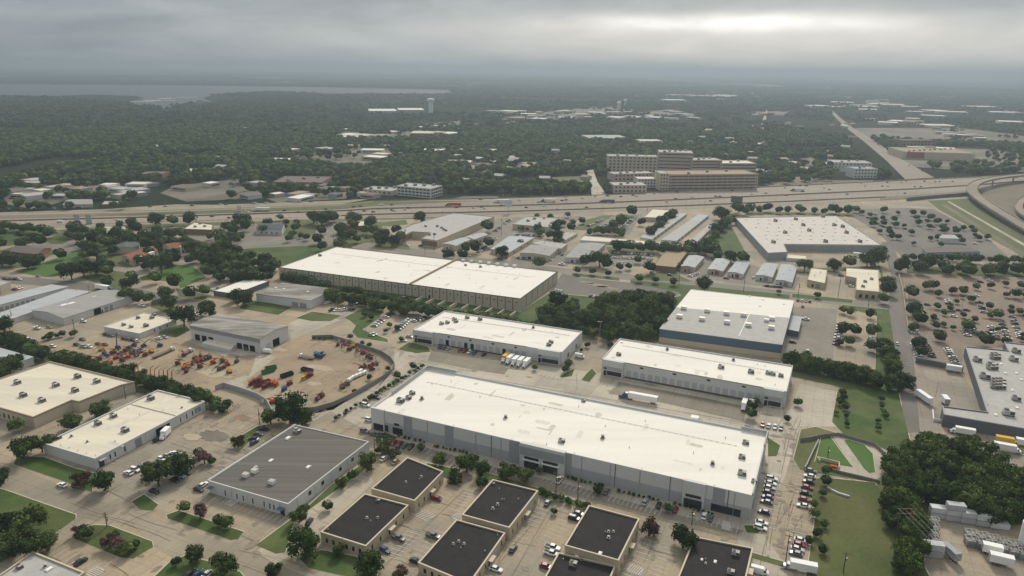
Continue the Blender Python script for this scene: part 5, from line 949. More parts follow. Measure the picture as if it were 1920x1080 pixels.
# the rest and the woods beyond the highway: masses of trees as instances
def scatter(name, label, pts, src, cat='trees'):
    """pts: (x, y, scale); one object that instances a tree crown on each point."""
    me = bpy.data.meshes.new(name); me.from_pydata([(x, y, .1) for x, y, s_ in pts], [], []); a = me.attributes.new('sz', 'FLOAT', 'POINT'); a.data.foreach_set('value', [p[2] for p in pts])
    o = bpy.data.objects.new(name, me); col.objects.link(o); tag(o, label, cat, None, 'stuff')
    ng = bpy.data.node_groups.new(name, 'GeometryNodeTree'); ng.interface.new_socket('Geometry', in_out='INPUT', socket_type='NodeSocketGeometry'); ng.interface.new_socket('Geometry', in_out='OUTPUT', socket_type='NodeSocketGeometry')
    N = ng.nodes; L = ng.links.new; gi, go = N.new('NodeGroupInput'), N.new('NodeGroupOutput'); ip = N.new('GeometryNodeInstanceOnPoints'); at = N.new('GeometryNodeInputNamedAttribute'); at.data_type = 'FLOAT'; at.inputs['Name'].default_value = 'sz'
    oi = N.new('GeometryNodeObjectInfo'); oi.inputs['Object'].default_value = src; oi.inputs['As Instance'].default_value = True; oi.transform_space = 'ORIGINAL'
    rv = N.new('FunctionNodeRandomValue'); rv.data_type = 'FLOAT_VECTOR'; rv.inputs['Max'].default_value = (.15, .15, 6.28)
    L(gi.outputs[0], ip.inputs['Points']); L(oi.outputs['Geometry'], ip.inputs['Instance']); L(at.outputs[0], ip.inputs['Scale']); L(rv.outputs[0], ip.inputs['Rotation']); L(ip.outputs[0], go.inputs[0])
    md = o.modifiers.new('scatter', 'NODES'); md.node_group = ng; return o
def low_crown(kind, seed, n=1, spread=0):
    rr = random.Random(seed); mb = MB()
    for q in range(n):
        a = rr.uniform(0, 6.28); d = spread * math.sqrt(rr.random()); cx, cy = d * math.cos(a), d * math.sin(a); R_ = 4.4 * rr.uniform(.75, 1.3)
        for l in range(5 if n == 1 else 3):
            c = Vector((cx + rr.uniform(-1, 1) * R_ * .5, cy + rr.uniform(-1, 1) * R_ * .5, R_ * rr.uniform(.8, 1.5))); bm = bmesh.new(); bmesh.ops.create_icosphere(bm, subdivisions=1 if n > 1 else 2, radius=R_ * rr.uniform(.45, .65))
            for v in bm.verts: v.co = v.co * rr.uniform(.72, 1.2); v.co.z *= .85
            mb.add([v.co + c for v in bm.verts], [[v.index for v in f.verts] for f in bm.faces]); bm.free()
        for l in range(110 if n == 1 else 14):
            d2 = Vector((rr.gauss(0, 1), rr.gauss(0, 1), abs(rr.gauss(.3, .8)))).normalized(); p = Vector((cx, cy, R_)) + d2 * R_ * rr.uniform(.8, 1.05); u = d2.orthogonal().normalized(); w = d2.cross(u); s_ = rr.uniform(.4, .9)
            mb.add([p + u * s_, p + w * s_, p - u * s_ + d2 * .5, p - w * s_], [(0, 1, 2, 3)])
    return mb.mesh('foliage', LF[kind])
srcs = []
srcspots = [(620, 320), (1010, 300), (1380, 290), (200, 300)]
for k, (kd, n, sp) in enumerate((('oak', 1, 0), ('elm', 1, 0), ('oak', 9, 17), ('elm', 9, 17))):
    p = P(*srcspots[k]); o = bpy.data.objects.new('woodland', low_crown(kd, 90 + k, n, sp)); col.objects.link(o); o.location = (p.x, p.y, .1)
    tag(o, 'loose clump of %s trees inside the far woods' % ('dark' if kd == 'oak' else 'lighter green'), 'trees', None, 'stuff'); srcs.append(o)
scatter('tree_groups', 'remaining smaller trees and shrubs scattered between the lots', [(t[0].x, t[0].y, t[1] / 4.6) for t in rest], srcs[0])
CLR = FL + [HU + HL, [(1100, 316), (1114, 316), (1140, 366), (1106, 370)], [(1675, 338), (1640, 315), (1600, 285), (1548, 206), (1570, 206), (1625, 256), (1670, 288), (1790, 335)], [(1035, 330), (1105, 328), (1108, 352), (1040, 352)],
            [(0, 392), (0, 378), (640, 372), (960, 362), (960, 376), (640, 392)], [(-1500, 166), (0, 156), (700, 164), (846, 168), (850, 177), (640, 178), (505, 173), (400, 179), (398, 192), (330, 198), (250, 202), (240, 190), (100, 182), (-1500, 198)],
            [(1140, 364), (1140, 300), (1420, 300), (1425, 362)], [(675, 372), (675, 352), (840, 352), (840, 374)], [(1555, 338), (1560, 305), (1650, 305), (1650, 338)], [(1685, 305), (1685, 275), (1850, 275), (1850, 310)], [(500, 355), (510, 340), (610, 340), (615, 355)], [(1645, 318), (1690, 335), (1700, 345), (1840, 332), (1760, 318)]]
BB = [(min(p[0] for p in g), max(p[0] for p in g), min(p[1] for p in g), max(p[1] for p in g), g) for g in CLR]
def clear(x, y): return any(a <= x <= c and e <= y <= f_ and inp(x, y, g) and (g not in FL or rnd.random() < (.6 if y > 330 else .75)) for a, c, e, f_, g in BB)
from mathutils import noise as mn
def dens(x, y):
    if x > 1250 and y < 345: return .62 + .5 * mn.noise((x * .02, y * .05, 3))
    if y > 330 and x < 700: return .62
    if y > 318: return .8
    if 600 < x < 900 and y < 270: return .6
    return .97
def nearb(p, lim=1): return any(abs(p[0] - c.x) < r_ + lim and abs(p[1] - c.y) < r_ + lim for c, r_ in FBS)
FBS = [f for f in FOOT if f[0].y > 750]
fine = [[], []]; clump = [[], []]
for k in range(60000):
    d = math.sqrt(rnd.uniform(880 ** 2, 2100 ** 2)); a = rnd.uniform(-.74, .74); x, y = d * math.sin(a), d * math.cos(a)
    q = proj((x, y, 0))
    if q[1] > upx(q[0], HU) - 2 or not -60 < q[0] < 1980 or clear(*q) or rnd.random() > dens(*q) or nearb((x, y)): continue
    if mn.noise((x * .006, y * .006, 0)) < -.38: continue
    fine[rnd.random() < .45].append((x, y, rnd.uniform(.75, 1.35)))
    if len(fine[0]) + len(fine[1]) > 17000: break
for k in range(90000):
    d = math.sqrt(rnd.uniform(2000 ** 2, 9000 ** 2)); a = rnd.uniform(-.74, .74); x, y = d * math.sin(a), d * math.cos(a)
    q = proj((x, y, 0))
    if not -60 < q[0] < 1980 or clear(*q) or rnd.random() > dens(*q) * 1.05 or nearb((x, y), 8): continue
    if mn.noise((x * .0016, y * .0016, 0)) < -.30: continue
    clump[rnd.random() < .4].append((x, y, rnd.uniform(.8, 1.35)))
    if len(clump[0]) + len(clump[1]) > 16000: break
vast = []
for k in range(60000):
    d = math.exp(rnd.uniform(math.log(8800), math.log(34000))); a = rnd.uniform(-.74, .74); x, y = d * math.sin(a), d * math.cos(a); q = proj((x, y, 0))
    if not -60 < q[0] < 1980 or clear(*q) or mn.noise((x * .0006, y * .00025, 5)) < -.22: continue
    vast.append((x, y, rnd.uniform(1.6, 2.8)))
    if len(vast) > 16000: break
scatter('woodland', 'low dark woods running out to the horizon', vast, srcs[2])
for q in (0, 1):
    scatter('woodland', ('dark', 'lighter green')[q] + ' woods of close-set trees beyond the highway', fine[q], srcs[q]); scatter('woodland', ('dark', 'lighter green')[q] + ' far woods reaching toward the lake', clump[q], srcs[2 + q])
print('TREES', len(TREES), len(fine[0]) + len(fine[1]), len(clump[0]) + len(clump[1]))
#SPLIT
# ------------------------------------------------------------------ vehicles
PAINT = {c: mat(n + '_paint', v, rough=.3, var=.02, fine=0, spec=.5) for c, n, v in (('w', 'white', (.75, .75, .73)), ('k', 'black', (.02, .021, .024)), ('s', 'silver', (.42, .43, .44)), ('g', 'grey', (.13, .135, .14)),
         ('r', 'red', (.20, .02, .02)), ('b', 'blue', (.03, .055, .13)), ('t', 'beige', (.36, .31, .24)), ('y', 'yellow', (.62, .36, .03)), ('o', 'orange', (.38, .10, .02)), ('n', 'green', (.04, .16, .05)))}
CN = dict(w='white', k='black', s='silver', g='grey', r='dark red', b='dark blue', t='beige', y='yellow', o='orange', n='green')
LAMPW = mat('headlight_glass', (.7, .7, .68), rough=.2); LAMPR = mat('tail_light_glass', (.3, .02, .02), rough=.3)
def loft(mb, secs, mi=0):                       # cross-sections along x: (x, half width, z0, z1, top inset)
    vs = []
    for x, w, z0, z1, ti in secs: vs += [(x, -w, z0), (x, w, z0), (x, w, z0 + (z1 - z0) * .55), (x, w - ti, z1), (x, -w + ti, z1), (x, -w, z0 + (z1 - z0) * .55)]
    fs = []; n = len(secs)
    for i in range(n - 1):
        for k in range(6): a, c = i * 6 + k, i * 6 + (k + 1) % 6; fs.append((a, c, c + 6, a + 6))
    fs += [tuple(range(5, -1, -1)), tuple(range((n - 1) * 6, n * 6))]; mb.add(vs, fs, mi)
def wheels(L, w, r=.34, n=2):
    mb = MB(); mb.tube((0, -.12, 0), (0, .12, 0), r, r, 12, 0); mb.tube((0, -.13, 0), (0, .13, 0), r * .55, r * .55, 8, 1); return mb.mesh('wheel', [TYRE, METAL])
WH = {.34: wheels(0, 0), .42: wheels(0, 0, .42), .5: wheels(0, 0, .5)}
def car_parts(kind, c):
    """body of the car: list of (part name, mesh, location)"""
    P_ = PAINT[c]; L = []; b = MB(); g = MB()
    if kind in ('sedan', 'suv'):
        H = 1.45 if kind == 'sedan' else 1.78; bl = .88 if kind == 'sedan' else 1.05; ln_ = 2.35
        loft(b, [(-ln_, .78, .35, bl - .1, .12), (-ln_ + .25, .9, .28, bl + .02, .08), (-.9, .93, .25, bl + .04, .06), (.9, .93, .25, bl, .06), (1.9, .9, .28, bl - .14, .12), (ln_, .72, .38, bl - .3, .14)])
        x0, x1, x2, x3 = (-1.95, -1.25, .25, 1.05) if kind == 'sedan' else (-2.2, -1.9, .3, 1.1)
        loft(g, [(x0, .82, bl - .02, bl + .04, .0), (x1, .80, bl - .02, H - .03, .16), (x2, .80, bl - .02, H - .03, .16), (x3, .82, bl - .05, bl + .02, 0)])
        b.box(((x1 + x2) / 2, 0, H - .05), (x2 - x1 + .1, 1.32, .06)); wl = [(1.42, .82), (1.42, -.82), (-1.4, .82), (-1.4, -.82)]
    elif kind == 'pickup':
        loft(b, [(-2.8, .92, .45, 1.12, .03), (-.75, .95, .4, 1.12, .05), (.9, .95, .4, 1.12, .06), (2.1, .93, .4, 1.08, .12), (2.75, .82, .45, .95, .14)]); b.box((-1.78, 0, 1.121), (1.85, 1.5, .02), 0, 1)
        loft(g, [(-.75, .84, 1.08, 1.15, 0), (-.6, .82, 1.08, 1.8, .16), (.75, .82, 1.08, 1.8, .16), (1.35, .84, 1.06, 1.13, 0)]); b.box((.08, 0, 1.8), (1.5, 1.38, .07)); wl = [(1.75, .84), (1.75, -.84), (-1.75, .84), (-1.75, -.84)]
    elif kind == 'van':
        loft(b, [(-2.9, .95, .4, 2.5, .12), (1.2, .98, .35, 2.5, .14), (1.9, .98, .35, 1.7, .14), (2.8, .9, .4, 1.15, .15)]); loft(g, [(1.22, .99, 1.35, 2.2, .1), (1.7, .99, 1.4, 1.95, .1), (2.05, .93, 1.45, 1.62, .05)]); wl = [(1.9, .86), (1.9, -.86), (-1.9, .86), (-1.9, -.86)]
    L += [('body', b.mesh('body', [P_, TRIM]), (0, 0, 0)), ('windows', g.mesh('windows', GLASS), (0, 0, 0))]
    wm = WH[.34 if kind in ('sedan',) else .42]
    for x, y in wl: L.append(('wheel', wm, (x, y, .34 if kind == 'sedan' else .42)))
    e = max(v[0] for v in b.v); hz = .62 if kind in ('sedan', 'suv') else .85
    for s_ in (-1, 1):
        m = MB(); m.box((0, 0, 0), (.12, .34, .16)); L.append(('headlight', m.mesh('headlight', LAMPW), (e - .1, s_ * .62, hz)))
    return L
CM = {}
def simple_car(kind, c):
    me = MB(); mats = [PAINT[c], GLASS, TYRE]; src = car_parts(kind, c); bmn = bpy.data.meshes.new(kind); bm = bmesh.new()
    for nm, m, loc in src:
        o = len(bm.verts); bm.from_mesh(m); bm.verts.ensure_lookup_table(); bm.faces.ensure_lookup_table()
        for v in bm.verts[o:]: v.co += Vector(loc)
    bm.faces.ensure_lookup_table(); k = 0
    for nm, m, loc in src:
        mi = {'body': 0, 'windows': 1, 'wheel': 2, 'headlight': 0}[nm]
        for f in range(len(m.polygons)): bm.faces[k].material_index = mi; k += 1
    bm.to_mesh(bmn); bm.free()
    for m in mats: bmn.materials.append(m)
    return bmn
SM = {}
def short(l):
    w = l.split()
    while len(w) > 16:
        for q in ('the', 'a', 'such', 'tall', 'family', 'of'):
            if q in w[3:]: w.pop(3 + w[3:].index(q)); break
        else: break
    return ' '.join(w)
KN = {'u': 'suv', 'p': 'pickup', 'v': 'van', '': 'sedan'}; NM = {'suv': 'family_car', 'pickup': 'pickup_truck', 'van': 'van', 'sedan': 'parked_car'}; LB = {'suv': 'tall family car', 'pickup': 'pickup truck', 'van': 'van', 'sedan': 'sedan'}
CARS = []
def cars(place, p, q, toks, head=None, grp='cars parked', jit=.06, order=None):
    """a row of cars between two spots; toks like 'w kp - su' (colour + kind, - empty). head None = across the row."""
    toks = toks.split(); a, c = P(*p), P(*q); n = len(toks); base = math.atan2(c.y - a.y, c.x - a.x) + math.pi / 2 if head is None else head
    for i, t in enumerate(toks):
        if t == '-': continue
        f = (i + .5) / n; pos = a.lerp(c, f); CARS.append([pos, base + rnd.uniform(-jit, jit) + (math.pi if rnd.random() < .4 else 0), t, place, grp])
def rand_row(n, fill=.75): return ' '.join(rnd.choice(['w', 'w', 'wu', 's', 's', 'k', 'k', 'ku', 'g', 'gu', 'r', 'b', 'su', 'wp', 'kp', 't', 'gp']) if rnd.random() < fill else '-' for _ in range(n))
def one(place, x, y, t, head): CARS.append([P(x, y), head, t, place, None])
cars('in the parking bay outside the longest warehouse entrance', (722, 829), (776, 841), 'k r r g k'); one('beside the front left corner of the longest warehouse', 693, 790, 'wu', GB); one('in front of the longest warehouse corner', 684, 811, 'gu', GB); one('in front of the longest warehouse corner', 702, 817, 'g', GB); one('in front of the longest warehouse corner', 715, 819, 'k', GB)
one('on the parking strip left of the longest warehouse', 686, 762, 'wu', GB); one('on the parking strip left of the longest warehouse', 704, 747, 'kp', GB)
cars('below the middle entrance of the longest warehouse', (955, 878), (1000, 892), 'k k - k', GA); one('right of the middle entrance of the longest warehouse', 1049, 903, 'wp', GA); one('in the bays facing the longest warehouse wall', 1137, 924, 'g', GA); one('in the bays facing the longest warehouse wall', 1209, 944, 's', GA); one('in the bays facing the longest warehouse wall', 1235, 950, 'k', GA); one('in the bays facing the longest warehouse wall', 1266, 958, 'r', GA); one('in the bays facing the longest warehouse wall', 1320, 970, 'w', GA); one('in the bays facing the longest warehouse wall', 1332, 974, 'g', GA)
cars('in the column along the right end of the longest warehouse', (1449, 888), (1424, 998), '- wu w s k b g - k - w wu'.replace('  ', ' '), GB); cars('in the outer column right of the drive', (1521, 880), (1504, 957), 'g w k r k r w'.replace('  ', ' '), GB); cars('at the near end of the outer column', (1503, 1012), (1490, 1045), 'w r s g', GB)
cars('by the second loading warehouse entrance', (1424, 797), (1470, 806), 'r w w k', GA); one('at the docks of the first loading warehouse', 829, 653, 'b', GA)
cars('at the docks of the first loading warehouse', (822, 652), (845, 656), 'b g s', GA); cars('under the dock windows of the first loading warehouse', (858, 658), (912, 667), 'r r w b - k', GA); one('between the two loading warehouses', 1087, 671, 'wv', GB); one('at the left corner of the first loading warehouse', 757, 640, 'w', GB); one('at the left corner of the first loading warehouse', 768, 633, 's', GB)
cars('in the left row of the small lot above the yard road', (699, 614), (735, 588), 's w s r - w k k', GB + .1); cars('in the middle row of the small lot above the yard road', (745, 620), (768, 600), 'w b s s w w', GB + .1); one('at the near end of the small lot above the yard road', 702, 628, 'w', GB); one('at the near end of the small lot above the yard road', 696, 630, 's', GB); cars('in the far corner of the small lot', (772, 604), (800, 597), 'w k s k', GB)
cars('beside the black-roofed offices', (813, 940), (822, 934), 'r', GB); one('beside the lowest left black-roofed office', 747, 1012, 'gp', GB - .1); one('beside the lowest left black-roofed office', 722, 1034, 'b', GB - .2); one('on the strip left of the lowest black roof', 580, 981, 'k', GA + .3); one('left of the middle black-roofed office', 812, 1008, 'gp', GB); one('left of the front black-roofed office', 780, 1055, 'k', GB)
one('in the yard between the black roofs', 930, 1070, 'w', GB); one('in the yard between the black roofs', 962, 1032, 'k', GA); one('in the yard between the black roofs', 1036, 1030, 'sp', GB); one('in the yard between the black roofs', 1034, 1041, 'wp', GB); one('in the yard between the black roofs', 1024, 1065, 'r', GB); one('against the office with two round vents', 1077, 975, 'ku', GB); one('against the office with two round vents', 1085, 966, 'g', GB); one('near the hedge behind the middle black roof', 1027, 945, 'g', GA)
one('at the bottom edge beside the rightmost black roof', 1424, 1076, 'wv', GB); one('behind the tree at the top of the office strip', 720, 862, 'w', GA); one('behind the tree at the top of the office strip', 742, 868, 't', GA)
cars('in the car park beside the white warehouse', (235, 892), (332, 850), 'w wu g k - w s w', GB, jit=.1); one('under the trees near the ribbed roof corner', 290, 924, 'k', GB); one('under the trees near the ribbed roof corner', 328, 903, 'k', GB); one('under the trees near the ribbed roof corner', 338, 895, 'sp', GB); one('under the trees near the ribbed roof corner', 350, 888, 'k', GB); one('at the left end of the ribbed roof building', 373, 920, 'k', GB); one('at the left end of the ribbed roof building', 381, 912, 'w', GA)
one('driving along the street at lower left', 117, 912, 'w', GB + math.pi); one('on the concrete beside the ribbed roof', 477, 832, 'b', GA); one('beside the grey-roofed corner office', 152, 1056, 'k', GA); cars('at the bottom edge below the lawn trees', (350, 1078), (395, 1082), 'k b w', GA)
cars('on the ground right of the long screen wall corner', (470, 830), (500, 803), 'k g k'); one('in the open bay of the white warehouse', 296, 826, 'k', GA); one('in the open bay of the white warehouse', 305, 817, 'k', GA)
cars('at the top left of the equipment yard', (195, 628), (213, 632), 'k g', GB); one('in the equipment yard', 155, 638, 'g', GB); one('in the equipment yard', 144, 648, 'k', GB); one('in the equipment yard', 157, 652, 'sp', GB); one('in the equipment yard', 168, 652, 'w', GB); one('in the equipment yard', 139, 664, 'b', GB); one('in the equipment yard', 153, 668, 'b', GB); one('in the equipment yard', 185, 647, 'r', GB); one('in the equipment yard', 197, 648, 'r', GB)
cars('below the small white shop', (230, 636), (262, 642), 'r g k w', GB); cars('right of the small white shop', (292, 637), (315, 633), 'w s', GB); cars('in the gravel lot below the gabled metal warehouse', (22, 632), (62, 640), 'w w w w w s', GA); one('below the gabled metal warehouse', 70, 617, 'wp', GB); one('below the gabled metal warehouse', 93, 615, 't', GB); one('below the gabled metal warehouse', 157, 604, 'wu', GB); one('at the right end of the gabled metal warehouse', 266, 575, 'wp', GB); one('at the workshop tree', 367, 591, 'w', GB); one('at the workshop tree', 376, 593, 'w', GB); one('in the yard at its left edge', 100, 651, 'w', GB)
cars('between the storage rows at the left', (12, 576), (66, 564), 's s k w', GB); cars('at the left edge parking', (5, 524), (42, 525), 'k g k w', GB); cars('at the left edge parking, second row', (25, 545), (42, 540), 'r w w', GB); one('on the street above the storage rows', 72, 519, 't', GB)
cars('in the small lot below the mottled grey roof', (610, 570), (635, 564), 'w wp s k w', GA); cars('in the small lot below the mottled grey roof, near row', (618, 583), (665, 582), 'kp w w wp g k', GA); cars('in the small lot below the mottled grey roof, right row', (655, 572), (685, 568), 'w wp s k', GB); one('by the dark-walled shop', 400, 546, 'w', GB); one('by the dark-walled shop', 411, 542, 's', GB)
cars('along the near side of the empty grey lot', (1040, 545), (1055, 548), 'w w w', GA); cars('along the near edge of the empty grey lot, right group', (1104, 556), (1144, 560), 'k w k w w g', GA); one('at the top of the empty grey lot', 1085, 518, 'g', GA)
cars('in the salvage lot', (1145, 474), (1225, 480), 'k s w k g s w g b s w k s', GA); cars('in the salvage lot, middle row', (1145, 484), (1190, 486), 'w s g k w s k s', GA); cars('in the salvage lot, right part', (1190, 483), (1225, 488), 's r g w s', GA); cars('in the salvage lot, near row', (1155, 494), (1178, 496), 's w r', GA)
cars('in front of the metal garages', (1292, 520), (1308, 513), 'w w s w', GB); one('in front of the metal garages', 1362, 523, 'r', GB); one('in front of the metal garages', 1412, 522, 'w', GA); cars('in front of the metal garages, right group', (1434, 537), (1465, 540), 'k s g g k', GB); one('in the corner yard of the L-shaped shop', 1595, 538, 'w', GB); one('in the corner yard of the L-shaped shop', 1594, 529, 'w', GB); one('in front of the L-shaped shop', 1612, 556, 'w', GB); one('left of the L-shaped shop', 1577, 518, 'g', GB); one('at the tan-roofed shop', 1256, 517, 'b', GB); one('at the tan-roofed shop', 1223, 512, 's', GB)
cars('beside the blue-banded warehouse', (1492, 564), (1522, 567), 'k w k k', GA); one('beside the blue-banded warehouse', 1505, 576, 'g', GA); one('beside the blue annex shed', 1510, 600, 'wp', GB); one('beside the blue annex shed', 1486, 643, 'k', GB); one('in the yard right of the blue-banded warehouse', 1514, 660, 'w', GA)
cars('in the left column of the small car park', (1576, 606), (1567, 650), 'k w s k w w r r', GB); cars('in the middle of the small car park', (1590, 642), (1594, 640), 'w', GB); cars('in the right column of the small car park', (1634, 608), (1633, 645), 's s k b - w k', GB); cars('at the top of the small car park', (1574, 580), (1598, 583), 'w - w', GA); one('on the service road', 1681, 646, 'w', GA + .3)
cars('in the left bay by the superstore wall', (1713, 645), (1724, 674), 'w s wu g s w s', GB); cars('in the second bay by the superstore wall', (1735, 646), (1748, 672), 's r r g k k', GB); cars('in the bay beside the superstore', (1776, 655), (1795, 688), 'w w s k w k k s k', GB)
cars('in the top row of the big brown lot', (1705, 570), (1745, 573), 'w - g', GB); cars('in the big brown lot, under the first trees', (1711, 612), (1716, 628), 'g w w', GB); cars('in the big brown lot, second aisle', (1752, 595), (1766, 640), 'g - g - k - r', GB); one('in the big brown lot, centre', 1797, 583, 'g', GB); one('in the big brown lot, centre', 1812, 583, 'k', GB); cars('in the big brown lot, third aisle', (1808, 620), (1815, 632), 'g g w', GB); cars('in the big brown lot, fourth aisle', (1822, 612), (1832, 630), 's s g', GB); cars('in the big brown lot, fifth aisle', (1856, 612), (1872, 640), 'w g w s r', GB); cars('in the big brown lot, sixth aisle', (1875, 600), (1892, 640), 's g k w s w', GB); cars('in the big brown lot, seventh aisle', (1895, 590), (1915, 640), rand_row(14, .7), GB); cars('in the big brown lot, first tree row', (1775, 560), (1790, 600), rand_row(12, .3), GB); cars('in the big brown lot, middle tree row', (1825, 545), (1850, 600), rand_row(16, .3), GB); cars('in the retail parking lot, right aisle', (1700, 405), (1790, 445), rand_row(20, .35), GB)
one('on the road above the big brown lot', 1855, 527, 'w', GB); one('on the road above the big brown lot', 1838, 530, 'k', GB); one('on the road above the big brown lot', 1868, 520, 's', GB)
cars('in the retail parking lot, left aisle', (1625, 408), (1660, 428), 'k g - k g s k', GB); cars('in the retail parking lot, second aisle', (1638, 402), (1700, 432), 'g - k k - g s - k', GB); one('in the retail parking lot', 1674, 437, 'k', GB); one('in the retail parking lot', 1674, 451, 'w', GB); one('in the retail parking lot', 1828, 458, 'w', GB)
cars('in the dealer row below the beige office', (962, 442), (1020, 443), rand_row(14, .95), GA); cars('in the second dealer row below the beige office', (962, 448), (1000, 449), rand_row(9, .9), GA); cars('in the long car row right of the beige office', (1100, 427), (1130, 412), rand_row(12, .9), GB); cars('in the inner car row right of the beige office', (1118, 430), (1140, 422), rand_row(8, .9), GB); cars('in the row by the narrow store', (1163, 430), (1195, 408), rand_row(12, .85), GB)
cars('in the row by the factory end wall', (925, 437), (958, 412), rand_row(13, .85), GB); cars('in the row beside the white-roofed shed', (895, 475), (930, 447), rand_row(11, .8), GB); cars('in front of the left metal shed', (967, 484), (990, 486), 's k w g k s'), cars('behind the round tree by the metal shed', (1030, 490), (1034, 487), 'w')
one('on the street by the long north warehouse', 1053, 497, 'wp', GB); one('on the street by the long north warehouse', 1054, 479, 'g', GA); one('on the street by the grey factory', 688, 447, 'k', GB); one('in front of the grey factory', 764, 461, 'w', GB); one('in front of the grey factory', 789, 462, 'k', GB); one('by the shade tree beside the metal shed', 878, 480, 'w', GB); one('by the shade tree beside the metal shed', 937, 487, 'k', GB)
cars('on the verge lot near the left frontage road', (134, 450), (160, 438), 'w s w s w k', GB); one('on the left frontage road', 166, 427, 'w', GB); one('on the left frontage road', 108, 437, 's', 0)
for k in range(26):
    x = rnd.uniform(0, 700); one('on the far side roads beyond the highway at left', x, rnd.choice((upx(x, HU) - 6, upx(x, HU) - rnd.uniform(18, 40))), rnd.choice(['w', 's', 'k', 'g', 'r']), 0)
# traffic, taken lane by lane
HW = [(1, 113, .7, 'wv'), (1, 219, .66, 'w'), (0, 332, .62, 'w'), (0, 357, .55, 'k'), (0, 398, .6, 'k'), (0, 463, .35, 'w'), (0, 520, .7, 'w'), (0, 611, .35, 'k'), (0, 534, .35, 'k'), (0, 663, .3, 'k'), (0, 676, .3, 'k'), (0, 683, .62, 'k'), (0, 716, .3, 'wp'), (0, 735, .3, 'k'), (0, 735, .62, 'k'), (0, 740, .66, 'w'), (0, 760, .6, 'w'), (0, 766, .52, 'ku'), (0, 700, .7, 'k'), (0, 856, .55, 'k'), (0, 888, .6, 'w'), (0, 903, .55, 'k'), (0, 909, .65, 'w'), (0, 940, .5, 'k'), (0, 987, .65, 'k'), (0, 901, .1, 'k'), (0, 974, .2, 'w'), (0, 1054, .3, 'k'), (0, 1062, .28, 'k'), (0, 1063, .45, 'w'), (0, 1060, .1, 's'), (0, 1092, .2, 'w'), (0, 1116, .12, 'w'), (0, 1139, .12, 'k'), (0, 1164, .2, 'k'), (0, 1187, .15, 'k'), (0, 1194, .22, 'w'), (0, 1141, .55, 'w'), (0, 1226, .12, 's'), (0, 1270, .1, 'k'), (0, 1267, .45, 'k'), (0, 1296, .1, 'w'), (0, 1297, .4, 'w'), (0, 1325, .15, 'w'), (0, 1342, .42, 'k'), (0, 1350, .44, 'k'), (0, 1373, .15, 'k'), (0, 1332, .65, 'k'), (0, 1414, .15, 'wp'), (0, 1409, .4, 'w'), (0, 1436, .38, 'g'), (0, 1472, .15, 'w'), (0, 1474, .55, 'k'), (0, 1490, .3, 'g'), (0, 1500, .08, 'kp'), (0, 1505, .38, 'kp'), (0, 1512, .1, 'kp'), (0, 1540, .06, 'k'), (0, 1545, .25, 'w'), (0, 1555, .35, 'k'), (0, 1556, .06, 'w'), (0, 1588, .62, 'k'), (0, 1614, .1, 'w'), (0, 1622, .25, 'w'), (0, 1636, .04, 'w'), (0, 1654, .3, 'k'), (0, 1663, .12, 'k'), (0, 1664, .32, 'w'), (0, 1690, .14, 'w'), (0, 1698, .08, 'k'), (0, 1714, .4, 'k'), (0, 1726, .42, 'k'), (0, 1733, .15, 'k'), (0, 1753, .2, 'k'), (0, 1761, .2, 'k'), (0, 1765, .08, 'w'), (0, 1786, .25, 'k'), (0, 1790, .06, 'k'), (0, 1696, .7, 'k'), (0, 1100, .75, 'g'), (0, 1045, .82, 'k'), (0, 830, .8, 'w'), (0, 1190, .85, 'k'), (0, 1250, .6, 'w'), (0, 560, .5, 'k'), (0, 590, .7, 's'), (0, 430, .75, 'k'), (0, 280, .5, 's'), (0, 1010, .35, 's'), (0, 1020, .6, 'w')]
for _, x, f, t in HW: CARS.append([hwy(x, f), ang((x - 8, upx(x - 8, HU)), (x + 8, upx(x + 8, HU))), t, 'driving on the highway', 'cars driving on the highway'])
for k in range(30):
    t_ = k / 30; y = 330 - 120 * t_ ** .8; xx = {0: 1735}.get(k, 0) or (1735 - 165 * (1 - (1 - t_) ** 1.3)); CARS.append([P(xx + rnd.uniform(-12, 12) * (1 - t_ * .7), y + rnd.uniform(-1, 1)), ang((1660, 290), (1600, 240)), rnd.choice(['w', 's', 'k', 'g']), 'on the arterial road running to the horizon', 'cars on the arterial road'])
dist = lambda c: c[0].length
CARS.sort(key=dist); nearc, farc = CARS[:296], CARS[296:]
by = {}
for c in nearc: by.setdefault(c[3], []).append(c)
idx = 0
rank = {id(c): i for i, c in enumerate(nearc)}
for place, L in by.items():
    L.sort(key=lambda c: proj(c[0])[0]); n = len(L); sub = {}
    for c in L: sub.setdefault(c[2], []).append(c)
    for t, S in sub.items():
        for i, c in enumerate(S):
            kind = KN[t[1:]]; lab = '%s %s %s' % (CN[t[0]], LB[kind], place)
            if len(S) > 1: lab += ', %s from left' % ordn(i + 1)
            lab = short(lab); pos = (c[0].x, c[0].y, .16 if 'highway' in place else .2)
            if rank[id(c)] < 170:
                o = empty(NM[kind], pos, lab, 'car' if kind in ('sedan', 'suv') else ('pickup truck' if kind == 'pickup' else 'van'), c[4] if not c[4] or 'driving' in c[4] else c[4] + ' ' + place, c[1])
                if (kind, t[0]) not in CM: CM[kind, t[0]] = car_parts(kind, t[0])
                for nm, me, loc in CM[kind, t[0]]: inst(nm, me, o, loc)
            else:
                if (kind, t[0]) not in SM: SM[kind, t[0]] = simple_car(kind, t[0])
                o = bpy.data.objects.new(NM[kind], SM[kind, t[0]]); col.objects.link(o); o.location = pos; o.rotation_euler = (0, 0, c[1]); tag(o, lab, 'car' if kind in ('sedan', 'suv') else ('pickup truck' if kind == 'pickup' else 'van'), c[4] if not c[4] or 'driving' in c[4] else c[4] + ' ' + place)
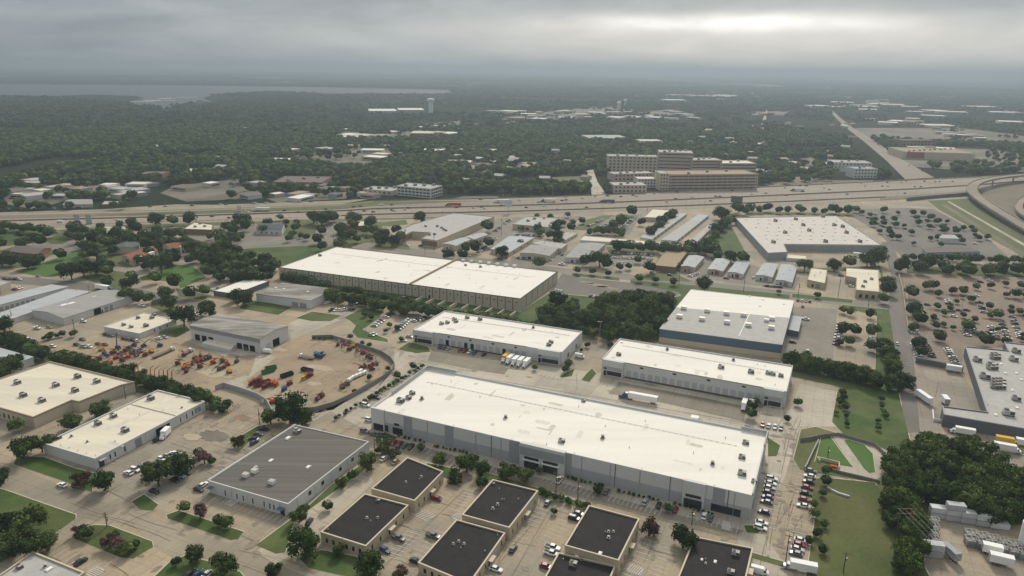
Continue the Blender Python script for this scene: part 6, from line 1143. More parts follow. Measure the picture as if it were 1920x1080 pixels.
if farc:
    bm = bmesh.new(); mats = []
    for c in farc:
        kind = KN[c[2][1:]]; k = (kind, c[2][0])
        if k not in SM: SM[k] = simple_car(*k)
        me = SM[k]; o = len(bm.verts); f0 = len(bm.faces); bm.from_mesh(me); bm.verts.ensure_lookup_table(); bm.faces.ensure_lookup_table(); M_ = Matrix.Translation((c[0].x, c[0].y, .2)) @ Matrix.Rotation(c[1], 4, 'Z')
        for v in bm.verts[o:]: v.co = M_ @ v.co
        for f in bm.faces[f0:]:
            m = me.materials[f.material_index]
            if m not in mats: mats.append(m)
            f.material_index = mats.index(m)
    me = bpy.data.meshes.new('distant_cars'); bm.to_mesh(me); bm.free()
    for m in mats: me.materials.append(m)
    o = bpy.data.objects.new('distant_cars', me); col.objects.link(o); tag(o, 'remaining distant cars on the highway and far lots', 'cars', None, 'stuff')
print('CARS', len(CARS))
# trucks
def box_truck(label, x, y, head, cab='w', box='w', L=6.5, grp=None):
    p = P(x, y); o = empty('box_truck', (p.x, p.y, .2), label, 'truck', grp, head); b = MB(); loft(b, [(L / 2 - .2, 1.05, .5, 2.3, .1), (L / 2 + .9, 1.05, .45, 2.3, .15), (L / 2 + 1.3, 1.02, .45, 1.5, .1), (L / 2 + 2.0, .95, .5, 1.35, .15)])
    inst('cab', b.mesh('cab', PAINT[cab]), o); g = MB(); loft(g, [(L / 2 + .5, 1.07, 1.45, 2.1, .1), (L / 2 + .95, 1.06, 1.45, 2.1, .1), (L / 2 + 1.22, 1.0, 1.45, 1.6, .05)]); inst('windshield', g.mesh('windshield', GLASS), o)
    b = MB(); b.box((0, 0, 1.0), (L, 2.45, 2.6)); b.box((-L / 2 - .03, 0, 1.2), (.06, 2.2, 2.2), 0, 1); inst('cargo_box', b.mesh('cargo_box', [PAINT[box] if box != 'w' else WHT, WG]), o)
    b = MB(); b.box((L * .2, 0, .55), (L * 1.3, .9, .4)); inst('chassis', b.mesh('chassis', TRIM), o)
    for wx in (L / 2 + 1.0, -L / 2 + 1.2):
        for s_ in (-1, 1): inst('wheel', WH[.5], o, (wx, s_ * .95, .5))
    return o
def trailer_parts(o, L=14.6, m=None, z0=1.15, x0=0):
    b = MB(); b.box((x0, 0, z0), (L, 2.55, 2.85)); b.box((x0, 0, z0 - .25), (L * .95, 1.1, .25), 0, 1); b.box((x0 - L / 2 - .03, 0, z0 + .1), (.06, 2.3, 2.6), 0, 2); inst('trailer_box', b.mesh('trailer_box', [m or WHT, TRIM, WG]), o)
    for k in (0, 1):
        for s_ in (-1, 1): inst('wheel', WH[.5], o, (x0 - L / 2 + 1.5 + k * 1.3, s_ * 1.05, .5))
def semi(label, x, y, head, cab='b', L=15.5, m=None):
    p = P(x, y); o = empty('semi_truck', (p.x, p.y, .2), label, 'truck', None, head); trailer_parts(o, L, m, x0=-2.2); h0 = L / 2 - 2.2
    b = MB(); loft(b, [(h0 + .4, 1.1, .6, 3.4, .15), (h0 + 1.6, 1.15, .6, 3.5, .2), (h0 + 2.7, 1.15, .55, 2.6, .2), (h0 + 3.4, 1.12, .5, 1.75, .15), (h0 + 5.0, .95, .55, 1.5, .25)]); b.box((h0 - .9, 0, .7), (3.6, .9, .3)); inst('cab', b.mesh('cab', PAINT[cab]), o)
    g = MB(); loft(g, [(h0 + 2.3, 1.17, 1.8, 2.5, .1), (h0 + 2.85, 1.12, 1.8, 2.45, .12), (h0 + 3.2, 1.0, 1.8, 1.9, .05)]); inst('windshield', g.mesh('windshield', GLASS), o)
    for wx in (h0 + 4.0, h0 - .2, h0 - 1.5):
        for s_ in (-1, 1): inst('wheel', WH[.5], o, (wx, s_ * 1.05, .5))
    for s_ in (-1, 1): b = MB(); b.tube((0, 0, 0), (0, 0, 1.4), .12); inst('fuel_tank', b.mesh('exhaust_stack', METAL), o, (h0 + .3, s_ * 1.0, 2.2))
    return o
semi('semi truck with dark blue cab and white trailer standing between the warehouses', 1197, 752, ang((1232, 757), (1160, 744)), 'b', 14.8)
semi('white trailer truck with blue cab on the street above the gabled metal warehouse', 197, 545, ang((180, 541), (214, 547)), 'b', 13)
for x, f, c, lb in ((490, .3, 'w', 'long white trailer truck on the left part of the highway'), (850, .45, 'k', 'orange trailer truck on the highway'), (1028, .35, 'k', 'white trailer truck on the highway right of the sign pylon'), (1138, .5, 'k', 'dark flat trailer truck on the highway'), (940, .3, 'w', 'white truck behind the sign pylon on the highway'), (1495, .33, 'k', 'dark truck in the thick of highway traffic')):
    p = hwy(x, f); q = proj(p); s_ = semi(lb, q[0], q[1], 0.03 + math.pi, c, 14.6, {'orange trailer truck on the highway': PAINT['o'], 'dark flat trailer truck on the highway': WDK}.get(lb, None))
BT = [(944, 677, 'y', 'yellow'), (953, 680, 'w', 'yellow'), (963, 683, 'w', 'white'), (973, 686, 'w', 'white'), (984, 688, 'w', 'white')]
for k, (x, y, c, cn) in enumerate(((947, 677, 'y'), (955, 680, 'y'), (964, 682, 'w'), (974, 685, 'w'), (985, 688, 'w'))[:0] or []): pass
for k, (x, y, c) in enumerate(((949, 675, 'y'), (957, 678, 'w'), (967, 681, 'w'), (977, 683, 'w'), (988, 685, 'w'))):
    box_truck('%s box truck backed to the docks, %s from the left in its row of five' % ('yellow' if c == 'y' else 'white', ordn(k + 1)), x, y, GA + math.pi, 'w', c, grp='box trucks backed to the docks')
box_truck('white box truck at the right docks of the second loading warehouse, left one', 1395, 764, GA + math.pi, grp=None); box_truck('white box truck at the right docks of the second loading warehouse, right one', 1408, 766, GA + math.pi)
box_truck('white box truck parked beside the dark superstore wall', 1808, 816, GB + math.pi, L=8); box_truck('yellow box truck beside the dark superstore wall', 1882, 833, GB, 'y', 'y', 7); box_truck('white box truck in front of the yellow one by the superstore', 1882, 846, GB, L=8.5); box_truck('white van-bodied truck cut by the right edge', 1922, 838, GB, L=8)
box_truck('white box truck half inside the open bay of the white warehouse', 312, 818, GA + math.pi + .4, L=5)
box_truck('cream box truck parked at the bottom edge beside the meadow', 1505, 1072, GB + math.pi + .1, 's', 'w', 8.5)
def trailer(label, x, y, head, L=13, m=None):
    p = P(x, y); o = empty('trailer', (p.x, p.y, .2), label, 'trailer', None, head); trailer_parts(o, L, m); b = MB()
    for s_ in (-1, 1): b.box((L / 2 - 2, s_ * .9, 0), (.15, .15, 1.2))
    inst('landing_gear', b.mesh('landing_gear', METAL), o)
trailer('white trailer parked alone on the superstore apron', 1731, 752, GA + .5 + math.pi, 11); trailer('white trailer backed against the superstore dock ramp', 1771, 758, GA + .2, 6); trailer('white trailer against the dark retaining wall', 1787, 698, GB, 7.5)
trailer('long white trailer by the big-box store dock', 1612, 483, GB - .2, 12); trailer('dark topped trailer with white box beside the crates', 1780, 1046, GA + .6, 7, WG); trailer('white covered trailer in the crate yard', 1858, 1040, GB, 6, WHT); trailer('white camper trailer near the bottom right corner', 1875, 1060, GB, 7, WHT)
one = None
# stacked white crates and grey cages, lower right yard
def crate(label, x, y, z, w, d, h, grp, m=mat('wrapped_crate', (.50, .51, .51), var=.1, rand=.2), rz=GB + R(12), cage=False):
    p = P(x, y); o = empty('white_crate' if not cage else 'wire_cage', (p.x, p.y, .2 + z), label, 'crate' if not cage else 'cage', grp, rz)
    b = MB(); b.box((0, 0, .12), (w, d, h - .12)); 
    if not cage: inst('crate_body', b.mesh('crate_body', m), o)
    else:
        b = MB(); t = .14
        for X in (-1, 0, 1):
            for Y in (-1, 1): b.box((X * (w / 2 - t), Y * (d / 2 - t), .1), (t, t, h - .1))
        for Z in (.1, h * .5, h - .1):
            for Y in (-1, 1): b.box((0, Y * (d / 2 - t), Z), (w, t, t))
            for X in (-1, 0, 1): b.box((X * (w / 2 - t), 0, Z), (t, d, t))
        inst('cage_frame', b.mesh('cage_frame', METAL), o); b = MB(); b.box((0, 0, .3), (w * .9, d * .85, h * .6)); inst('cage_load', b.mesh('cage_load', mat('grey_load', (.25, .26, .27), var=.1)), o)
    b = MB()
    for k in (-.35, 0, .35): b.box((w * k, 0, 0), (.3, d * .96, .12))
    inst('skid', b.mesh('skid', WOODP), o)
for i, (x, nst) in enumerate(((1758, 2), (1787, 3), (1815, 2), (1844, 2), (1872, 1))):
    for k in range(nst): crate('white crate %s level up in stack %s from the left of the long row' % (ordn(k + 1), ordn(i + 1)), x, 970 + i * 4.8, k * 2.3, 6.2, 3, 2.2, 'white crates in the long row')
for i in range(2): crate('white crate %s level up beside the parked silver van' % ordn(i + 1), 1746, 1042, i * 2.6, 6.5, 3, 2.5, 'white crates by the van')
for k in range(12): crate('wire cage %s from the left, %s row of the cage stack by the wood' % (ordn(k % 3 + 1), ordn(k // 3 + 1)), 1735 + (k % 3) * 11 - 6, 986 + (k // 3) * 12, 0, 2.6, 2.6, 3.0, 'wire cages by the wood', cage=True)
for k in range(12): crate('wire cage %s from the left, %s row of the cage block at the right edge' % (ordn(k % 6 + 1), ordn(k // 6 + 1)), 1820 + (k % 6) * 20, 1010 + (k % 6) * 5 + (k // 6) * 12, 0, 4.2, 3.0, 3.0, 'wire cages at the right edge', cage=True)
TK = empty('storage_tank', P(1925, 1030), 'tall pale storage silo cut by the right edge', 'silo'); p = P(1925, 1030); b = MB(); b.tube((p.x, p.y, 0), (p.x, p.y, 10.5), 3, 3, 20); b.build('tank_shell', WHT, TK); b = MB(); b.tube((p.x, p.y, 10.5), (p.x, p.y, 11.6), 3, .4, 20); b.build('tank_roof', WLG, TK)
TK = empty('storage_tank', P(502, 662), 'small white cylindrical fuel tank at the workshop end wall', 'tank'); p = P(502, 662); b = MB(); b.tube((p.x - 2.4, p.y, 1.6), (p.x + 2.4, p.y - .8, 1.6), 1.3, 1.3, 16); b.build('tank_shell', WHT, TK); b = MB(); b.box((p.x - 1.4, p.y, 0), (.4, 2, 1.2)); b.box((p.x + 1.4, p.y - .5, 0), (.4, 2, 1.2)); b.build('saddle', METAL, TK)
one = 1
# boat hull shape in the wood, silver van by the crates
p = P(1712, 940); o = empty('boat', (p.x, p.y, .1), 'white boat hull lying at the edge of the wood', 'boat', None, GB - .1); b = MB(); loft(b, [(-3.5, 1.1, .3, 1.3, 0), (0, 1.25, .2, 1.4, 0), (2.5, .8, .35, 1.5, 0), (3.8, .1, .9, 1.6, 0)]); inst('hull', b.mesh('hull', WHT), o); b = MB(); b.box((-.8, 0, 1.4), (2.4, 1.4, .5), 0, 0, .8); inst('deck_cover', b.mesh('deck_cover', WLG), o)
for (x, y, t, hd, lb) in ((1716, 1048, 'w', GB, 'white van squeezed between the wood and the wire cages'),):
    p = P(x, y); o = empty('van', (p.x, p.y, .2), lb, 'van', None, hd)
    for nm, me, loc in car_parts('van', t): inst(nm, me, o, loc)
# ------------------------------------------------------------------ machines in the equipment yard
OR, RE, BL, YE, GR, BK = PAINT['o'], mat('lift_red_paint', (.18, .042, .03), rough=.5), mat('lift_blue_paint', (.03, .08, .18), rough=.5), PAINT['y'], mat('skip_green_paint', (.05, .17, .06), rough=.6), mat('skip_black_paint', (.025, .03, .035), rough=.6)
def lift_meshes(m, pose):
    out = []; b = MB(); b.box((0, 0, .45), (3.6, 2.1, .7), 0, 0, .92); out.append(('chassis', b.mesh('chassis', METD)))
    b = MB(); b.box((-.3, 0, 1.2), (3.4, 2.0, .9), 0, 0, .9); out.append(('turret', b.mesh('turret', m)))
    b = MB()
    if pose == 'up': b.tube((-1, 0, 1.8), (.2, 0, 9.5), .38, .28, 4); b.tube((.2, 0, 9.5), (2.2, 0, 10.6), .22, .2, 4); q = (2.9, 0, 10.2)
    elif pose == 'fold': b.tube((-2, 0, 2.3), (3.2, 0, 3.2), .32, .3, 4); b.tube((3.2, 0, 3.2), (-1.6, 0, 4.2), .28, .26, 4); b.tube((-1.6, 0, 4.2), (4.6, 0, 2.4), .24, .2, 4); q = (5.2, 0, 1.6)
    else: b.tube((-1.4, 0, 2.1), (5.2, 0, 4.4), .36, .26, 4); b.tube((5.2, 0, 4.4), (6.4, 0, 3.4), .2, .2, 4); q = (6.9, 0, 2.6)
    out.append(('boom', b.mesh('boom', m))); b = MB()
    for z in (0, .5, 1.1):
        for Y in (-.9, .9): b.box((q[0], Y, q[2] + z), (1, .08, .08))
        for X in (-.5, .5): b.box((q[0] + X, 0, q[2] + z), (.08, 1.8, .08))
    for X in (-.5, .5):
        for Y in (-.9, .9): b.box((q[0] + X, Y, q[2]), (.09, .09, 1.15))
    b.box((q[0], 0, q[2]), (1, 1.8, .1)); out.append(('basket', b.mesh('basket', METAL))); return out
LM = {}
def lift(label, x, y, c, pose, head, grp):
    p = P(x, y); o = empty('boom_lift', (p.x, p.y, .15), label, 'boom lift', grp, head); o.scale = (.8, .8, .8 if pose != 'up' else 1)
    if (c, pose) not in LM: LM[c, pose] = lift_meshes({'o': OR, 'r': RE, 'b': BL, 'd': METD, 'y': YE}[c], pose)
    for nm, me in LM[c, pose]: inst(nm, me, o)
    for wx in (-1.25, 1.25):
        for s_ in (-1, 1): inst('wheel', WH[.5], o, (wx, s_ * 1.05, .5))
NC = dict(o='orange', r='red', b='blue', d='dark', y='yellow')
LG = [('up', 'with its boom raised upright near the tree belt', [(286, 722, 'o'), (294, 725, 'o'), (302, 727, 'o'), (310, 724, 'o'), (318, 726, 'o'), (326, 728, 'o'), (263, 715, 'o'), (222, 655, 'b')]),
      ('low', 'at the upper left of the yard', [(176, 680, 'r'), (186, 676, 'r'), (218, 673, 'o'), (200, 670, 'b'), (214, 662, 'r'), (243, 655, 'b'), (252, 650, 'r'), (270, 651, 'r')]),
      ('fold', 'in the centre cluster of the yard', [(352, 690, 'o'), (344, 692, 'r'), (362, 684, 'r'), (372, 680, 'o'), (382, 677, 'r'), (392, 674, 'r'), (366, 676, 'o'), (376, 670, 'r'), (345, 668, 'r')]),
      ('fold', 'in the right cluster of the yard centre', [(412, 695, 'o'), (422, 690, 'r'), (428, 685, 'o'), (444, 680, 'b'), (400, 682, 'o'), (418, 680, 'r')]),
      ('fold', 'in the row below the small white shop', [(190, 658, 'r'), (248, 664, 'o'), (256, 668, 'r'), (240, 672, 'o'), (272, 668, 'r'), (284, 662, 'r'), (212, 664, 'r'), (225, 668, 'o'), (236, 660, 'r'), (206, 684, 'o'), (230, 678, 'r'), (196, 664, 'o'), (262, 662, 'b')]),
      ('fold', 'along the near left side of the yard', [(350, 698, 'r'), (376, 690, 'r'), (334, 684, 'r'), (430, 700, 'r')]),
      ('fold', 'near the curved wall at the top right', [(655, 657, 'r'), (662, 652, 'r'), (670, 660, 'r'), (680, 665, 'r'), (690, 670, 'r'), (695, 674, 'r'), (634, 648, 'r'), (644, 650, 'r')]),
      ('low', 'in the right-hand cluster by the curved wall', [(678, 692, 'r'), (684, 688, 'r'), (694, 690, 'r'), (700, 686, 'r'), (706, 684, 'r'), (698, 694, 'r')]),
      ('fold', 'near the bottom of the yard', [(642, 728, 'r'), (651, 724, 'r'), (596, 750, 'r'), (604, 745, 'r'), (510, 757, 'o'), (520, 752, 'r')]), ('low', 'beside the dock doors of the workshop', [(463, 657, 'r'), (300, 650, 'b')])]
for pose, place, L in LG:
    L = sorted(L, key=lambda t: t[0])
    for i, (x, y, c) in enumerate(L):
        if (i * 7 + len(L)) % 4 == 1 and pose != 'up': c = 'd' if i % 3 else 'y'
        lift('%s boom lift %s, %s from the left' % (NC[c], place, ordn(i + 1)), x, y, c, pose, rnd.uniform(0, 6.28) if pose != 'up' else rnd.uniform(-.4, .6), 'boom lifts ' + place)
def scissor(label, x, y, m, head, grp):
    p = P(x, y); o = empty('scissor_lift', (p.x, p.y, .15), label, 'scissor lift', grp, head); b = MB(); b.box((0, 0, .3), (3.4, 1.7, .8)); inst('chassis', b.mesh('chassis', m), o); b = MB()
    for k in range(3):
        for Y in (-.6, .6): b.tube((-1.3, Y, 1.1 + k * .3), (1.3, Y, 1.4 + k * .3), .07); b.tube((1.3, Y, 1.1 + k * .3), (-1.3, Y, 1.4 + k * .3), .07)
    inst('scissor_arms', b.mesh('scissor_arms', METD), o); b = MB(); b.box((0, 0, 2.0), (3.4, 1.7, .12))
    for z in (2.5, 3.1):
        for Y in (-.82, .82): b.box((0, Y, z), (3.4, .06, .06))
        for X in (-1.67, 1.67): b.box((X, 0, z), (.06, 1.7, .06))
    for X in (-1.67, 0, 1.67):
        for Y in (-.82, .82): b.box((X, Y, 2.1), (.06, .06, 1.05))
    inst('platform', b.mesh('platform', m), o)
    for wx in (-1.2, 1.2):
        for s_ in (-1, 1): inst('wheel', WH[.34], o, (wx, s_ * .8, .34))
for i, (x, y, m, cn) in enumerate(((472, 722, RE, 'red'), (480, 718, RE, 'red'), (488, 715, RE, 'red'), (497, 728, RE, 'orange-red'), (502, 724, RE, 'orange-red'), (518, 724, OR, 'orange'), (543, 722, RE, 'red'), (570, 712, YE, 'yellow'), (576, 708, OR, 'orange'), (582, 706, RE, 'red'), (533, 733, BL, 'blue'), (512, 722, OR, 'orange'))): scissor('%s scissor lift near the skips, %s from the left' % (cn, ordn(i + 1) if i < 9 else ('eleventh', 'ninth by the blue van spot', 'sixth with bare orange deck')[i - 9]), x, y, m, GA + .2 * (i % 3), 'scissor lifts near the skips')
def skip(label, x, y, m, L, head):
    p = P(x, y); o = empty('skip_container', (p.x, p.y, .15), label, 'skip', None, head); b = MB(); t = .12; W, H = 2.4, 1.7
    for Y in (-1, 1): b.box((0, Y * (W / 2 - t / 2), .2), (L, t, H))
    for X in (-1, 1): b.box((X * (L / 2 - t / 2), 0, .2), (t, W - 2 * t, H))
    b.box((0, 0, .1), (L - .05, W - .05, .12)); inst('container_shell', b.mesh('container_shell', m), o); b = MB()
    for k in range(6):
        for Y in (-1, 1): b.box((-L / 2 + L * (k + .5) / 6, Y * (W / 2 + .04), .2), (.12, .1, H))
    inst('rib', b.mesh('rib', m), o)
skip('green open skip container left of the black one', 503, 699, GR, 7, GB + 1.2); skip('green open skip container behind the first green one', 508, 693, GR, 6, GB + 1.0); skip('long black open skip container in the yard', 538, 706, BK, 7, GA - .3); skip('long red open skip container beside the lifts', 492, 722, RE, 9, GA - .3); skip('dark teal flat skip tilted near the yard centre', 576, 697, mat('teal_skip_paint', (.03, .07, .09), rough=.6), 7, GB)
def flatbed(label, x, y, head, cab='w', L=9, bed=None):
    p = P(x, y); o = empty('flatbed_truck', (p.x, p.y, .15), label, 'truck', None, head); b = MB(); loft(b, [(L / 2 + .2, 1.05, .5, 2.3, .1), (L / 2 + 1.3, 1.05, .45, 2.3, .15), (L / 2 + 1.7, 1.02, .45, 1.5, .1), (L / 2 + 2.5, .95, .5, 1.35, .15)]); inst('cab', b.mesh('cab', PAINT[cab]), o)
    g = MB(); loft(g, [(L / 2 + .9, 1.07, 1.45, 2.1, .1), (L / 2 + 1.35, 1.06, 1.45, 2.1, .1), (L / 2 + 1.6, 1.0, 1.45, 1.6, .05)]); inst('windshield', g.mesh('windshield', GLASS), o)
    b = MB(); b.box((0, 0, 1.0), (L, 2.4, .2)); inst('flat_bed', b.mesh('flat_bed', bed or mat('bed_boards', (.17, .14, .11), var=.15)), o)
    for wx in (L / 2 + 1.3, -L / 2 + 1.2, -L / 2 + 2.6):
        for s_ in (-1, 1): inst('wheel', WH[.5], o, (wx, s_ * 1.0, .5))
flatbed('long flatbed truck with white cab crossing the yard', 304, 666, ang((280, 678), (326, 658)), 'w', 13); flatbed('flatbed truck with white cab near the yard entrance', 578, 673, GB + math.pi, 'w', 8); flatbed('white-cabbed flatbed truck parked beside the long flatbed', 350, 664, ang((340, 668), (356, 660)), 'w', 5); flatbed('black pickup-size flatbed at the top of the yard', 596, 665, GB, 'k', 5, BL)
p = P(598, 671); o = empty('fuel_bowser', (p.x, p.y, .15), 'blue tank bowser lying beside the flatbed truck in the yard', 'tank', None, GB); b = MB(); b.tube((-2.6, 0, 1.4), (2.6, 0, 1.4), 1.1, 1.1, 14); inst('tank_shell', b.mesh('tank_shell', BL), o); b = MB(); b.box((0, 0, 0), (5, 1.6, .5)); inst('skid', b.mesh('skid', METD), o)
for i, (x, y) in enumerate(((655, 716), (662, 711), (669, 708), (676, 705), (683, 702), (676, 699))):
    p = P(x, y); o = empty('light_tower', (p.x, p.y, .15), 'small white wheeled generator beside the curved wall, %s from the left' % ordn(i + 1), 'generator', 'white generators by the curved wall', GA); b = MB(); b.box((0, 0, .5), (3, 1.6, 1.3), 0, 0, .94); inst('housing', b.mesh('housing', WHT), o)
    b = MB(); b.tube((-1.8, 0, .5), (-3, 0, .45), .08); inst('tow_bar', b.mesh('tow_bar', METD), o)
    for s_ in (-1, 1): inst('wheel', WH[.34], o, (0, s_ * .85, .34))
# ------------------------------------------------------------------ poles
def pole(label, x, yb, yt, arm=1, wood=True, grp='utility poles'):
    b_ = P(x, yb); h = HT(x, yb, yt); o = empty('utility_pole' if wood else 'street_lamp', b_, label, 'pole' if wood else 'street lamp', grp); b = MB(); r0 = .2 if wood else .13; b.tube((b_.x, b_.y, 0), (b_.x, b_.y, h), r0, r0 * .7, 7); b.build('pole_shaft', WOODP if wood else METAL, o)
    if wood:
        for k in range(arm): b = MB(); b.box((b_.x, b_.y, h - .8 - k * 1.2), (2.6, .2, .2), GB); b.build('crossarm', WOODP, o)
        b = MB(); b.tube((b_.x + .4, b_.y, h - 3.4), (b_.x + .4, b_.y, h - 2.3), .3); b.build('transformer', METAL, o)
    else: b = MB(); b.box((b_.x - .7, b_.y, h - .05), (1.5, .15, .12), GB); b.box((b_.x - 1.2, b_.y + .2, h - .1), (.9, .4, .22), GB); b.box((b_.x + .6, b_.y - .2, h - .1), (.9, .4, .22), GB); b.build('lamp_head', LAMP, o)
PL = [('in the round street island', 201, 988, 961, 2), ('left of the long white warehouse bay', 703, 855, 812, 1), ('right beside the first pole by the warehouse bay', 716, 862, 814, 2), ('on the strip below the middle entrance', 1042, 925, 885, 1), ('behind the hedge of the middle office', 1083, 943, 902, 1), ('over the street near the rightmost black roof', 1297, 985, 953, 3), ('at the near end of the outer car column', 1473, 1053, 1002, 1), ('beside the gabled metal warehouse', 23, 603, 581, 0), ('below the gabled metal warehouse', 141, 628, 598, 1), ('at the left street corner', 169, 560, 536, 1), ('in front of the big white storage row', 145, 555, 544, 0), ('beside the north street', 168, 521, 503, 1),
      ('in front of the grey factory, left', 814, 472, 437, 1), ('in front of the grey factory, right', 862, 443, 430, 1), ('behind the long north warehouse', 797, 478, 462, 0), ('at the highway edge right of the factory', 940, 442, 409, 1), ('beside the access drive', 626, 462, 440, 0), ('left of the blue-banded warehouse street', 1273, 532, 502, 1), ('in the street left of the blue-banded warehouse', 1394, 547, 520, 1), ('in front of the garages right part', 1496, 557, 531, 1), ('left of the L-shaped shop', 1571, 557, 520, 0), ('right of the L-shaped shop', 1628, 575, 548, 0), ('beside the cream warehouse corner', 236, 748, 722, 0), ('in the grass basin', 1551, 862, 836, 0), ('in the lower meadow', 1581, 1073, 1035, 1), ('at the left basin of the yard walls', 487, 797, 765, 0), ('beside the yard wall left', 233, 705, 692, 1), ('above the factory on the highway side', 1213, 402, 388, 0)]
for pl, x, a, c, n in PL: pole('wooden utility pole ' + pl, x, a, c, n)
SLP = [('in front of the dark middle wood, left', 1124, 640, 603), ('in front of the dark middle wood, right', 1170, 632, 606), ('on the superstore apron', 1754, 745, 715), ('in the small lot below the belt', 758, 572, 556), ('by the small sign near the lot', 686, 626, 616), ('in the big brown lot', 1803, 580, 558)] + [('at the far edge of the highway, %s from the left' % ordn(k + 1), x, upx(x, HU) + 1, upx(x, HU) - 15) for k, x in enumerate((943, 995, 1036, 1120, 1180, 1228, 1270, 1330, 1395, 1463, 1560))] + [('along the near frontage road, %s from the left' % ordn(k + 1), x, upx(x, HLr) + 1, upx(x, HLr) - 16) for k, x in enumerate((804, 880, 1026, 1085, 1129, 1250, 1285, 1320, 1450, 1510, 1562, 1640, 1680))]
for pl, x, a, c in SLP: pole('grey street lamp ' + pl, x, a, c, 0, False, 'street lamps')
# lattice power pylon pair with wires, lower right
p = P(1690, 1010); h = HT(1690, 1010, 950); o = empty('power_pylon', p, 'wooden H-frame power pylon with wires above the lower right wood', 'pylon'); b = MB()
for s_ in (-2.2, 2.2): b.tube((p.x + s_, p.y, 0), (p.x + s_, p.y, h), .22, .16)
b.build('pole_shaft', WOODP, o); b = MB(); b.box((p.x, p.y, h - 1), (6.5, .3, .3)); b.box((p.x, p.y, h - 3), (6.5, .3, .3)); b.build('crossarm', WOODP, o); b = MB()
for s_ in (-3, -1, 1, 3): b.tube((p.x + s_, p.y, h - .8), (p.x + s_ * .8 + 6, p.y - 60, h - 3), .035, .035, 4)
b.build('wire', METAL, o)
p = P(1368, 770); 
p = P(1302, 791); o = empty('equipment_pad', p, 'small white square canopy in the yard behind the longest warehouse', 'canopy', None, GB); b = MB(); b.box((0, 0, 2.6), (3.6, 3.2, .2)); inst('canopy_roof', b.mesh('canopy_roof', WHT), o); b = MB()
for X in (-1.6, 1.6):
    for Y in (-1.4, 1.4): b.box((X, Y, 0), (.12, .12, 2.6))
inst('post', b.mesh('post', METAL), o)
# a distant airliner low over the haze
a_, b_, c_ = ray(1310, 125); L = 5200 / b_; C_ = Vector((a_ * L, b_ * L, CH + c_ * L)); o = empty('airliner', C_, 'tiny distant airliner low over the hazy horizon', 'aeroplane', None, .15); b = MB(); loft(b, [(-19, .6, 1, 1.8, .2), (-12, 1.9, -.6, 2.2, .8), (14, 2, -1.6, 2.2, .9), (19, .6, -1, .6, .2)]); inst('fuselage', b.mesh('fuselage', WG), o)
b = MB(); b.add([(4, 0, 0), (-2, 0, 0), (-8, 17, 1), (-5.5, 17, 1), (4, 0, .5), (-2, 0, .5), (-8, 17, 1.3), (-5.5, 17, 1.3)], [(0, 1, 2, 3), (7, 6, 5, 4), (0, 3, 7, 4), (1, 5, 6, 2), (3, 2, 6, 7)]); b.add([(4, 0, 0), (-2, 0, 0), (-8, -17, 1), (-5.5, -17, 1), (4, 0, .5), (-2, 0, .5), (-8, -17, 1.3), (-5.5, -17, 1.3)], [(3, 2, 1, 0), (4, 5, 6, 7), (4, 7, 3, 0), (2, 6, 5, 1), (7, 6, 2, 3)]); inst('wings', b.mesh('wings', WG), o)
b = MB(); b.add([(-13, -.2, 2), (-19, -.2, 2), (-20, -.2, 8), (-17, -.2, 8), (-13, .2, 2), (-19, .2, 2), (-20, .2, 8), (-17, .2, 8)], [(0, 1, 2, 3), (7, 6, 5, 4), (0, 3, 7, 4), (1, 5, 6, 2), (3, 2, 6, 7)]); inst('tail_fin', b.mesh('tail_fin', WG), o)
# ------------------------------------------------------------------ haze, sky and sun
mb = MB(); mb.box((0, 22000, -1), (70000, 60000, 206)); hz = mb.build('haze', None); hz.data.materials.clear()
hm = bpy.data.materials.new('haze_air'); hm.use_nodes = True; t = hm.node_tree; t.nodes.clear(); ou = t.nodes.new('ShaderNodeOutputMaterial'); pv = t.nodes.new('ShaderNodeVolumePrincipled')
pv.inputs['Color'].default_value = (.40, .48, .56, 1); pv.inputs['Density'].default_value = .00017; pv.inputs['Anisotropy'].default_value = .35; t.links.new(pv.outputs[0], ou.inputs['Volume']); hz.data.materials.append(hm); hz['kind'] = 'stuff'; hz['label'] = 'pale blue haze over the distance'
SE, SA = R(38), R(14)                         # sun ahead of the camera, a little right
w = bpy.data.worlds.new('World'); sc.world = w; w.use_nodes = True; t = w.node_tree; L = t.links.new; bg = t.nodes['Background']
sky = nn(t, 'ShaderNodeTexSky', sky_type='NISHITA'); sky.sun_disc = False; sky.sun_elevation = SE; sky.sun_rotation = SA; sky.dust_density = 3; sky.altitude = 200
tc = nn(t, 'ShaderNodeTexCoord'); sx = nn(t, 'ShaderNodeSeparateXYZ'); L(tc.outputs['Generated'], sx.inputs[0])
def m_(op, a, b=0, c=None):
    q = nn(t, 'ShaderNodeMath', operation=op)
    for i, s in enumerate((a, b) + ((c,) if c is not None else ())):
        if isinstance(s, (int, float)): q.inputs[i].default_value = s
        else: L(s, q.inputs[i])
    return q.outputs[0]
X, Y, Z = sx.outputs; az = m_('ARCTAN2', X, Y)
cmb = nn(t, 'ShaderNodeCombineXYZ'); L(m_('MULTIPLY', az, 3.2), cmb.inputs[0]); L(m_('MULTIPLY', m_('POWER', m_('MAXIMUM', Z, 0), .8), 8.5), cmb.inputs[1])
n1 = nn(t, 'ShaderNodeTexNoise'); n1.inputs['Scale'].default_value = 1.7; n1.inputs['Distortion'].default_value = .6; n1.inputs['Detail'].default_value = 7; n1.inputs['Roughness'].default_value = .55; L(cmb.outputs[0], n1.inputs['Vector'])
n2 = nn(t, 'ShaderNodeTexNoise'); n2.inputs['Scale'].default_value = 3.4; n2.inputs['Detail'].default_value = 6; L(cmb.outputs[0], n2.inputs['Vector'])
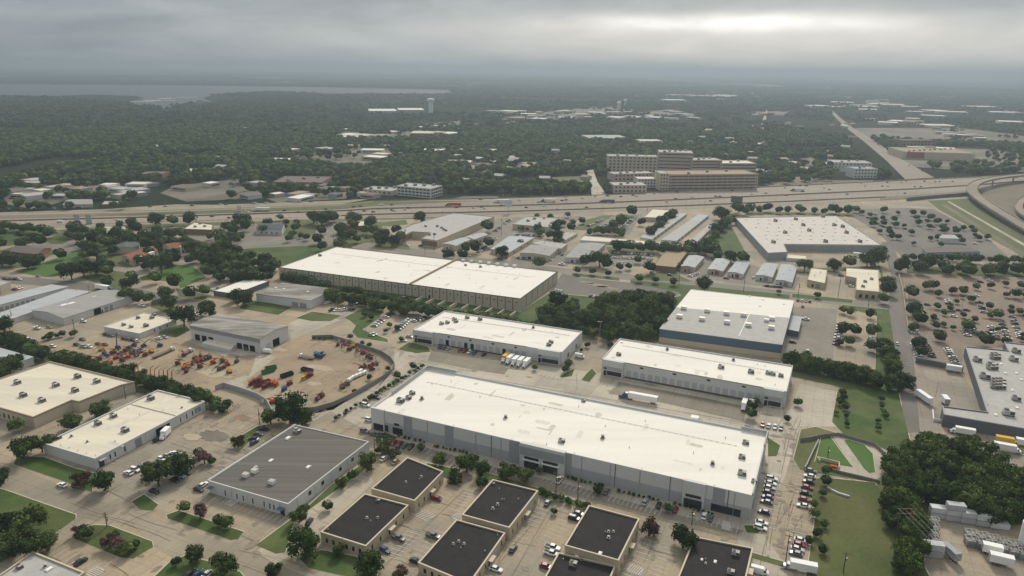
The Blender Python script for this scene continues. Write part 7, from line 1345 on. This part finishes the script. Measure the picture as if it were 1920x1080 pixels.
def gauss(ax, wx, zc, wz): return m_('EXPONENT', m_('MULTIPLY', m_('ADD', m_('POWER', m_('DIVIDE', m_('SUBTRACT', az, ax), wx), 2), m_('POWER', m_('DIVIDE', m_('SUBTRACT', Z, zc), wz), 2)), -1))
base = m_('ADD', 3.5, m_('MULTIPLY', m_('SUBTRACT', n1.outputs[0], .5), 3.6)); base = m_('ADD', base, m_('MULTIPLY', m_('SUBTRACT', n2.outputs[0], .5), 1.6))
brk = m_('MULTIPLY', gauss(.27, .17, .058, .011), m_('ADD', 1.2, m_('MULTIPLY', n2.outputs[0], 9)))       # thin bright gap in the cloud deck
brk2 = m_('MULTIPLY', gauss(.34, .6, .035, .04), 4.0)
vs_ = nn(t, 'ShaderNodeVectorMath', operation='DOT_PRODUCT'); L(tc.outputs['Generated'], vs_.inputs[0]); vs_.inputs[1].default_value = (math.sin(SA) * math.cos(SE), math.cos(SA) * math.cos(SE), math.sin(SE))
sunglow = m_('MULTIPLY', m_('POWER', m_('MAXIMUM', vs_.outputs['Value'], 0), 10), 14)
up = m_('MULTIPLY', m_('MAXIMUM', m_('SUBTRACT', Z, .12), 0), 5)
tot = m_('ADD', m_('ADD', m_('ADD', base, m_('MULTIPLY', sunglow, m_('SMOOTHSTEP' if 0 else 'MULTIPLY', m_('MINIMUM', m_('MULTIPLY', m_('MAXIMUM', m_('SUBTRACT', Z, .1), 0), 4), 1), 1))), m_('ADD', brk, brk2)), up)
tot = m_('MULTIPLY', tot, m_('ADD', .9, m_('MINIMUM', m_('MULTIPLY', m_('MAXIMUM', Z, 0), 2), .1)))
tint = nn(t, 'ShaderNodeMix', data_type='RGBA'); L(m_('MULTIPLY', m_('SUBTRACT', tot, 3.2), .25), tint.inputs[0]); tint.inputs[6].default_value = (.84, .98, 1.10, 1); tint.inputs[7].default_value = (1.0, 1.0, .97, 1); tint.clamp_factor = True
cr = nn(t, 'ShaderNodeVectorMath', operation='SCALE'); L(tint.outputs[2], cr.inputs[0]); L(m_('MAXIMUM', tot, .6), cr.inputs['Scale'])
mx = nn(t, 'ShaderNodeMix', data_type='RGBA'); mx.inputs[0].default_value = .9; L(sky.outputs[0], mx.inputs[6]); L(cr.outputs[0], mx.inputs[7]); L(mx.outputs[2], bg.inputs['Color']); bg.inputs['Strength'].default_value = .070
sd = bpy.data.lights.new('sun', 'SUN'); so = bpy.data.objects.new('sun', sd); col.objects.link(so); sd.energy = 2.1; sd.angle = R(10); sd.color = (1, .92, .78)
dv = Vector((math.sin(SA) * math.cos(SE), math.cos(SA) * math.cos(SE), math.sin(SE))); so.rotation_euler = dv.to_track_quat('Z', 'Y').to_euler(); so.location = (0, 0, 400)
sc.view_settings.view_transform = 'Standard'; sc.view_settings.look = 'None'; sc.view_settings.exposure = .47; sc.view_settings.gamma = 1
sc.cycles.max_bounces = 6; sc.cycles.volume_bounces = 1; sc.cycles.use_denoising = True
try: sc.cycles.volume_step_rate = 4
except Exception: pass
